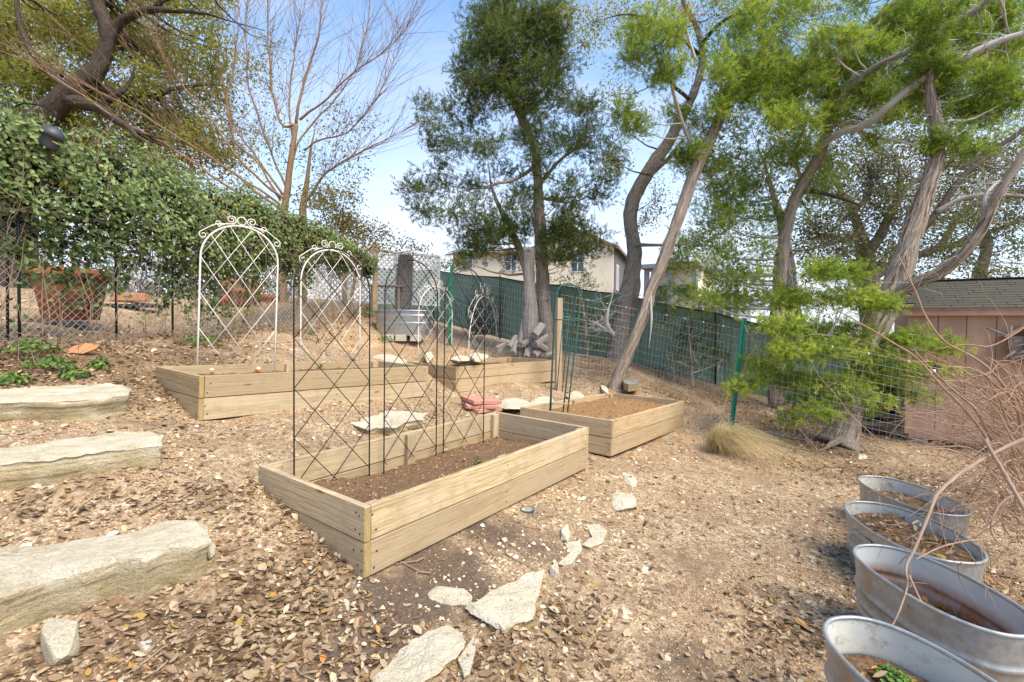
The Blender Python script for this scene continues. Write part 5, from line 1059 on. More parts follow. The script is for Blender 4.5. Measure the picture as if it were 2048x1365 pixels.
# orange plant markers and seedlings
MK = [(3, 423, 748, 'nearest orange round plant marker, at left end of left bed'), (3, 517, 745, 'second orange round plant marker in left bed, between white trellis feet'), (3, 637, 735, 'third orange plant marker, seen through left black trellis'), (3, 704, 731, 'fourth orange plant marker, under second white trellis foot'), (4, 855, 727, 'fifth orange plant marker, at left corner of far bed')]
for b, px, py, lab in MK:
    q = on_bed(b, px, py); q[1] = max(q[1], .09); p = bedpt(b, *q); t = thing('plant_marker', lab, 'plant marker', p, .3, 'orange plant markers')
    lathe('knob', [(.001, .0), (.016, .004), (.025, .02), (.023, .042), (.012, .055), (.001, .058)], 'orange_paint', t, 18); lathe('cap', [(.0245, .041), (.013, .057), (.001, .06)], 'cream_paint', t, 18); lathe('stake', [(.001, -.05), (.006, -.04), (.006, .02)], 'cream_paint', t, 8)
def herb(name, label, p, R, h, n, mat, size, group=None, cat='plant'):
    t = thing(name, label, cat, p, 0, group); th = rng.uniform(0, 6.28, n); r = R * np.sqrt(rng.random(n)); z = h * (1 - .7 * r / R) * rng.uniform(.25, 1, n); pos = np.stack([r * np.cos(th), r * np.sin(th), z], 1); dirn = np.stack([np.cos(th), np.sin(th), .9 + 0 * th], 1) + rng.normal(0, .3, (n, 3))
    V, Fc = batch(LEAF_V, LEAF_F, pos, rot_from_z(dirn, rng.uniform(0, 6.28, n)), rng.uniform(.6, 1.2, n) * size); ac = Acc(); ac.add(V, Fc, tint=np.repeat(rng.random(n), len(LEAF_V))); ac.build('leaves', mat, t, smooth=False); ac = Acc()
    for i in range(0, n, max(1, n // 14)): V, Fc, tv = tube(np.array([[pos[i][0] * .2, pos[i][1] * .2, -.01], pos[i]]), .0016, 4); ac.add(V, Fc, tuv=tv)
    ac.build('stems', 'twig_tan', t); return t
for b, px, py, lab in [(3, 441, 744, 'green seedling next to the nearest orange marker'), (3, 533, 741, 'green seedling next to the second orange marker'), (3, 637, 739, 'green seedling beside the third orange marker'), (3, 709, 734, 'green seedling beside the fourth orange marker'), (4, 958, 721, 'green seedling at the back of the far bed'), (4, 990, 716, 'green seedling near rightmost white trellis foot'), (4, 902, 727, 'green seedling at the left end of the far bed')]:
    q = on_bed(b, px, py); q[1] = max(q[1], .08); herb('seedling', lab, bedpt(b, *q), .05, .13, 46, 'weed', .04, 'green seedlings')
for px, py, R, h, n, lab in [(20, 765, .13, .10, 160, 'patch of green weeds at left edge above the top step'), (95, 735, .2, .12, 220, 'leafy weeds between chain link fence and top step'), (150, 755, .12, .09, 120, 'low weeds right of the leafy weeds, above top step'), (60, 705, .2, .14, 200, 'green weeds at the foot of the chain link fence'), (200, 735, .09, .1, 80, 'small weed with broad leaves near the terracotta shard'), (400, 690, .25, .16, 160, 'green weeds left of the largest white trellis, under the vine'), (470, 672, .2, .14, 130, 'green weeds seen through the largest white trellis'), (620, 668, .1, .14, 110, 'bright green weed tuft seen behind second white trellis'), (735, 632, .14, .3, 150, 'bright grassy plant left of the steel tank'), (770, 680, .16, .1, 90, 'green weeds at the left end of the steel tank')]:
    g = ong(px, py); herb('weed_patch', lab, g, R, h, n, 'weed', .05, 'green weeds', 'weeds')
herb('seedling', 'tiny pale green sprout in the soil of the nearest bed', bedpt(1, 1.55, .55, .15), .03, .03, 24, 'weed', .03)
# straw coloured grass tuft
g = ong(1432, 905); t = thing('grass_clump', 'straw coloured ornamental grass clump right of the right bed', 'grass clump', g); n = 1500; ac = Acc(); th = rng.uniform(0, 6.28, n); cx, sy = np.cos(th), np.sin(th); ln = rng.uniform(.36, .92, n); lean = rng.uniform(.35, 1.0, n); b0 = rng.normal(0, .05, (n, 2)); ts = np.linspace(0, 1, 6)
sweep = np.array([.7, -.3]); VV = []; FF = []
for i in range(n):
    r = ln[i] * lean[i] * ts ** 1.5; z = ln[i] * (ts * (1.05 - .2 * lean[i]) - ts ** 2.4 * (.35 + .55 * lean[i])); p = np.stack([b0[i, 0] + cx[i] * r * .75 + sweep[0] * r * .8, b0[i, 1] + sy[i] * r * .75 + sweep[1] * r * .8, np.maximum(z, -.02 + .0 * z)], 1); wv = np.array([-sy[i], cx[i], .2]) * .0021 * (1 - .7 * ts)[:, None]
    k = len(VV) * 12; VV.append(np.vstack([p - wv, p + wv])); FF.append(np.array([[k + q, k + q + 1, k + 6 + q + 1, k + 6 + q] for q in range(5)]))
ac.add(np.concatenate(VV), np.concatenate(FF), tint=np.repeat(rng.random(n), 12)); ac.build('blades', 'straw', t)
# ------------------------------------------------------------------ trees
def ppath(pts, step=.06):
    """pts: (px, py, depth, radius in px) -> path, radii"""
    q = np.array([[*P(a, b, d), r * d / F] for a, b, d, r in pts]); s = smoothpath(q, step=step); return s[:, :3], np.maximum(s[:, 3], .002)
def wob(path, amp, seed, sc=2.2):
    o = np.stack([vnoise(path, sc, seed + i, 3) for i in range(3)], 1) * amp; o[0] = 0; return path + o
class Tree:
    def __init__(s, name, label, foot, group=None, cat='tree'):
        s.t = thing(name, label, cat, foot, 0, group); s.base = np.array(s.t.location); s.paths = []; s.tw = Acc(); s.lv = Acc(); s.ntw = 0
    def stem(s, pts, mat, name='limb', sides=12, ridge=.18, step=.06, w=.02, seed=1, flare=0.0, taper=True):
        p, r = ppath(pts, step); p = wob(p, w, seed)
        if flare:
            l = np.concatenate([[0], np.cumsum(np.linalg.norm(np.diff(p, axis=0), axis=1))]); r = r * (1 + flare * np.exp(-l / .22))
        a_, b_, _d = px_of(p[-1])
        if taper and 0 < a_ < 2048 and 0 < b_: r = r * np.interp(np.linspace(0, 1, len(r)), [0, .55, 1], [1, .9, .18])
        V, Fc, tv = tube(p, r, sides, ridge=ridge, seed=seed); mk(name, V - s.base, Fc, mat, s.t, True, attrs={'tuv': tv}); s.paths.append((p, r)); return p
    def strips(s, k, n, mat, seed=0):
        """peeling strips of bark and a few broken stubs on stem k"""
        r_ = np.random.default_rng(seed); p, r = s.paths[k]; m = len(p); tg = np.gradient(p, axis=0); tg /= np.linalg.norm(tg, axis=1)[:, None]; ac = Acc()
        for i in range(n):
            ln = r_.integers(4, 12); a0 = r_.integers(0, max(1, int(m * .8) - ln)); ix = np.arange(a0, min(a0 + ln, m)); th = r_.uniform(0, 6.28); u = np.cross(tg[ix[0]], [.3, .2, 1.0]); u /= np.linalg.norm(u); w_ = np.cross(tg[ix[0]], u); t = np.linspace(0, 1, len(ix)); an = th + t * r_.normal(.1, .35)
            d = np.cos(an)[:, None] * u + np.sin(an)[:, None] * w_; lift = .004 + r_.uniform(0, .03) * (t if r_.random() < .5 else 1 - t) ** 2.5 + r_.uniform(0, .006); q = p[ix] + d * (r[ix] * 1.06 + lift)[:, None]; sd = np.cross(tg[ix], d) * (r_.uniform(.004, .013) * np.sin(np.clip(t, .08, .92) * math.pi) ** .5)[:, None]
            V = np.vstack([q - sd, q + sd]); h = len(ix); j = np.arange(h - 1); ac.add(V, np.stack([j, j + 1, h + j + 1, h + j], 1), tuv=np.c_[r_.uniform(0, 1, (1, 2)) + np.zeros((2 * h, 2)), np.r_[t, t] * .6])
        for i in range(7):
            a0 = r_.integers(int(m * .15), int(m * .9)); d = r_.normal(size=3); d -= tg[a0] * (d @ tg[a0]); d /= np.linalg.norm(d); q = p[a0]; l = r_.uniform(.06, .28); V, Fc, tv = tube(np.array([q + d * r[a0] * .6, q + d * (r[a0] + l * .5) + [0, 0, .02], q + d * (r[a0] + l) + [0, 0, .05]]), np.array([.016, .010, .005]), 6); ac.add(V, Fc, tuv=tv)
        ac.build('bark_strips', mat, s.t, base=s.base, kind='stuff')
    def nearest(s, c, skip=0):
        best = None
        for p, r in s.paths:
            dz = c[2] - p[:, 2]; d = np.linalg.norm(p - c, axis=1) + np.maximum(0, -dz) * 1.5 + np.maximum(0, .25 - np.abs(dz)) * .4; i = int(np.argmin(d))
            if best is None or d[i] < best[0]: best = (d[i], p[i], r[i])
        return best
    def twig(s, pts, r0, r1, sides=5, amp=.03, n=5):
        q = smoothpath(pts, n=n); s.ntw += 1; sides = 3 if r0 < .009 else min(sides, 5)
        if amp: q = wob(q, amp, s.ntw * 7 % 997, 3.5)
        V, Fc, tv = tube(q, np.linspace(r0, r1, len(q)), sides, cap=False); s.tw.add(V, Fc, tuv=tv); return q
    def clump(s, px, py, rx, ry, d, n, kind, size, ntw=6, tint=(0, 1), sub=9, up=.5, rz=None, branch=True, tw_r=.006):
        c = P(px, py, d); ax, az = rx * d / F, ry * d / F; ay = rz or (ax + az) * .55
        if branch and s.paths:
            _, q, r = s.nearest(c); m = (q + c) / 2 + np.array([0, 0, -.08 * np.linalg.norm(c - q)]); s.twig([q, m, c], min(r * .5, .008 + .016 * np.linalg.norm(c - q)), .004, 6, .05)
        subs = rng.normal(size=(sub, 3)); subs /= np.linalg.norm(subs, axis=1)[:, None]; subs *= (rng.random((sub, 1)) ** .45) * .85; subs = subs * [ax, ay, az] + c
        for i in range(min(ntw, sub)): s.twig([c + (subs[i] - c) * .05, (c + subs[i]) / 2 + rng.normal(0, .03, 3), subs[i]], tw_r, .002, 4, .02, 4)
        k = rng.integers(0, sub, n); sg = .36 * min(1.0, (9 / sub) ** .33); pos = subs[k] + rng.normal(0, 1, (n, 3)) * [ax * sg, ay * sg, az * sg]
        out = (pos - c) / [ax, ay, az]; dirn = out * .4 + np.array([0, 0, up]) + rng.normal(0, .75, (n, 3)); ct = rng.uniform(-.3, .3, sub)
        hgt = np.clip(.5 + .32 * out[:, 2], 0, 1) * 0 + .5
        ti = np.clip(tint[0] + (tint[1] - tint[0]) * np.clip(rng.beta(2, 2, n) + ct[k], 0, 1), 0, 1)
        sz = size * rng.uniform(.65, 1.25, n); R = rot_from_z(dirn, rng.uniform(0, 6.28, n))
        if kind == 'spray':
            w = rng.integers(0, 3, n)
            for j in range(3):
                mj = w == j; V, Fc = batch(*SPRAYS[j], pos[mj], R[mj], sz[mj]); s.lv.add(V, Fc, tint=np.repeat(ti[mj], len(SPRAYS[j][0])))
        else:
            V, Fc = batch(LEAF4_V, LEAF4_F, pos, R, sz); s.lv.add(V, Fc, tint=np.repeat(ti, len(LEAF4_V)))
    def done(s, leafmat_, twigmat):
        if s.tw.n: s.tw.build('twigs', twigmat, s.t, base=s.base, kind='stuff')
        if s.lv.n: s.lv.build('crown', leafmat_, s.t, base=s.base, smooth=False, kind='stuff')

# --- central cedar
T = Tree('cedar_tree', 'tall dark green cedar in the middle with straight shredding trunk', groundpt(P(1095, 705, 10.2)))
T.stem([(1101, 725, 10.2, 18.2), (1096, 690, 10.2, 14.7), (1089, 620, 10.2, 12.6), (1084, 540, 10.2, 11.9), (1080, 450, 10.2, 11.2), (1076, 360, 10.2, 9.8), (1066, 290, 10.2, 8.4), (1040, 230, 10.2, 7), (1018, 180, 10.2, 5.95), (1008, 110, 10.2, 4.9), (1003, 40, 10.2, 3.85), (1000, -60, 10.2, 2.8)], 'bark_cedar', 'trunk', 16, .2, seed=3, flare=.2)
T.stem([(1070, 640, 10.45, 9.8), (1058, 560, 10.5, 9.8), (1040, 500, 10.55, 8.4), (1010, 440, 10.6, 7), (985, 380, 10.6, 5.6), (975, 320, 10.6, 3.5)], 'bark_cedar', 'limb', 12, .18, seed=5)
T.stem([(1078, 370, 10.2, 4.9), (1120, 320, 10.0, 3.5), (1165, 290, 9.9, 2.8), (1205, 280, 9.9, 1.75)], 'bark_cedar', 'limb', 8, .12, seed=6)
T.stem([(1074, 330, 10.2, 4.2), (1030, 360, 10.0, 3.5), (985, 370, 9.9, 2.8), (930, 390, 9.8, 1.75)], 'bark_cedar', 'limb', 8, .12, seed=7)
T.strips(0, 130, 'bark_cedar', 1)
CC = [(1010, 30, 70, 45), (955, 60, 38, 40), (1065, 50, 55, 50), (1110, 25, 38, 40), (945, 110, 34, 38), (1000, 100, 60, 45), (1080, 105, 55, 45), (1120, 85, 26, 30), (960, 165, 48, 35), (1020, 160, 55, 40), (1080, 165, 55, 40), (1118, 140, 25, 30),
      (850, 215, 26, 20), (905, 225, 38, 26), (960, 215, 48, 32), (1040, 215, 55, 32), (1125, 200, 50, 30), (1172, 215, 36, 25), (868, 258, 32, 18), (915, 285, 44, 28), (980, 295, 52, 30), (1040, 262, 30, 26), (1090, 280, 50, 32), (1150, 285, 42, 28), (1200, 310, 40, 30), (1235, 335, 22, 20), (1180, 255, 35, 20),
      (835, 378, 36, 24), (880, 365, 50, 30), (858, 425, 45, 30), (920, 425, 56, 32), (960, 375, 38, 28), (1000, 440, 56, 32), (1055, 450, 36, 36), (1120, 400, 38, 32), (1150, 440, 50, 32), (1190, 390, 40, 26), (1215, 365, 30, 20), (890, 330, 25, 15), (1010, 345, 35, 22), (1050, 390, 30, 24),
      (945, 495, 46, 26), (1000, 475, 48, 36), (1140, 480, 50, 40), (1185, 500, 46, 30), (1125, 525, 38, 20), (922, 520, 20, 14), (1030, 520, 30, 24)]
for a, b, rx, ry in CC:
    lowr = b > 200; T.clump(a, b, rx, ry, 10.2 + rng.uniform(-.75, .75), int(rx * ry * (.28 if not lowr else .2)), 'spray', .16, tint=(.05, .85) if b > 150 else (.1, .95), sub=int(8 + rx * ry / 260))
for k in range(24):
    b = rng.uniform(10, 520); hw = np.interp(b, [0, 120, 210, 300, 420, 520], [80, 100, 150, 160, 175, 120]); a = 1020 + rng.uniform(-hw, hw); T.clump(a, b, rng.uniform(26, 44), rng.uniform(16, 26), 10.3 + rng.uniform(-.9, .9), 130, 'spray', .16, tint=(.0, .8), sub=8)
for k in range(46):       # thin bare twigs poking out of the crown
    a, b, rx, ry = CC[rng.integers(0, len(CC))]; c = P(a + rng.uniform(-rx, rx), b + rng.uniform(-ry, ry), 10.2 + rng.uniform(-.6, .6)); T.twig([c, c + np.array([rng.normal(0, .2), rng.normal(0, .2), rng.uniform(-.1, .15)]), c + np.array([rng.normal(0, .45), rng.normal(0, .4), rng.uniform(-.3, .3)])], .005, .0015, 4, .03)
for a, b, rx, ry in [(1070, 250, 32, 28), (1082, 315, 34, 26), (1050, 195, 36, 30), (1020, 150, 36, 36), (1005, 70, 40, 40), (1095, 345, 26, 20), (1060, 300, 24, 20), (1100, 470, 28, 24)]: T.clump(a, b, rx, ry, 9.75 + rng.uniform(-.15, .15), int(rx * ry * .18), 'spray', .15, tint=(.1, .9), sub=10)
T.done('cedar_dark', 'twig')
# grey stump and its logs
c = groundpt(P(1060, 722, 9.8)); t = thing('dead_stump', 'tall grey dead tree stump left of the central cedar trunk', 'stump', c)
p, r = ppath([(1061, 735, 9.8, 15), (1060, 690, 9.8, 14), (1060, 620, 9.8, 14.04), (1058, 560, 9.8, 11.7), (1059, 498, 9.8, 10.14)]); V, Fc, tv = tube(p, r, 18, ridge=.3, seed=4); mk('trunk', V - c, Fc, 'bark_grey', t, True, attrs={'tuv': tv})
p, r = ppath([(1042, 730, 9.7, 7.02), (1040, 690, 9.75, 5.46), (1048, 640, 9.8, 3.9)]); V, Fc, tv = tube(p, r, 9, ridge=.3, seed=8); mk('root', V - c, Fc, 'bark_grey', t, True, attrs={'tuv': tv})
LG = [((1068, 672), (1084, 652), 11, 'upper tilted split log on the pile beside the stump'), ((1070, 690), (1095, 676), 10, 'split log below the upper tilted one on the pile'), ((1016, 695), (1032, 675), 8, 'leftmost pale log leaning on the stump'), ((1025, 708), (1034, 680), 9, 'second pale log leaning on the stump from the left'), ((1040, 690), (1058, 685), 9, 'grey square-cut log lying before the stump'), ((1066, 712), (1082, 700), 11, 'log with its ring end facing forward, right of stump'), ((1052, 716), (1056, 690), 8, 'short upright log at the stump foot'), ((990, 700), (1008, 692), 9, 'low dark log behind the far bed, left of the pile'), ((1078, 690), (1092, 700), 9, 'rightmost small log of the pile'), ((1090, 712), (1108, 706), 6, 'pale thin log lying right of the pile')]
for i, (a, b, rr, lab) in enumerate(LG):
    rr *= .8
    d0, d1 = 9.45 + .05 * (i % 3), 9.6 + .06 * (i % 4); p0, p1 = P(a[0], a[1], d0), P(b[0], b[1], d1 + .1); base = (p0 + p1) / 2
    V, Fc, tv = tube(np.linspace(p0, p1, 5) - base, rr * 9.5 / F, 9, ridge=.25, seed=20 + i); o = mk('log', V, Fc, 'bark_grey', None, False, tuple(base), {'tuv': tv}); tag(o, lab, 'log', 'logs piled at the stump')
# --- oak with the curved thick trunk
T = Tree('oak_tree', 'grey barked oak with thick curved trunk right of the central cedar', groundpt(P(1240, 720, 9.9)))
T.stem([(1226, 750, 9.9, 26.42), (1236, 700, 9.9, 22.02), (1245, 640, 9.9, 19.26), (1262, 570, 9.9, 15.41), (1268, 500, 9.9, 14.31), (1260, 440, 9.9, 13.21), (1270, 390, 9.9, 12.66), (1298, 340, 9.9, 12.11), (1325, 300, 9.9, 11.01), (1355, 250, 9.9, 9.36), (1385, 190, 9.9, 8.26), (1405, 120, 9.9, 6.6), (1395, 60, 9.9, 5.5), (1370, 10, 9.9, 4.4), (1350, -60, 9.9, 3.3)], 'bark_oak', 'trunk', 22, .22, seed=11, flare=.0)
T.stem([(1300, 350, 9.2, 5.5), (1330, 325, 9.0, 4.95), (1352, 300, 8.9, 4.4), (1375, 270, 8.8, 3.3)], 'bark_oak', 'limb', 9, .12, seed=12)
T.stem([(1400, 110, 9.9, 4.4), (1340, 60, 9.0, 3.3), (1270, 30, 8.8, 2.75), (1200, 40, 8.7, 1.65), (1160, 55, 8.7, 1.1)], 'bark_dark', 'limb', 9, .12, seed=13)
T.stem([(1402, 90, 9.9, 4.4), (1450, 40, 9.1, 3.3), (1520, 10, 9.0, 2.2), (1590, -20, 9.0, 1.65)], 'bark_dark', 'limb', 9, .12, seed=14)
T.stem([(1268, 490, 9.9, 4.4), (1310, 490, 9.0, 3.3), (1350, 490, 8.8, 2.75), (1400, 480, 8.7, 1.93), (1440, 460, 8.7, 1.1)], 'bark_oak', 'limb', 9, .12, seed=15)
T.stem([(1380, 200, 9.9, 4.4), (1335, 160, 9.1, 3.3), (1310, 100, 9.0, 2.75), (1300, 40, 9.0, 1.65)], 'bark_dark', 'limb', 9, .12, seed=16)
for a, b, rx, ry, n in [(1190, 45, 60, 45, 260), (1270, 30, 70, 40, 320), (1350, 40, 60, 50, 300), (1430, 30, 70, 45, 380), (1520, 30, 70, 40, 380), (1590, 40, 60, 40, 300), (1640, 30, 50, 35, 240), (1400, 110, 50, 40, 200), (1230, 190, 40, 40, 160), (1250, 260, 40, 40, 160), (1230, 320, 40, 40, 140), (1290, 440, 40, 40, 120), (1310, 400, 30, 50, 90), (1400, 480, 50, 40, 160), (1440, 470, 40, 40, 140), (1360, 520, 40, 30, 110), (1165, 90, 35, 40, 110), (1150, 20, 40, 30, 140)]:
    T.clump(a, b, rx, ry, 9.6 + rng.uniform(-.5, .6), int(n * 3), 'leaf', .058, 10, (.1, .9), 16, .1)
T.done('oak_leaf', 'bark_dark')
# --- leaning cedar
T = Tree('cedar_tree', 'cedar with long pale trunk leaning right, foot by the grey stone block', groundpt(P(1232, 778, 8.1)))
T.stem([(1226, 796, 8.1, 13.24), (1236, 760, 8.1, 11.44), (1262, 690, 8.15, 10.54), (1292, 610, 8.2, 10.23), (1322, 530, 8.25, 10.23), (1352, 450, 8.3, 10.23), (1390, 345, 8.4, 10.23), (1420, 280, 8.5, 10.23), (1458, 205, 8.6, 9.03), (1500, 140, 8.7, 7.83), (1545, 70, 8.8, 7.22), (1590, -10, 8.9, 6.02), (1610, -60, 8.9, 5.42)], 'bark_cedar', 'trunk', 16, .26, seed=21, flare=.15)
T.stem([(1300, 590, 8.15, 3.01), (1303, 640, 8.1, 2.41), (1298, 700, 8.05, 1.2)], 'bark_dead', 'limb', 7, .2, seed=22)
T.stem([(1420, 290, 8.5, 5.42), (1440, 240, 8.4, 4.82), (1465, 180, 8.4, 4.21), (1475, 130, 8.3, 3.01)], 'bark_cedar', 'limb', 9, .15, seed=23)
T.stem([(1400, 330, 8.4, 4.21), (1370, 260, 8.3, 3.61), (1345, 180, 8.2, 3.01), (1330, 110, 8.2, 2.41), (1310, 40, 8.2, 1.5)], 'bark_cedar', 'limb', 9, .15, seed=24)
T.stem([(1470, 190, 8.6, 3.01), (1520, 190, 8.4, 2.41), (1560, 175, 8.3, 1.81), (1600, 160, 8.3, 1.2)], 'bark_dead', 'limb', 7, .1, seed=25)
T.strips(0, 190, 'bark_cedar', 2); T.strips(2, 40, 'bark_cedar', 3)
for a, b, rx, ry in [(1300, 45, 45, 36), (1258, 78, 28, 30), (1332, 75, 38, 40), (1290, 115, 48, 30), (1345, 135, 34, 28), (1310, 165, 30, 20), (1455, 150, 34, 36), (1500, 125, 42, 36), (1548, 150, 44, 32), (1585, 165, 32, 26), (1490, 185, 42, 26), (1450, 200, 30, 22), (1500, 40, 34, 32), (1540, 205, 34, 20), (1250, 225, 30, 24), (1270, 255, 34, 22), (1390, 250, 30, 30), (1380, 310, 40, 22), (1345, 225, 26, 22), (1370, 320, 30, 18)]:
    T.clump(a, b, rx, ry, 8.4 + rng.uniform(-.5, .5), int(rx * ry * .30), 'spray', .135, tint=(.1, 1.0) if b < 200 else (0, .75), sub=int(8 + rx * ry / 220))
for a, b, rx, ry in [(1440, 225, 26, 24), (1500, 120, 34, 26), (1530, 80, 24, 22), (1400, 300, 22, 20), (1560, 30, 26, 24)]: T.clump(a, b, rx, ry, 8.1, int(rx * ry * .22), 'spray', .13, tint=(.1, .9), sub=9)
for k in range(70): c = P(rng.uniform(1280, 1420), rng.uniform(130, 330), 8.3 + rng.uniform(-.4, .4)); T.twig([c, c + rng.normal(0, .12, 3), c + np.array([rng.normal(0, .22), rng.normal(0, .2), rng.uniform(-.3, .2)])], .0035, .0012, 4, .03)
T.done('cedar_bright', 'bark_dead')
T = Tree('dead_foliage', 'rusty dead cedar sprays hanging beside the leaning cedar', P(1372, 60, 8.3), cat='dead branch')
T.stem([(1390, 120, 8.3, 3), (1372, 60, 8.3, 3), (1360, 10, 8.2, 2)], 'bark_dead', 'stem', 6, .1)
for a, b, rx, ry in [(1372, 45, 22, 30), (1355, 85, 14, 24), (1412, 350, 14, 12), (1365, 250, 16, 10), (1485, 215, 14, 12)][:2]: T.clump(a, b, rx, ry, 8.3, int(rx * ry * .13), 'spray', .11, sub=7)
T.done('rust_leaf', 'bark_dead')
# --- double cedar
T = Tree('cedar_tree', 'reddish twin stemmed cedar between near green post and big right cedar', groundpt(P(1556, 800, 9.0)))
T.stem([(1552, 810, 9.0, 13.26), (1549, 720, 9.0, 11.7), (1552, 640, 9.0, 10.92), (1560, 540, 9.0, 10.92), (1572, 460, 9.0, 10.92), (1590, 400, 9.0, 10.14), (1618, 345, 8.9, 10.14), (1645, 300, 8.8, 9.36), (1658, 240, 8.7, 8.58), (1662, 180, 8.6, 7.8), (1685, 110, 8.5, 7.02), (1730, 60, 8.4, 6.24), (1790, 0, 8.3, 5.46), (1840, -50, 8.3, 4.68)], 'bark_cedar', 'trunk', 14, .24, seed=31)
T.stem([(1578, 700, 9.2, 10.92), (1580, 600, 9.2, 10.14), (1570, 520, 9.2, 9.36), (1560, 450, 9.2, 7.8), (1545, 400, 9.2, 6.24), (1530, 340, 9.2, 3.9)], 'bark_grey', 'limb', 12, .2, seed=32)
T.stem([(1632, 300, 8.8, 6.24), (1680, 268, 8.3, 6.24), (1730, 250, 7.9, 6.24), (1775, 215, 7.5, 6.24), (1830, 170, 7.2, 6.24), (1900, 130, 6.9, 6.24), (1980, 90, 6.7, 6.24), (2070, 60, 6.5, 6.24)], 'bark_dead', 'limb', 10, .15, seed=33)
T.stem([(1655, 250, 8.7, 6.24), (1700, 175, 8.2, 6.24), (1750, 135, 7.9, 6.24), (1820, 100, 7.6, 6.24), (1890, 55, 7.4, 6.24), (1950, 20, 7.2, 5.46), (2000, -20, 7.0, 5.46)], 'bark_grey', 'limb', 10, .15, seed=34)
T.stem([(1600, 385, 9.0, 4.68), (1640, 385, 8.7, 3.9), (1690, 400, 8.5, 3.12), (1740, 420, 8.4, 1.95)], 'bark_dark', 'limb', 8, .12, seed=35)
T.stem([(1606, 370, 9.0, 3.9), (1590, 310, 8.8, 3.12), (1610, 250, 8.7, 2.34), (1600, 200, 8.6, 1.56)], 'bark_cedar', 'limb', 8, .12, seed=36)
T.strips(0, 150, 'bark_cedar', 4); T.strips(1, 70, 'bark_grey', 5)
for a, b, rx, ry in [(1640, 78, 34, 24), (1698, 72, 38, 22), (1742, 100, 46, 30), (1790, 70, 42, 32), (1700, 130, 52, 32), (1620, 130, 38, 28), (1570, 195, 46, 32), (1640, 185, 42, 32), (1692, 190, 38, 28), (1610, 240, 48, 28), (1660, 235, 34, 24), (1560, 245, 38, 28), (1820, 30, 46, 36), (1870, 60, 46, 36), (1905, 20, 46, 32), (1960, 60, 46, 42), (2015, 30, 50, 46), (1850, 112, 38, 26), (1920, 128, 55, 30), (2000, 120, 46, 36), (1762, 190, 38, 28), (1782, 230, 28, 18), (1742, 275, 34, 18), (1830, 185, 46, 26)]:
    T.clump(a, b, rx, ry, 8.2 + rng.uniform(-.7, .5), int(rx * ry * .28), 'spray', .145, tint=(.1, 1.0), sub=int(8 + rx * ry / 220))
for a, b, rx, ry in [(1475, 590, 36, 26), (1530, 600, 30, 24), (1440, 500, 34, 24), (1430, 330, 36, 32), (1452, 380, 46, 36), (1530, 330, 42, 32), (1500, 372, 36, 28), (1560, 300, 36, 26), (1590, 322, 28, 22), (1480, 430, 46, 26), (1540, 430, 32, 22), (1420, 440, 40, 30), (1392, 490, 36, 26), (1420, 540, 44, 30), (1462, 560, 46, 36), (1505, 560, 40, 26), (1345, 520, 26, 34), (1352, 590, 46, 22), (1402, 600, 46, 26), (1460, 610, 40, 20), (1520, 500, 30, 24), (1610, 300, 30, 22), (1640, 330, 26, 18)]:
    T.clump(a, b, rx, ry, 8.9 + rng.uniform(-.5, .5), int(rx * ry * .2), 'spray', .135, tint=(.1, .95), sub=int(8 + rx * ry / 220))
for k in range(96):      # loose fill between the clumps
    a, b = rng.uniform(1430, 2070), rng.uniform(-20, 270)
    T.clump(a, b, rng.uniform(26, 46), rng.uniform(18, 32), 8.6 + rng.uniform(-.6, 1.2), 120, 'spray', .14, tint=(.0, .85), sub=9, branch=k % 2 == 0)
for k in range(24):
    a, b = rng.uniform(1380, 1680), rng.uniform(280, 520)
    T.clump(a, b, rng.uniform(26, 40), rng.uniform(18, 28), 9.2 + rng.uniform(-.6, .8), 85, 'spray', .135, tint=(.1, .9), sub=9, branch=k % 2 == 0)
for k in range(110):      # pale dead twigs fanning from the long limbs
    s0 = T.paths[2 + rng.integers(0, 2)][0]; c = s0[rng.integers(5, len(s0) - 2)]; v = np.array([rng.normal(0, .35), rng.normal(0, .3), rng.normal(-.05, .28)]); T.twig([c, c + v * .5 + rng.normal(0, .06, 3), c + v], .006, .0015, 5, .05)
T.done('cedar_bright', 'bark_dead')
# --- big right cedar
T = Tree('cedar_tree', 'largest cedar at right with broad pale shredding trunk before the shed', groundpt(P(1690, 872, 6.7)))
T.stem([(1672, 890, 6.7, 27.93), (1688, 850, 6.7, 23.07), (1712, 780, 6.72, 20.04), (1738, 700, 6.75, 19.43), (1765, 630, 6.78, 19.43), (1795, 550, 6.8, 18.22), (1822, 470, 6.85, 17), (1848, 400, 6.9, 14.57), (1870, 330, 6.95, 11.54), (1876, 270, 7.0, 10.32), (1864, 205, 7.0, 9.11), (1862, 120, 7.0, 6.07), (1880, 40, 7.0, 4.86), (1890, -60, 7.0, 3.64)], 'bark_cedar', 'trunk', 20, .26, seed=41, flare=.35)
T.stem([(1782, 600, 6.75, 10.32), (1830, 566, 6.5, 10.32), (1880, 545, 6.3, 9.72), (1930, 505, 6.1, 9.11), (1965, 455, 6.0, 8.5), (1990, 400, 5.9, 7.89), (2020, 345, 5.8, 7.29), (2070, 280, 5.7, 6.68)], 'bark_cedar', 'limb', 12, .22, seed=42)
T.stem([(1870, 425, 6.9, 5.46), (1920, 400, 6.8, 4.86), (1980, 390, 6.7, 4.25), (2060, 395, 6.6, 3.64)], 'bark_grey', 'limb', 9, .15, seed=43)
T.stem([(1830, 470, 6.9, 7.29), (1870, 430, 7.4, 6.68), (1920, 360, 7.8, 6.07), (1990, 300, 8.2, 4.86), (2060, 250, 8.4, 3.64)], 'bark_dark', 'limb', 9, .15, seed=44)
T.stem([(1975, 440, 6.0, 4.25), (1970, 400, 6.05, 3.64), (1990, 370, 6.1, 3.04), (2040, 330, 6.1, 2.43)], 'bark_dead', 'limb', 8, .15, seed=45)
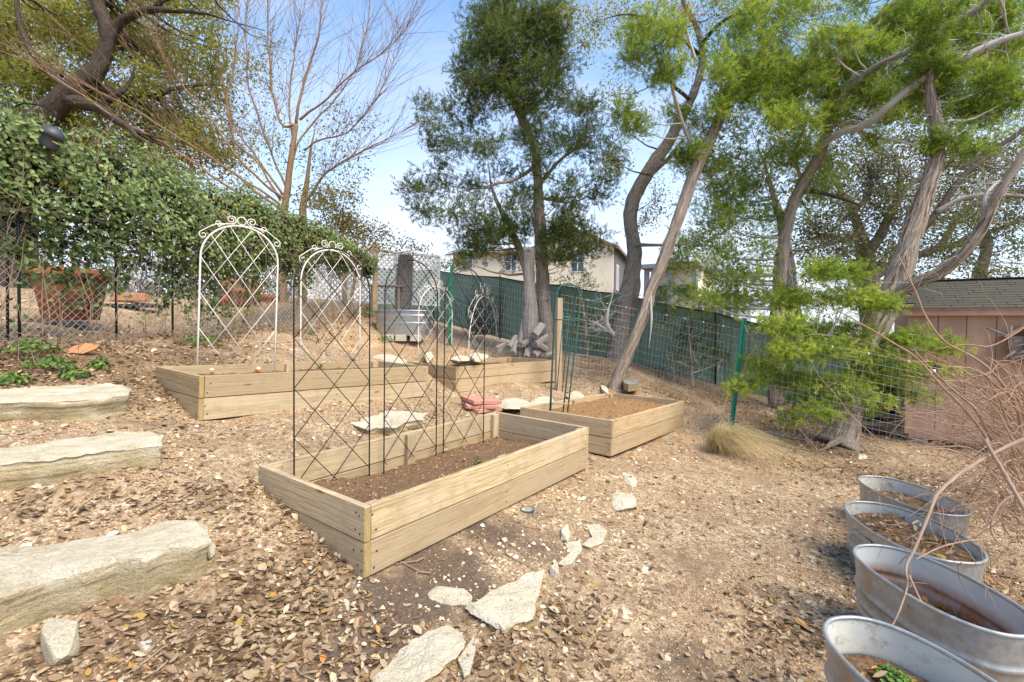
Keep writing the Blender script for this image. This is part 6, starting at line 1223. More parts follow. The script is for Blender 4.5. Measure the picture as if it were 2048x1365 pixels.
T.stem([(1740, 700, 6.75, 5.46), (1690, 680, 6.5, 4.25), (1630, 670, 6.3, 3.04), (1570, 680, 6.2, 1.82)], 'bark_cedar', 'limb', 9, .15, seed=46)
T.stem([(1720, 760, 6.75, 4.86), (1660, 770, 6.5, 3.64), (1600, 780, 6.3, 2.43), (1530, 770, 6.2, 1.52)], 'bark_cedar', 'limb', 9, .15, seed=47)
T.stem([(1745, 690, 6.75, 4.86), (1800, 700, 6.4, 3.64), (1860, 700, 6.2, 2.43), (1900, 690, 6.1, 1.52)], 'bark_cedar', 'limb', 9, .15, seed=48)
T.stem([(1680, 880, 6.5, 8.5), (1655, 895, 6.35, 5.46), (1640, 905, 6.3, 3.04)], 'bark_cedar', 'root', 9, .2, seed=49)
T.strips(0, 260, 'bark_cedar', 6); T.strips(1, 120, 'bark_cedar', 7)
for a, b, rx, ry in [(1560, 592, 28, 28), (1602, 602, 42, 32), (1572, 650, 46, 28), (1622, 662, 42, 28), (1680, 592, 56, 32), (1742, 602, 40, 28), (1652, 542, 46, 30), (1702, 542, 38, 26), (1775, 610, 34, 16), (1700, 662, 56, 30), (1650, 702, 50, 30), (1562, 702, 54, 30), (1522, 732, 46, 26), (1592, 760, 50, 30), (1672, 770, 54, 30), (1742, 712, 46, 26), (1782, 692, 46, 30), (1832, 672, 38, 22), (1872, 690, 42, 20), (1802, 742, 46, 26), (1860, 742, 46, 20), (1722, 762, 46, 26), (1622, 802, 46, 20), (1502, 770, 34, 20), (1582, 840, 36, 12), (1722, 822, 36, 16), (1642, 822, 36, 16), (1842, 790, 34, 14), (1762, 802, 32, 16), (1900, 700, 24, 10)]:
    T.clump(a + rng.uniform(-8, 8), b, rx * 1.15, ry * .72, 6.35 + rng.uniform(-.45, .5), int(rx * ry * .25), 'spray', .115, tint=(.05, 1.0), sub=int(8 + rx * ry / 200), up=.05)
for a, b, rx, ry in [(1980, 230, 40, 22), (1920, 220, 36, 22), (1900, 280, 40, 22), (1942, 300, 36, 18), (1990, 170, 36, 34), (2030, 200, 30, 30), (1885, 150, 34, 26), (1930, 80, 40, 30), (1860, 100, 36, 30), (1880, 40, 38, 32), (1840, 150, 26, 22), (1905, 180, 30, 20), (1850, 300, 24, 14)]:
    T.clump(a, b, rx, ry, 7.0 + rng.uniform(-.4, .4), int(rx * ry * .28), 'spray', .135, tint=(.0, .7), sub=10)
for k in range(80): s0 = T.paths[[1, 2, 4][k % 3]][0]; c = s0[rng.integers(4, len(s0) - 1)]; v = np.array([rng.normal(0, .3), rng.normal(0, .3), rng.normal(.05, .22)]); T.twig([c, c + v * .5 + rng.normal(0, .05, 3), c + v], .005, .0012, 5, .05)
T.done('cedar_bright', 'bark_dead')
# --- dark oak beyond the shed
T = Tree('oak_tree', 'dark twisted bare limbed oak behind the shed at right', groundpt(P(1770, 700, 13.5)))
T.stem([(1760, 760, 13.5, 22), (1745, 640, 13.5, 20), (1735, 540, 13.5, 18), (1715, 450, 13.5, 15), (1690, 400, 13.4, 12), (1660, 350, 13.3, 8)], 'bark_oak', 'trunk', 12, .18, seed=51)
for i, pts in enumerate([[(1730, 520, 13.5, 11), (1770, 450, 13.2, 9), (1800, 380, 13.0, 7), (1790, 310, 12.9, 4)], [(1738, 560, 13.5, 10), (1800, 520, 13.8, 9), (1870, 500, 14, 7), (1960, 470, 14, 5), (2050, 440, 14, 3)], [(1720, 470, 13.5, 9), (1690, 480, 13.3, 7), (1650, 470, 13.2, 5), (1610, 480, 13.1, 3)], [(1790, 400, 13.0, 6), (1850, 350, 13, 5), (1920, 330, 13, 4), (2010, 340, 13, 3)], [(1880, 495, 14, 6), (1930, 420, 14, 5), (1980, 400, 14, 4), (2050, 380, 14, 3)], [(1960, 600, 14.5, 12), (1965, 540, 14.5, 11), (1975, 480, 14.5, 10), (1960, 420, 14.5, 8), (1990, 350, 14.5, 6)], [(1700, 430, 13.4, 6), (1740, 380, 13.2, 5), (1730, 320, 13.1, 3)]]):
    T.stem(pts, 'bark_oak', 'limb', 9, .15, seed=52 + i, w=.06)
for k in range(430):
    p, r = T.paths[rng.integers(0, len(T.paths))]; c = p[rng.integers(len(p) // 4, len(p))]; v = np.array([rng.normal(0, .7), rng.normal(0, .4), rng.normal(.1, .5)]); q = T.twig([c, c + v * .5 + rng.normal(0, .12, 3), c + v], .016, .004, 4, .1)
    for _ in range(2): e = q[rng.integers(4, len(q))]; u = rng.normal(0, .28, 3); T.twig([e, e + u * .5 + rng.normal(0, .05, 3), e + u], .007, .003, 3, .04, 3)
for a in range(1620, 2080, 42):
    for b in range(300, 560, 48): T.clump(a + rng.uniform(-15, 15), b + rng.uniform(-15, 15), 36, 30, 13.5 + rng.uniform(-1, 1.2), 330, 'leaf', .092, 0, (0, .95), 12, .1, branch=False)
T.stem([(1600, 720, 12.5, 9), (1590, 600, 12.5, 8), (1575, 480, 12.5, 7), (1540, 360, 12.4, 5), (1500, 250, 12.3, 3)], 'bark_oak', 'limb', 9, .15, seed=66, w=.06)
for a in range(1440, 2080, 46):
    for b in range(190, 600, 50):
        if b > 480 and a > 1800: continue
        T.clump(a + rng.uniform(-20, 20), b + rng.uniform(-20, 20), 38, 32, 12.3 + rng.uniform(-.9, 1.2), 120, 'leaf', .095, 5, (.05, .95), 11, .1, branch=(a + b) % 3 == 0, tw_r=.008)
T.done('oak_dark', 'bark_oak')
# --- small cedar and brush before the screen
T = Tree('cedar_sapling', 'young cedar sapling growing against the green screen, left of the oak', groundpt(P(1175, 715, 9.9)), cat='sapling')
T.stem([(1175, 720, 9.9, 4), (1172, 660, 9.9, 3.5), (1165, 600, 9.9, 2.5), (1160, 560, 9.9, 1.5)], 'bark_cedar', 'trunk', 8, .1, seed=61)
for a, b, rx, ry in [(1180, 640, 40, 34), (1158, 602, 28, 24), (1200, 685, 36, 22), (1165, 560, 18, 22), (1205, 620, 26, 24), (1150, 665, 24, 24)]: T.clump(a, b, rx, ry, 9.8 + rng.uniform(-.3, .3), int(rx * ry * .11), 'spray', .12, tint=(.05, .85), sub=9)
T.done('cedar_olive', 'twig')
T = Tree('cedar_sapling', 'low mixed green scrub growing before the green screen, right of leaning cedar', groundpt(P(1385, 765, 9.3)), cat='sapling')
T.stem([(1385, 775, 9.3, 3), (1382, 720, 9.3, 2.4), (1378, 660, 9.3, 1.6), (1376, 620, 9.3, 1)], 'bark_cedar', 'trunk', 8, .1, seed=62)
T.stem([(1350, 768, 9.5, 2.4), (1345, 720, 9.5, 2), (1338, 670, 9.5, 1)], 'bark_cedar', 'limb', 8, .1, seed=63)
for a, b, rx, ry in [(1350, 680, 34, 26), (1390, 650, 34, 26), (1410, 700, 34, 26), (1365, 725, 34, 22), (1330, 650, 24, 22), (1420, 655, 26, 22), (1440, 720, 26, 22), (1340, 620, 26, 18)]: T.clump(a, b, rx, ry, 9.4 + rng.uniform(-.3, .3), int(rx * ry * .10), 'spray', .14, tint=(.05, .9), sub=9)
for k in range(60): c = P(rng.uniform(1330, 1450), rng.uniform(660, 760), 9.4 + rng.uniform(-.3, .3)); v = rng.normal(0, .2, 3); T.twig([c, c + v * .5, c + v], .004, .0015, 3, .04)
T.done('cedar_olive', 'bark_dead')
T = Tree('dead_brush', 'dark dead brush against the green screen behind the rightmost white trellis', groundpt(P(960, 668, 11.8)), cat='brush')
for k in range(110): c = P(965 + rng.normal(0, 16), 670, 11.8 + rng.uniform(-.3, .2)); e = P(965 + rng.normal(0, 30), rng.uniform(555, 640), 11.7 + rng.uniform(-.3, .2)); T.twig([c, (c + e) / 2 + rng.normal(0, .12, 3), e], .008, .003, 4, .1)
for a, b, rx, ry in [(962, 590, 26, 26), (950, 620, 28, 24), (985, 615, 22, 26)]: T.clump(a, b, rx, ry, 11.7, 150, 'leaf', .06, 2, (0, .6), 9, 0, branch=False)
T.done('oak_dark', 'bark_dark')
T = Tree('dead_brush', 'pale grey dead branch leaning at the foot of the curved oak', groundpt(P(1232, 690, 8.7)), cat='brush')
T.stem([(1228, 672, 8.7, 4), (1214, 650, 8.6, 3.4), (1216, 620, 8.6, 2.6), (1226, 590, 8.6, 1.6)], 'bark_dead', 'stem', 7, .12)
T.stem([(1224, 668, 8.7, 3), (1205, 655, 8.6, 2.4), (1185, 640, 8.6, 1.6)], 'bark_dead', 'stem', 7, .12)
for k in range(46): s0 = T.paths[k % 2][0]; c = s0[rng.integers(1, len(s0))]; v = np.array([rng.normal(-.08, .22), rng.normal(0, .15), rng.normal(.1, .2)]); T.twig([c, c + v * .5 + rng.normal(0, .04, 3), c + v], .005, .0015, 4, .04)
T.done('oak_dark', 'bark_dead')

# --- live oak at upper left, beyond the vine
T = Tree('oak_tree', 'live oak with dark crooked limbs and yellow green leaves at upper left', groundpt(P(30, 560, 8.6)))
T.stem([(20, 620, 8.6, 34), (30, 480, 8.6, 32), (45, 350, 8.6, 30), (70, 260, 8.6, 27), (110, 215, 8.6, 24), (150, 180, 8.6, 22), (190, 145, 8.6, 18), (212, 105, 8.6, 15), (222, 70, 8.6, 13), (245, 42, 8.6, 12), (290, 22, 8.5, 11), (350, 22, 8.4, 9), (410, 28, 8.3, 7), (450, 40, 8.2, 5), (530, 62, 8.1, 3)], 'bark_dark', 'trunk', 14, .16, seed=71)
for i, pts in enumerate([[(215, 90, 8.6, 12), (205, 40, 8.6, 12), (195, 0, 8.6, 12), (200, -50, 8.6, 10)], [(140, 200, 8.6, 13), (190, 212, 8.4, 11), (240, 245, 8.2, 9), (285, 280, 8.0, 7), (320, 310, 7.9, 4)], [(135, 185, 8.6, 9), (90, 130, 8.5, 7), (55, 90, 8.4, 6), (35, 40, 8.4, 5), (30, -20, 8.4, 4)], [(120, 150, 8.6, 8), (70, 140, 8.8, 6), (20, 135, 8.9, 4)], [(170, 165, 8.6, 8), (240, 185, 8.9, 8), (300, 190, 9.0, 6), (370, 175, 9.1, 5), (450, 170, 9.1, 3)], [(205, 210, 8.5, 8), (225, 195, 8.4, 7), (250, 180, 8.4, 6), (270, 130, 8.4, 4)], [(300, 22, 8.5, 6), (330, 0, 8.4, 5), (400, -30, 8.4, 4)]]):
    T.stem(pts, 'bark_dark', 'limb', 10, .15, seed=72 + i, w=.05)
for a in range(-40, 470, 52):
    for b in range(-20, 350, 48):
        thin = 1.0 if a < 260 and b < 330 else .8
        if a > 340 and b < 250: thin = .45
        if b > 240 and a < 100: thin = .8
        T.clump(a + rng.uniform(-18, 18), b + rng.uniform(-18, 18), 46, 40, 9.3 + rng.uniform(-.5, 1.5), int(950 * thin), 'leaf', .078, 5, (.1, .98), 18, .15, branch=thin > .4)
for k in range(46):
    a, b = rng.uniform(250, 560), rng.uniform(60, 400); T.clump(a, b, 44, 36, 10.6 + rng.uniform(-.4, 1.2), int(np.interp(b, [60, 250, 400], [70, 190, 260]) * np.interp(a, [250, 420, 560], [1, .8, .35])), 'leaf', .075, 6, (.05, .95), 14, .1, branch=k % 2 == 0)
for a, b in [(40, 400), (110, 420), (180, 400), (30, 470), (420, 360), (470, 380), (350, 350), (480, 330)]: T.clump(a, b, 46, 36, 9.6 + rng.uniform(-.3, .6), 170, 'leaf', .055, 4, (.05, .8), 14, .15)
T.done('oak_leaf', 'bark_dark')
# --- many stemmed bare shrub
T = Tree('bare_shrub', 'tall leafless many stemmed shrub fanning out above the vine', groundpt(P(575, 600, 9.6)), cat='shrub')
T.stem([(568, 640, 9.6, 9), (565, 520, 9.6, 8), (568, 420, 9.6, 7), (576, 370, 9.6, 6), (585, 300, 9.6, 5.5), (592, 250, 9.6, 5)], 'twig_tan', 'stem', 9, .1, seed=81, taper=False)
T.stem([(605, 640, 9.5, 10), (604, 520, 9.5, 9), (606, 430, 9.5, 8), (612, 380, 9.5, 7), (622, 300, 9.5, 6), (632, 250, 9.5, 4)], 'twig_tan', 'stem', 9, .1, seed=82)
FAN = [[(592, 250, 9.6, 6), (560, 245, 9.6, 5), (540, 140, 9.6, 4), (536, 40, 9.6, 3), (534, -40, 9.6, 2)], [(592, 250, 9.6, 6), (600, 200, 9.5, 5), (620, 130, 9.5, 4), (640, 50, 9.4, 3), (650, -40, 9.4, 2)], [(600, 240, 9.6, 5), (650, 200, 9.4, 4), (700, 150, 9.2, 3), (760, 110, 9.0, 2.4), (800, 70, 9.0, 1.6), (840, 10, 9, 1)],
       [(606, 410, 9.5, 6), (650, 350, 9.3, 5), (700, 315, 9.2, 4), (760, 285, 9.0, 3), (830, 250, 8.9, 1.6)], [(570, 400, 9.6, 6), (520, 360, 9.3, 5), (480, 320, 9.1, 5), (430, 250, 8.9, 4), (370, 180, 8.7, 3.4), (320, 100, 8.5, 2.6), (290, 10, 8.4, 1.8)], [(560, 420, 9.6, 6), (470, 350, 9.2, 5), (380, 290, 8.8, 4.4), (270, 220, 8.4, 3.6), (150, 160, 8.0, 3), (20, 110, 7.6, 2)], [(545, 430, 9.6, 5), (420, 350, 9.0, 4.4), (330, 290, 8.6, 4), (240, 240, 8.2, 3.4), (100, 150, 7.8, 2.6), (-20, 90, 7.5, 1.8)],
       [(565, 390, 9.6, 5), (500, 300, 9.4, 4), (460, 230, 9.3, 3.4), (440, 120, 9.2, 2.6), (430, 0, 9.2, 1.8)], [(560, 400, 9.6, 5), (520, 330, 9.4, 4), (470, 280, 9.3, 4), (455, 200, 9.2, 3), (470, 120, 9.2, 2.4), (480, 0, 9.2, 1.6)], [(385, 350, 9.3, 5), (365, 270, 9.2, 4), (345, 200, 9.1, 3.4), (335, 140, 9.0, 2.6), (315, 70, 9.0, 2), (300, -20, 9, 1.4)], [(390, 348, 9.4, 5), (340, 230, 9.2, 3.6), (270, 120, 9.0, 2.8), (200, 20, 8.9, 2), (170, -30, 8.9, 1.4)],
       [(410, 350, 9.5, 4), (380, 250, 9.3, 3.4), (330, 130, 9.2, 2.8), (280, 0, 9.1, 1.8)], [(580, 330, 9.6, 5), (600, 280, 9.7, 4), (640, 230, 9.8, 3.4), (690, 170, 9.8, 2.6), (730, 80, 9.8, 2), (745, -20, 9.8, 1.4)], [(590, 300, 9.6, 4), (580, 200, 9.7, 3.4), (590, 100, 9.7, 2.6), (610, 0, 9.7, 1.6)], [(575, 380, 9.6, 5), (540, 300, 9.8, 4), (500, 180, 9.8, 3), (490, 60, 9.8, 2), (500, -20, 9.8, 1.4)], [(560, 410, 9.6, 5), (440, 330, 9.4, 4), (300, 210, 9.2, 3), (130, 60, 9.0, 2), (40, -20, 9, 1.4)], [(608, 300, 9.5, 4), (640, 280, 9.3, 3.4), (700, 260, 9.1, 2.8), (750, 200, 9, 2.2), (790, 120, 9, 1.6), (800, 40, 9, 1)]]
for i, pts in enumerate(FAN): T.stem([(a, b, d, r * .5) for a, b, d, r in pts], 'twig_tan', 'stem', 7, .08, .1, .05, 83 + i)
for k in range(1000):
    p, r = T.paths[2 + rng.integers(0, len(FAN))]; i = rng.integers(len(p) // 5, len(p) - 1); c = p[i]; tg = p[min(i + 2, len(p) - 1)] - p[max(i - 2, 0)]; tg = tg / np.linalg.norm(tg); v = (tg * .7 + np.array([rng.normal(0, .5), rng.normal(0, .35), .35 + rng.normal(0, .25)])) * rng.uniform(.4, 1.3); T.twig([c, c + v * .5 + rng.normal(0, .05, 3), c + v + np.array([0, 0, .1])], .0048, .0016, 4, .05, 4)
for a, b, rx, ry, n in [(650, 250, 60, 50, 120), (700, 300, 60, 40, 120), (640, 330, 50, 40, 180), (690, 230, 40, 40, 70), (480, 330, 60, 40, 170), (520, 230, 60, 60, 120), (560, 300, 50, 50, 140), (430, 200, 60, 60, 120), (340, 120, 60, 60, 120), (650, 380, 50, 30, 220), (600, 400, 50, 30, 220), (700, 350, 40, 30, 120), (740, 240, 30, 30, 50)]: T.clump(a, b, rx, ry, 9.4 + rng.uniform(-.3, .3), int(n * 1.6), 'leaf', .06, 2, (.1, .95), 14, -.2, branch=False)
T.done('bush_olive', 'twig_tan')
# --- ragged bush at the end of the vine and one behind the tank
T = Tree('ragged_bush', 'ragged brownish green bush at the far end of the vine', groundpt(P(690, 600, 10.8)), cat='bush')
T.stem([(690, 620, 10.8, 5), (688, 520, 10.8, 4), (684, 440, 10.8, 3), (690, 390, 10.8, 1.6)], 'twig_tan', 'stem', 7, .1)
T.stem([(700, 620, 10.8, 4), (715, 540, 10.8, 3), (745, 490, 10.8, 2), (790, 450, 10.8, 1.2)], 'twig_tan', 'stem', 7, .1)
for a, b, rx, ry, n in [(680, 420, 40, 34, 420), (650, 400, 40, 24, 340), (700, 450, 36, 30, 380), (660, 450, 40, 30, 420), (720, 480, 30, 26, 260), (740, 460, 24, 24, 90), (770, 470, 30, 24, 90), (800, 490, 30, 24, 90), (840, 500, 26, 22, 70), (760, 500, 30, 20, 110), (705, 390, 24, 20, 90)]: T.clump(a, b, rx, ry, 10.7 + rng.uniform(-.3, .4), int(n * 1.7), 'leaf', .07, 5, (.05, .98), 14, 0)
T.done('bush_olive', 'twig_tan')
T = Tree('ragged_bush', 'grey green bush beyond the green screen, left of the cream house', groundpt(P(905, 600, 15.5)), cat='bush')
T.stem([(905, 640, 15.5, 4), (905, 560, 15.5, 3), (905, 520, 15.5, 1.6)], 'twig', 'stem', 7, .1)
for a, b, rx, ry, n in [(900, 525, 30, 18, 260), (930, 530, 26, 14, 200), (870, 530, 26, 12, 160), (1130, 560, 50, 16, 200), (1170, 575, 40, 14, 160)]: T.clump(a, b, rx, ry, 15.3 + rng.uniform(-.3, .4), n, 'leaf', .08, 4, (.0, .7), 10, 0, branch=a < 1000)
T.done('oak_dark', 'twig')

# --- scrub beyond the left fence
T = Tree('scrub', 'brownish scrub and brush on the slope beyond the left fence', groundpt(P(250, 600, 12.5)), cat='scrub'); T.t['kind'] = 'stuff'
for k in range(520):
    a = rng.uniform(-120, 600); d = rng.uniform(11, 14); c = P(a, 612, d); c[2] = g1(c[0], c[1]); e = P(a + rng.normal(0, 30), rng.uniform(440, 590), d + rng.normal(0, .3)); T.twig([c, (c + e) / 2 + rng.normal(0, .15, 3), e], .012, .003, 4, .1)
for a in range(-100, 620, 46):
    for b in (490, 530, 570): T.clump(a + rng.uniform(-16, 16), b + rng.uniform(-12, 12), 34, 22, 12.5 + rng.uniform(-1, 1.5), 130, 'leaf', .085, 0, (0, .9), 10, 0, branch=False)
T.done('bush_olive', 'twig')
# ------------------------------------------------------------------ vine over the chain link fence
TOPL = np.array([(-300, 190), (-60, 225), (0, 238), (60, 262), (130, 290), (200, 300), (330, 345), (420, 375), (500, 402), (580, 432), (640, 458), (700, 490), (745, 520)], float)
BOTL = np.array([(-300, 520), (-60, 500), (0, 520), (120, 500), (200, 520), (330, 545), (420, 560), (500, 560), (560, 535), (640, 525), (745, 540)], float)
ss = np.linspace(0, LFL, 260); pj = np.array([px_of(p) for p in lf(ss)]); pxs, dps, pys = pj[:, 0], pj[:, 2], pj[:, 1]
zt = .12 * vnoise(np.stack([ss, 0 * ss, 0 * ss], 1), 2.2, 8, 3) + (pys - np.interp(pxs, TOPL[:, 0], TOPL[:, 1])) * dps / F; zb = .22 * vnoise(np.stack([ss, 0 * ss, 0 * ss + 5], 1), 1.7, 18, 3) + (pys - np.interp(pxs, BOTL[:, 0], BOTL[:, 1])) * dps / F
nrm = np.array([.97, -.22, 0])        # towards the garden
vt = thing('climbing_vine', 'dense green vine draped over the chain link fence at left', 'vine', lf(2.4)); base = np.array(vt.location)
ac = Acc(); st = Acc()
def bulge_of(o): return np.clip(o / .2, -1, 1)
def vleaves(n, zlo, zhi, thick, size, tint, seed, power=1.0):
    s = rng.uniform(0, LFL, n); a, b = np.interp(s, ss, zt), np.interp(s, ss, zb); u = rng.random(n) ** power; z = (b + (a - b) * (zlo + (zhi - zlo) * u)); bulge = np.sin(np.clip((z - b) / (a - b + 1e-6), 0, 1) * math.pi) ** .6
    off = rng.normal(0, 1, n) * thick * (.35 + .65 * bulge) + .10 * bulge; off = off - (thick < .05) * .14 + (thick > .05) * bulge * .30 * vnoise(np.stack([s, z, 0 * s], 1), 1.9, 61, 3); p = lf(s, z) + nrm * off[:, None]; q = vnoise(p, 2.4, seed, 3) + .6 * vnoise(p, 6, seed + 1, 2); k = ((q > -.04 - .12 * (u < .85)) | (thick < .05)) & (rng.random(n) < np.clip(.25 + (z - b) / .55, .0, 1.0) + (zlo < 0) * 1.0) ; p = p[k]; off = off[k]; m = len(p)
    dirn = nrm * (.6 + off[:, None] * 2) + np.array([0, 0, .45]) + rng.normal(0, .55, (m, 3)); V, Fc = batch(LEAF_V, LEAF_F, p, rot_from_z(dirn, rng.uniform(0, 6.28, m)), np.c_[rng.uniform(.65, 1.3, m) * size, rng.uniform(.8, 1.5, m) * size, rng.uniform(.5, 1.5, m) * size])
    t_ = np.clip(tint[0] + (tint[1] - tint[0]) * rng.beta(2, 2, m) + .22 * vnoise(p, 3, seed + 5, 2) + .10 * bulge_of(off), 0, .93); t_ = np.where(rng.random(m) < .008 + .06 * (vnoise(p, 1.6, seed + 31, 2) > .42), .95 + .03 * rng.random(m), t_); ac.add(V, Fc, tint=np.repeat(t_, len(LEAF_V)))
vleaves(27000, .02, 1.0, .17, .052, (.15, .95), 5, .8)
vleaves(15000, .0, .95, .045, .075, (-.2, .35), 15)  # inner leaves tinted dark: the vine's inside shade put into their colour
vleaves(3800, .88, 1.14, .17, .05, (.35, .95), 25)
vleaves(6800, -.6, .2, .09, .065, (.05, .85), 35, .45)
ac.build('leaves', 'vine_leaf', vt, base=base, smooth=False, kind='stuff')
for i in range(620):
    s = rng.uniform(0, LFL); a, b = np.interp(s, ss, zt), np.interp(s, ss, zb); z0, z1 = (rng.uniform(0, .2), b + (a - b) * rng.uniform(.2, 1.05)) if i % 4 == 0 else (b + (a - b) * rng.uniform(0, .9), b + (a - b) * rng.uniform(.2, 1.1)); ds = rng.normal(0, .35)
    q = lf(np.clip([s, s + ds * .4, s + ds], 0, LFL), np.array([z0, (z0 + z1) / 2 + rng.normal(0, .08), z1])) + nrm * rng.normal(.03, .09, 3)[:, None]; V, Fc, tv = tube(wob(smoothpath(q, n=6), .05, i, 4), np.linspace(.0045, .0018, 13), 4, cap=False); st.add(V, Fc, tuv=tv)
for i in range(150):       # loose shoots standing above the mass
    s = rng.uniform(0, LFL); a = np.interp(s, ss, zt); p = lf(s, a - .1); v = np.array([rng.normal(0, .12), rng.normal(0, .1), rng.uniform(.12, .38)]); V, Fc, tv = tube(smoothpath([p, p + v * .6, p + v + rng.normal(0, .08, 3)], n=5), .002, 4, cap=False); st.add(V, Fc, tuv=tv)
st.build('stems', 'twig', vt, base=base, kind='stuff')
# tangled dry stems along the foot of the fence
br = thing('dry_brush', 'tangle of dry brown stems along the foot of the chain link fence', 'brush', lf(2.0)); base = np.array(br.location); ac = Acc()
for i in range(520):
    s = rng.uniform(.2, LFL); w = rng.normal(.12, .16); p = lf(s, 0) + nrm * w; p[2] = g1(p[0], p[1]) + .01; v = np.array([rng.normal(0, .16), rng.normal(0, .24), abs(rng.normal(0, .13))]); e = p + v; m = (p + e) / 2 + np.array([rng.normal(0, .05), rng.normal(0, .05), rng.uniform(.0, .12)]); V, Fc, tv = tube(smoothpath([p, m, e], n=4), rng.uniform(.0012, .0032), 3, cap=False); ac.add(V, Fc, tuv=tv)
ac.build('stems', 'twig', br, base=base, kind='stuff')
n = 1800; s = rng.uniform(.2, LFL, n); w = rng.normal(.1, .2, n); p = lf(s, 0) + nrm * w[:, None]; p[:, 2] = gz(p[:, 0], p[:, 1]) + rng.uniform(0, .1, n) * np.exp(-(w / .2) ** 2); V, Fc = batch(LEAF_V, LEAF_F, p, rot_from_z(rng.normal(0, 1, (n, 3)) + [0, 0, 1.0], rng.uniform(0, 6.28, n)), rng.uniform(.035, .065, n)); ac = Acc(); ac.add(V, Fc, tint=np.repeat(rng.random(n) * .85, len(LEAF_V))); ac.build('dead_leaves', 'litter', br, base=base, kind='stuff', smooth=False)
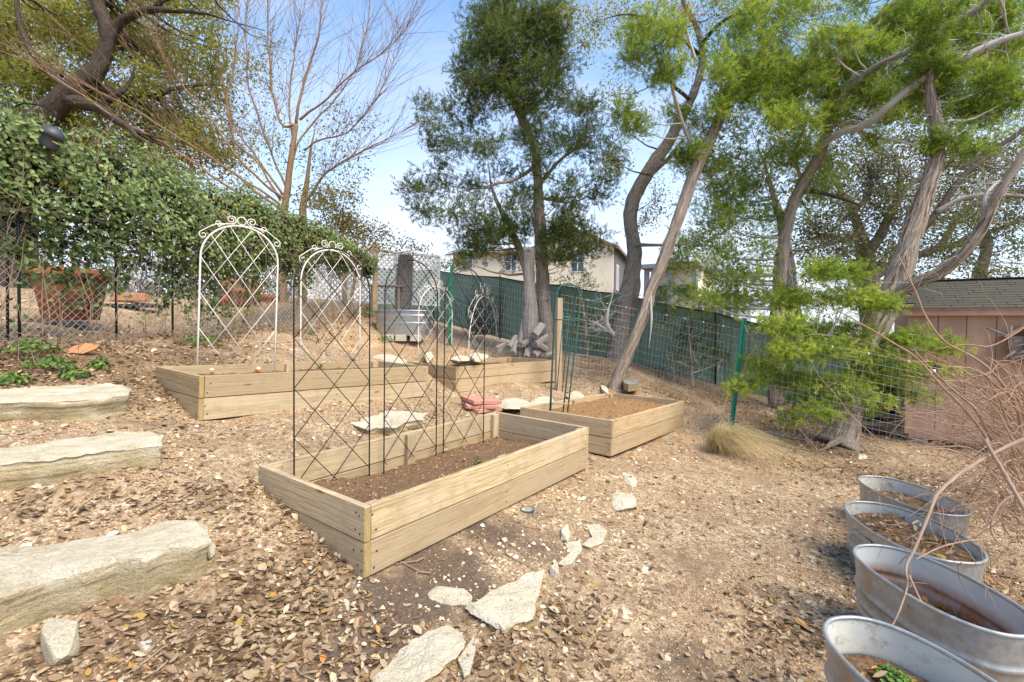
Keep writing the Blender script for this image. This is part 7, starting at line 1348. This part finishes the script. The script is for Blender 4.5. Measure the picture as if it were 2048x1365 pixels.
# ------------------------------------------------------------------ bare thorny canes at the right edge, over the tubs
cs = thing('bare_rose_bush', 'leafless arching shrub of pinkish canes over the tubs at right edge', 'shrub', groundpt(P(2090, 1130, 2.75))); base = np.array(cs.location)
def cane(pts, mat, sides=8, knots=True, seed=0):
    p, r = ppath(pts, .03); r = r * .44; p = wob(p, .006, seed, 7); ln = np.concatenate([[0], np.cumsum(np.linalg.norm(np.diff(p, axis=0), axis=1))])
    if knots: r = r * (1 + .55 * np.maximum(0, np.cos(ln / .085 * 2 * math.pi + seed)) ** 14)
    V, Fc, tv = tube(p, r, sides); mk('cane', V - base, Fc, mat, cs, True, attrs={'tuv': tv}); return p
ps = [cane([(2100, 1090, 2.6, 7), (2048, 1010, 2.6, 6), (2010, 940, 2.6, 6), (1972, 875, 2.6, 6), (1930, 820, 2.6, 5.5), (1880, 770, 2.65, 5), (1830, 715, 2.7, 4.5), (1760, 670, 2.75, 3.6), (1690, 630, 2.8, 2.8), (1620, 590, 2.85, 1.6)], 'cane', seed=1),
      cane([(1985, 880, 2.6, 5), (1950, 820, 2.62, 5), (1905, 780, 2.66, 4.5), (1860, 735, 2.7, 4), (1830, 700, 2.72, 2)], 'cane', seed=2),
      cane([(2100, 960, 2.7, 6), (2048, 880, 2.7, 6), (2035, 820, 2.7, 5.5), (1995, 755, 2.7, 5), (1945, 715, 2.75, 4.6), (1890, 685, 2.8, 4.2), (1855, 640, 2.85, 4), (1830, 580, 2.9, 3.5), (1795, 510, 2.95, 2.2)], 'cane', seed=3),
      cane([(1760, 1300, 1.95, 3.2), (1795, 1230, 2.0, 3.4), (1815, 1170, 2.05, 4), (1812, 1135, 2.08, 5), (1830, 1095, 2.1, 6.5), (1862, 1020, 2.15, 7), (1880, 985, 2.2, 7), (1930, 940, 2.25, 7.5), (1990, 905, 2.3, 8), (2070, 870, 2.3, 9)], 'cane_pale', seed=4),
      cane([(1818, 1150, 2.05, 4), (1850, 1215, 2.0, 3.6), (1900, 1300, 1.95, 2.8), (1945, 1370, 1.9, 2)], 'cane_pale', seed=5),
      cane([(1970, 878, 2.3, 8), (2000, 930, 2.25, 8), (2030, 985, 2.2, 8.5), (2080, 1070, 2.1, 9)], 'cane_pale', seed=6),
      cane([(2070, 980, 2.4, 5), (2010, 1000, 2.4, 5), (1985, 1040, 2.4, 5), (1990, 1080, 2.38, 4.5), (2040, 1110, 2.35, 4)], 'cane_pale', 8, False, seed=7),
      cane([(1815, 1190, 2.05, 2.4), (1806, 1270, 2.0, 2.2), (1770, 1350, 1.95, 1.4)], 'cane', seed=8),
      cane([(1830, 1120, 2.1, 3), (1880, 1095, 2.15, 2.8), (1950, 1080, 2.2, 2.4), (2060, 1070, 2.3, 2)], 'cane', seed=9),
      cane([(2070, 640, 3.0, 3.4), (1990, 690, 3.0, 3), (1930, 690, 3.0, 2.4), (1870, 700, 3.0, 1.4)], 'cane', seed=10)]
ac = Acc()
def ctwig(pts, r0, r1, i):
    q = wob(smoothpath(pts, n=6), .03, i, 5); V, Fc, tv = tube(q, np.linspace(r0, r1, len(q)), 5, cap=False); ac.add(V, Fc, tuv=tv)
for i in range(210):
    d = rng.uniform(2.5, 3.6); x0 = 2060 + rng.normal(0, 40); y0 = rng.uniform(800, 1080); x1 = x0 - abs(rng.normal(120, 80)); y1 = y0 + rng.normal(-40, 70); y1 = max(y1, 715); a, b = P(x0, y0, d), P(x1, y1, d + rng.normal(0, .25)); m = (a + b) / 2 + np.array([0, 0, rng.uniform(.0, .16)]); ctwig([a, m, b], rng.uniform(.003, .0055), .0013, i)
for i in range(70):
    d = rng.uniform(2.6, 3.4); c = P(rng.uniform(1880, 2060), rng.uniform(740, 1000), d); v = rng.normal(0, .13, 3); ctwig([c, c + v + [0, 0, .05], c + v * 2 + rng.normal(0, .06, 3)], .0028, .0011, 300 + i)
for i in range(44):
    d = rng.uniform(2.0, 2.6); c = P(rng.uniform(1800, 2050), rng.uniform(960, 1200), d); v = rng.normal(0, .09, 3); ctwig([c, c + v, c + v * 2 + rng.normal(0, .05, 3)], .002, .0009, 500 + i)
ctwig([P(1900, 770, 2.7), P(1860, 790, 2.75), P(1800, 850, 2.8), P(1762, 905, 2.85)], .004, .0015, 601); ctwig([P(1990, 885, 2.8), P(1850, 895, 2.9), P(1770, 960, 2.9), P(1765, 1020, 2.7)], .0025, .0012, 602)
ctwig([P(1488, 650, 6.2), P(1545, 725, 6.1), P(1610, 740, 6.0), P(1690, 705, 5.9), P(1780, 715, 5.7)], .004, .002, 603); ctwig([P(1485, 800, 6.2), P(1495, 720, 6.1), P(1560, 660, 6.1), P(1605, 690, 6.0), P(1612, 740, 5.9)], .004, .002, 604)
ac.build('twigs', 'cane', cs, base=base, kind='stuff')
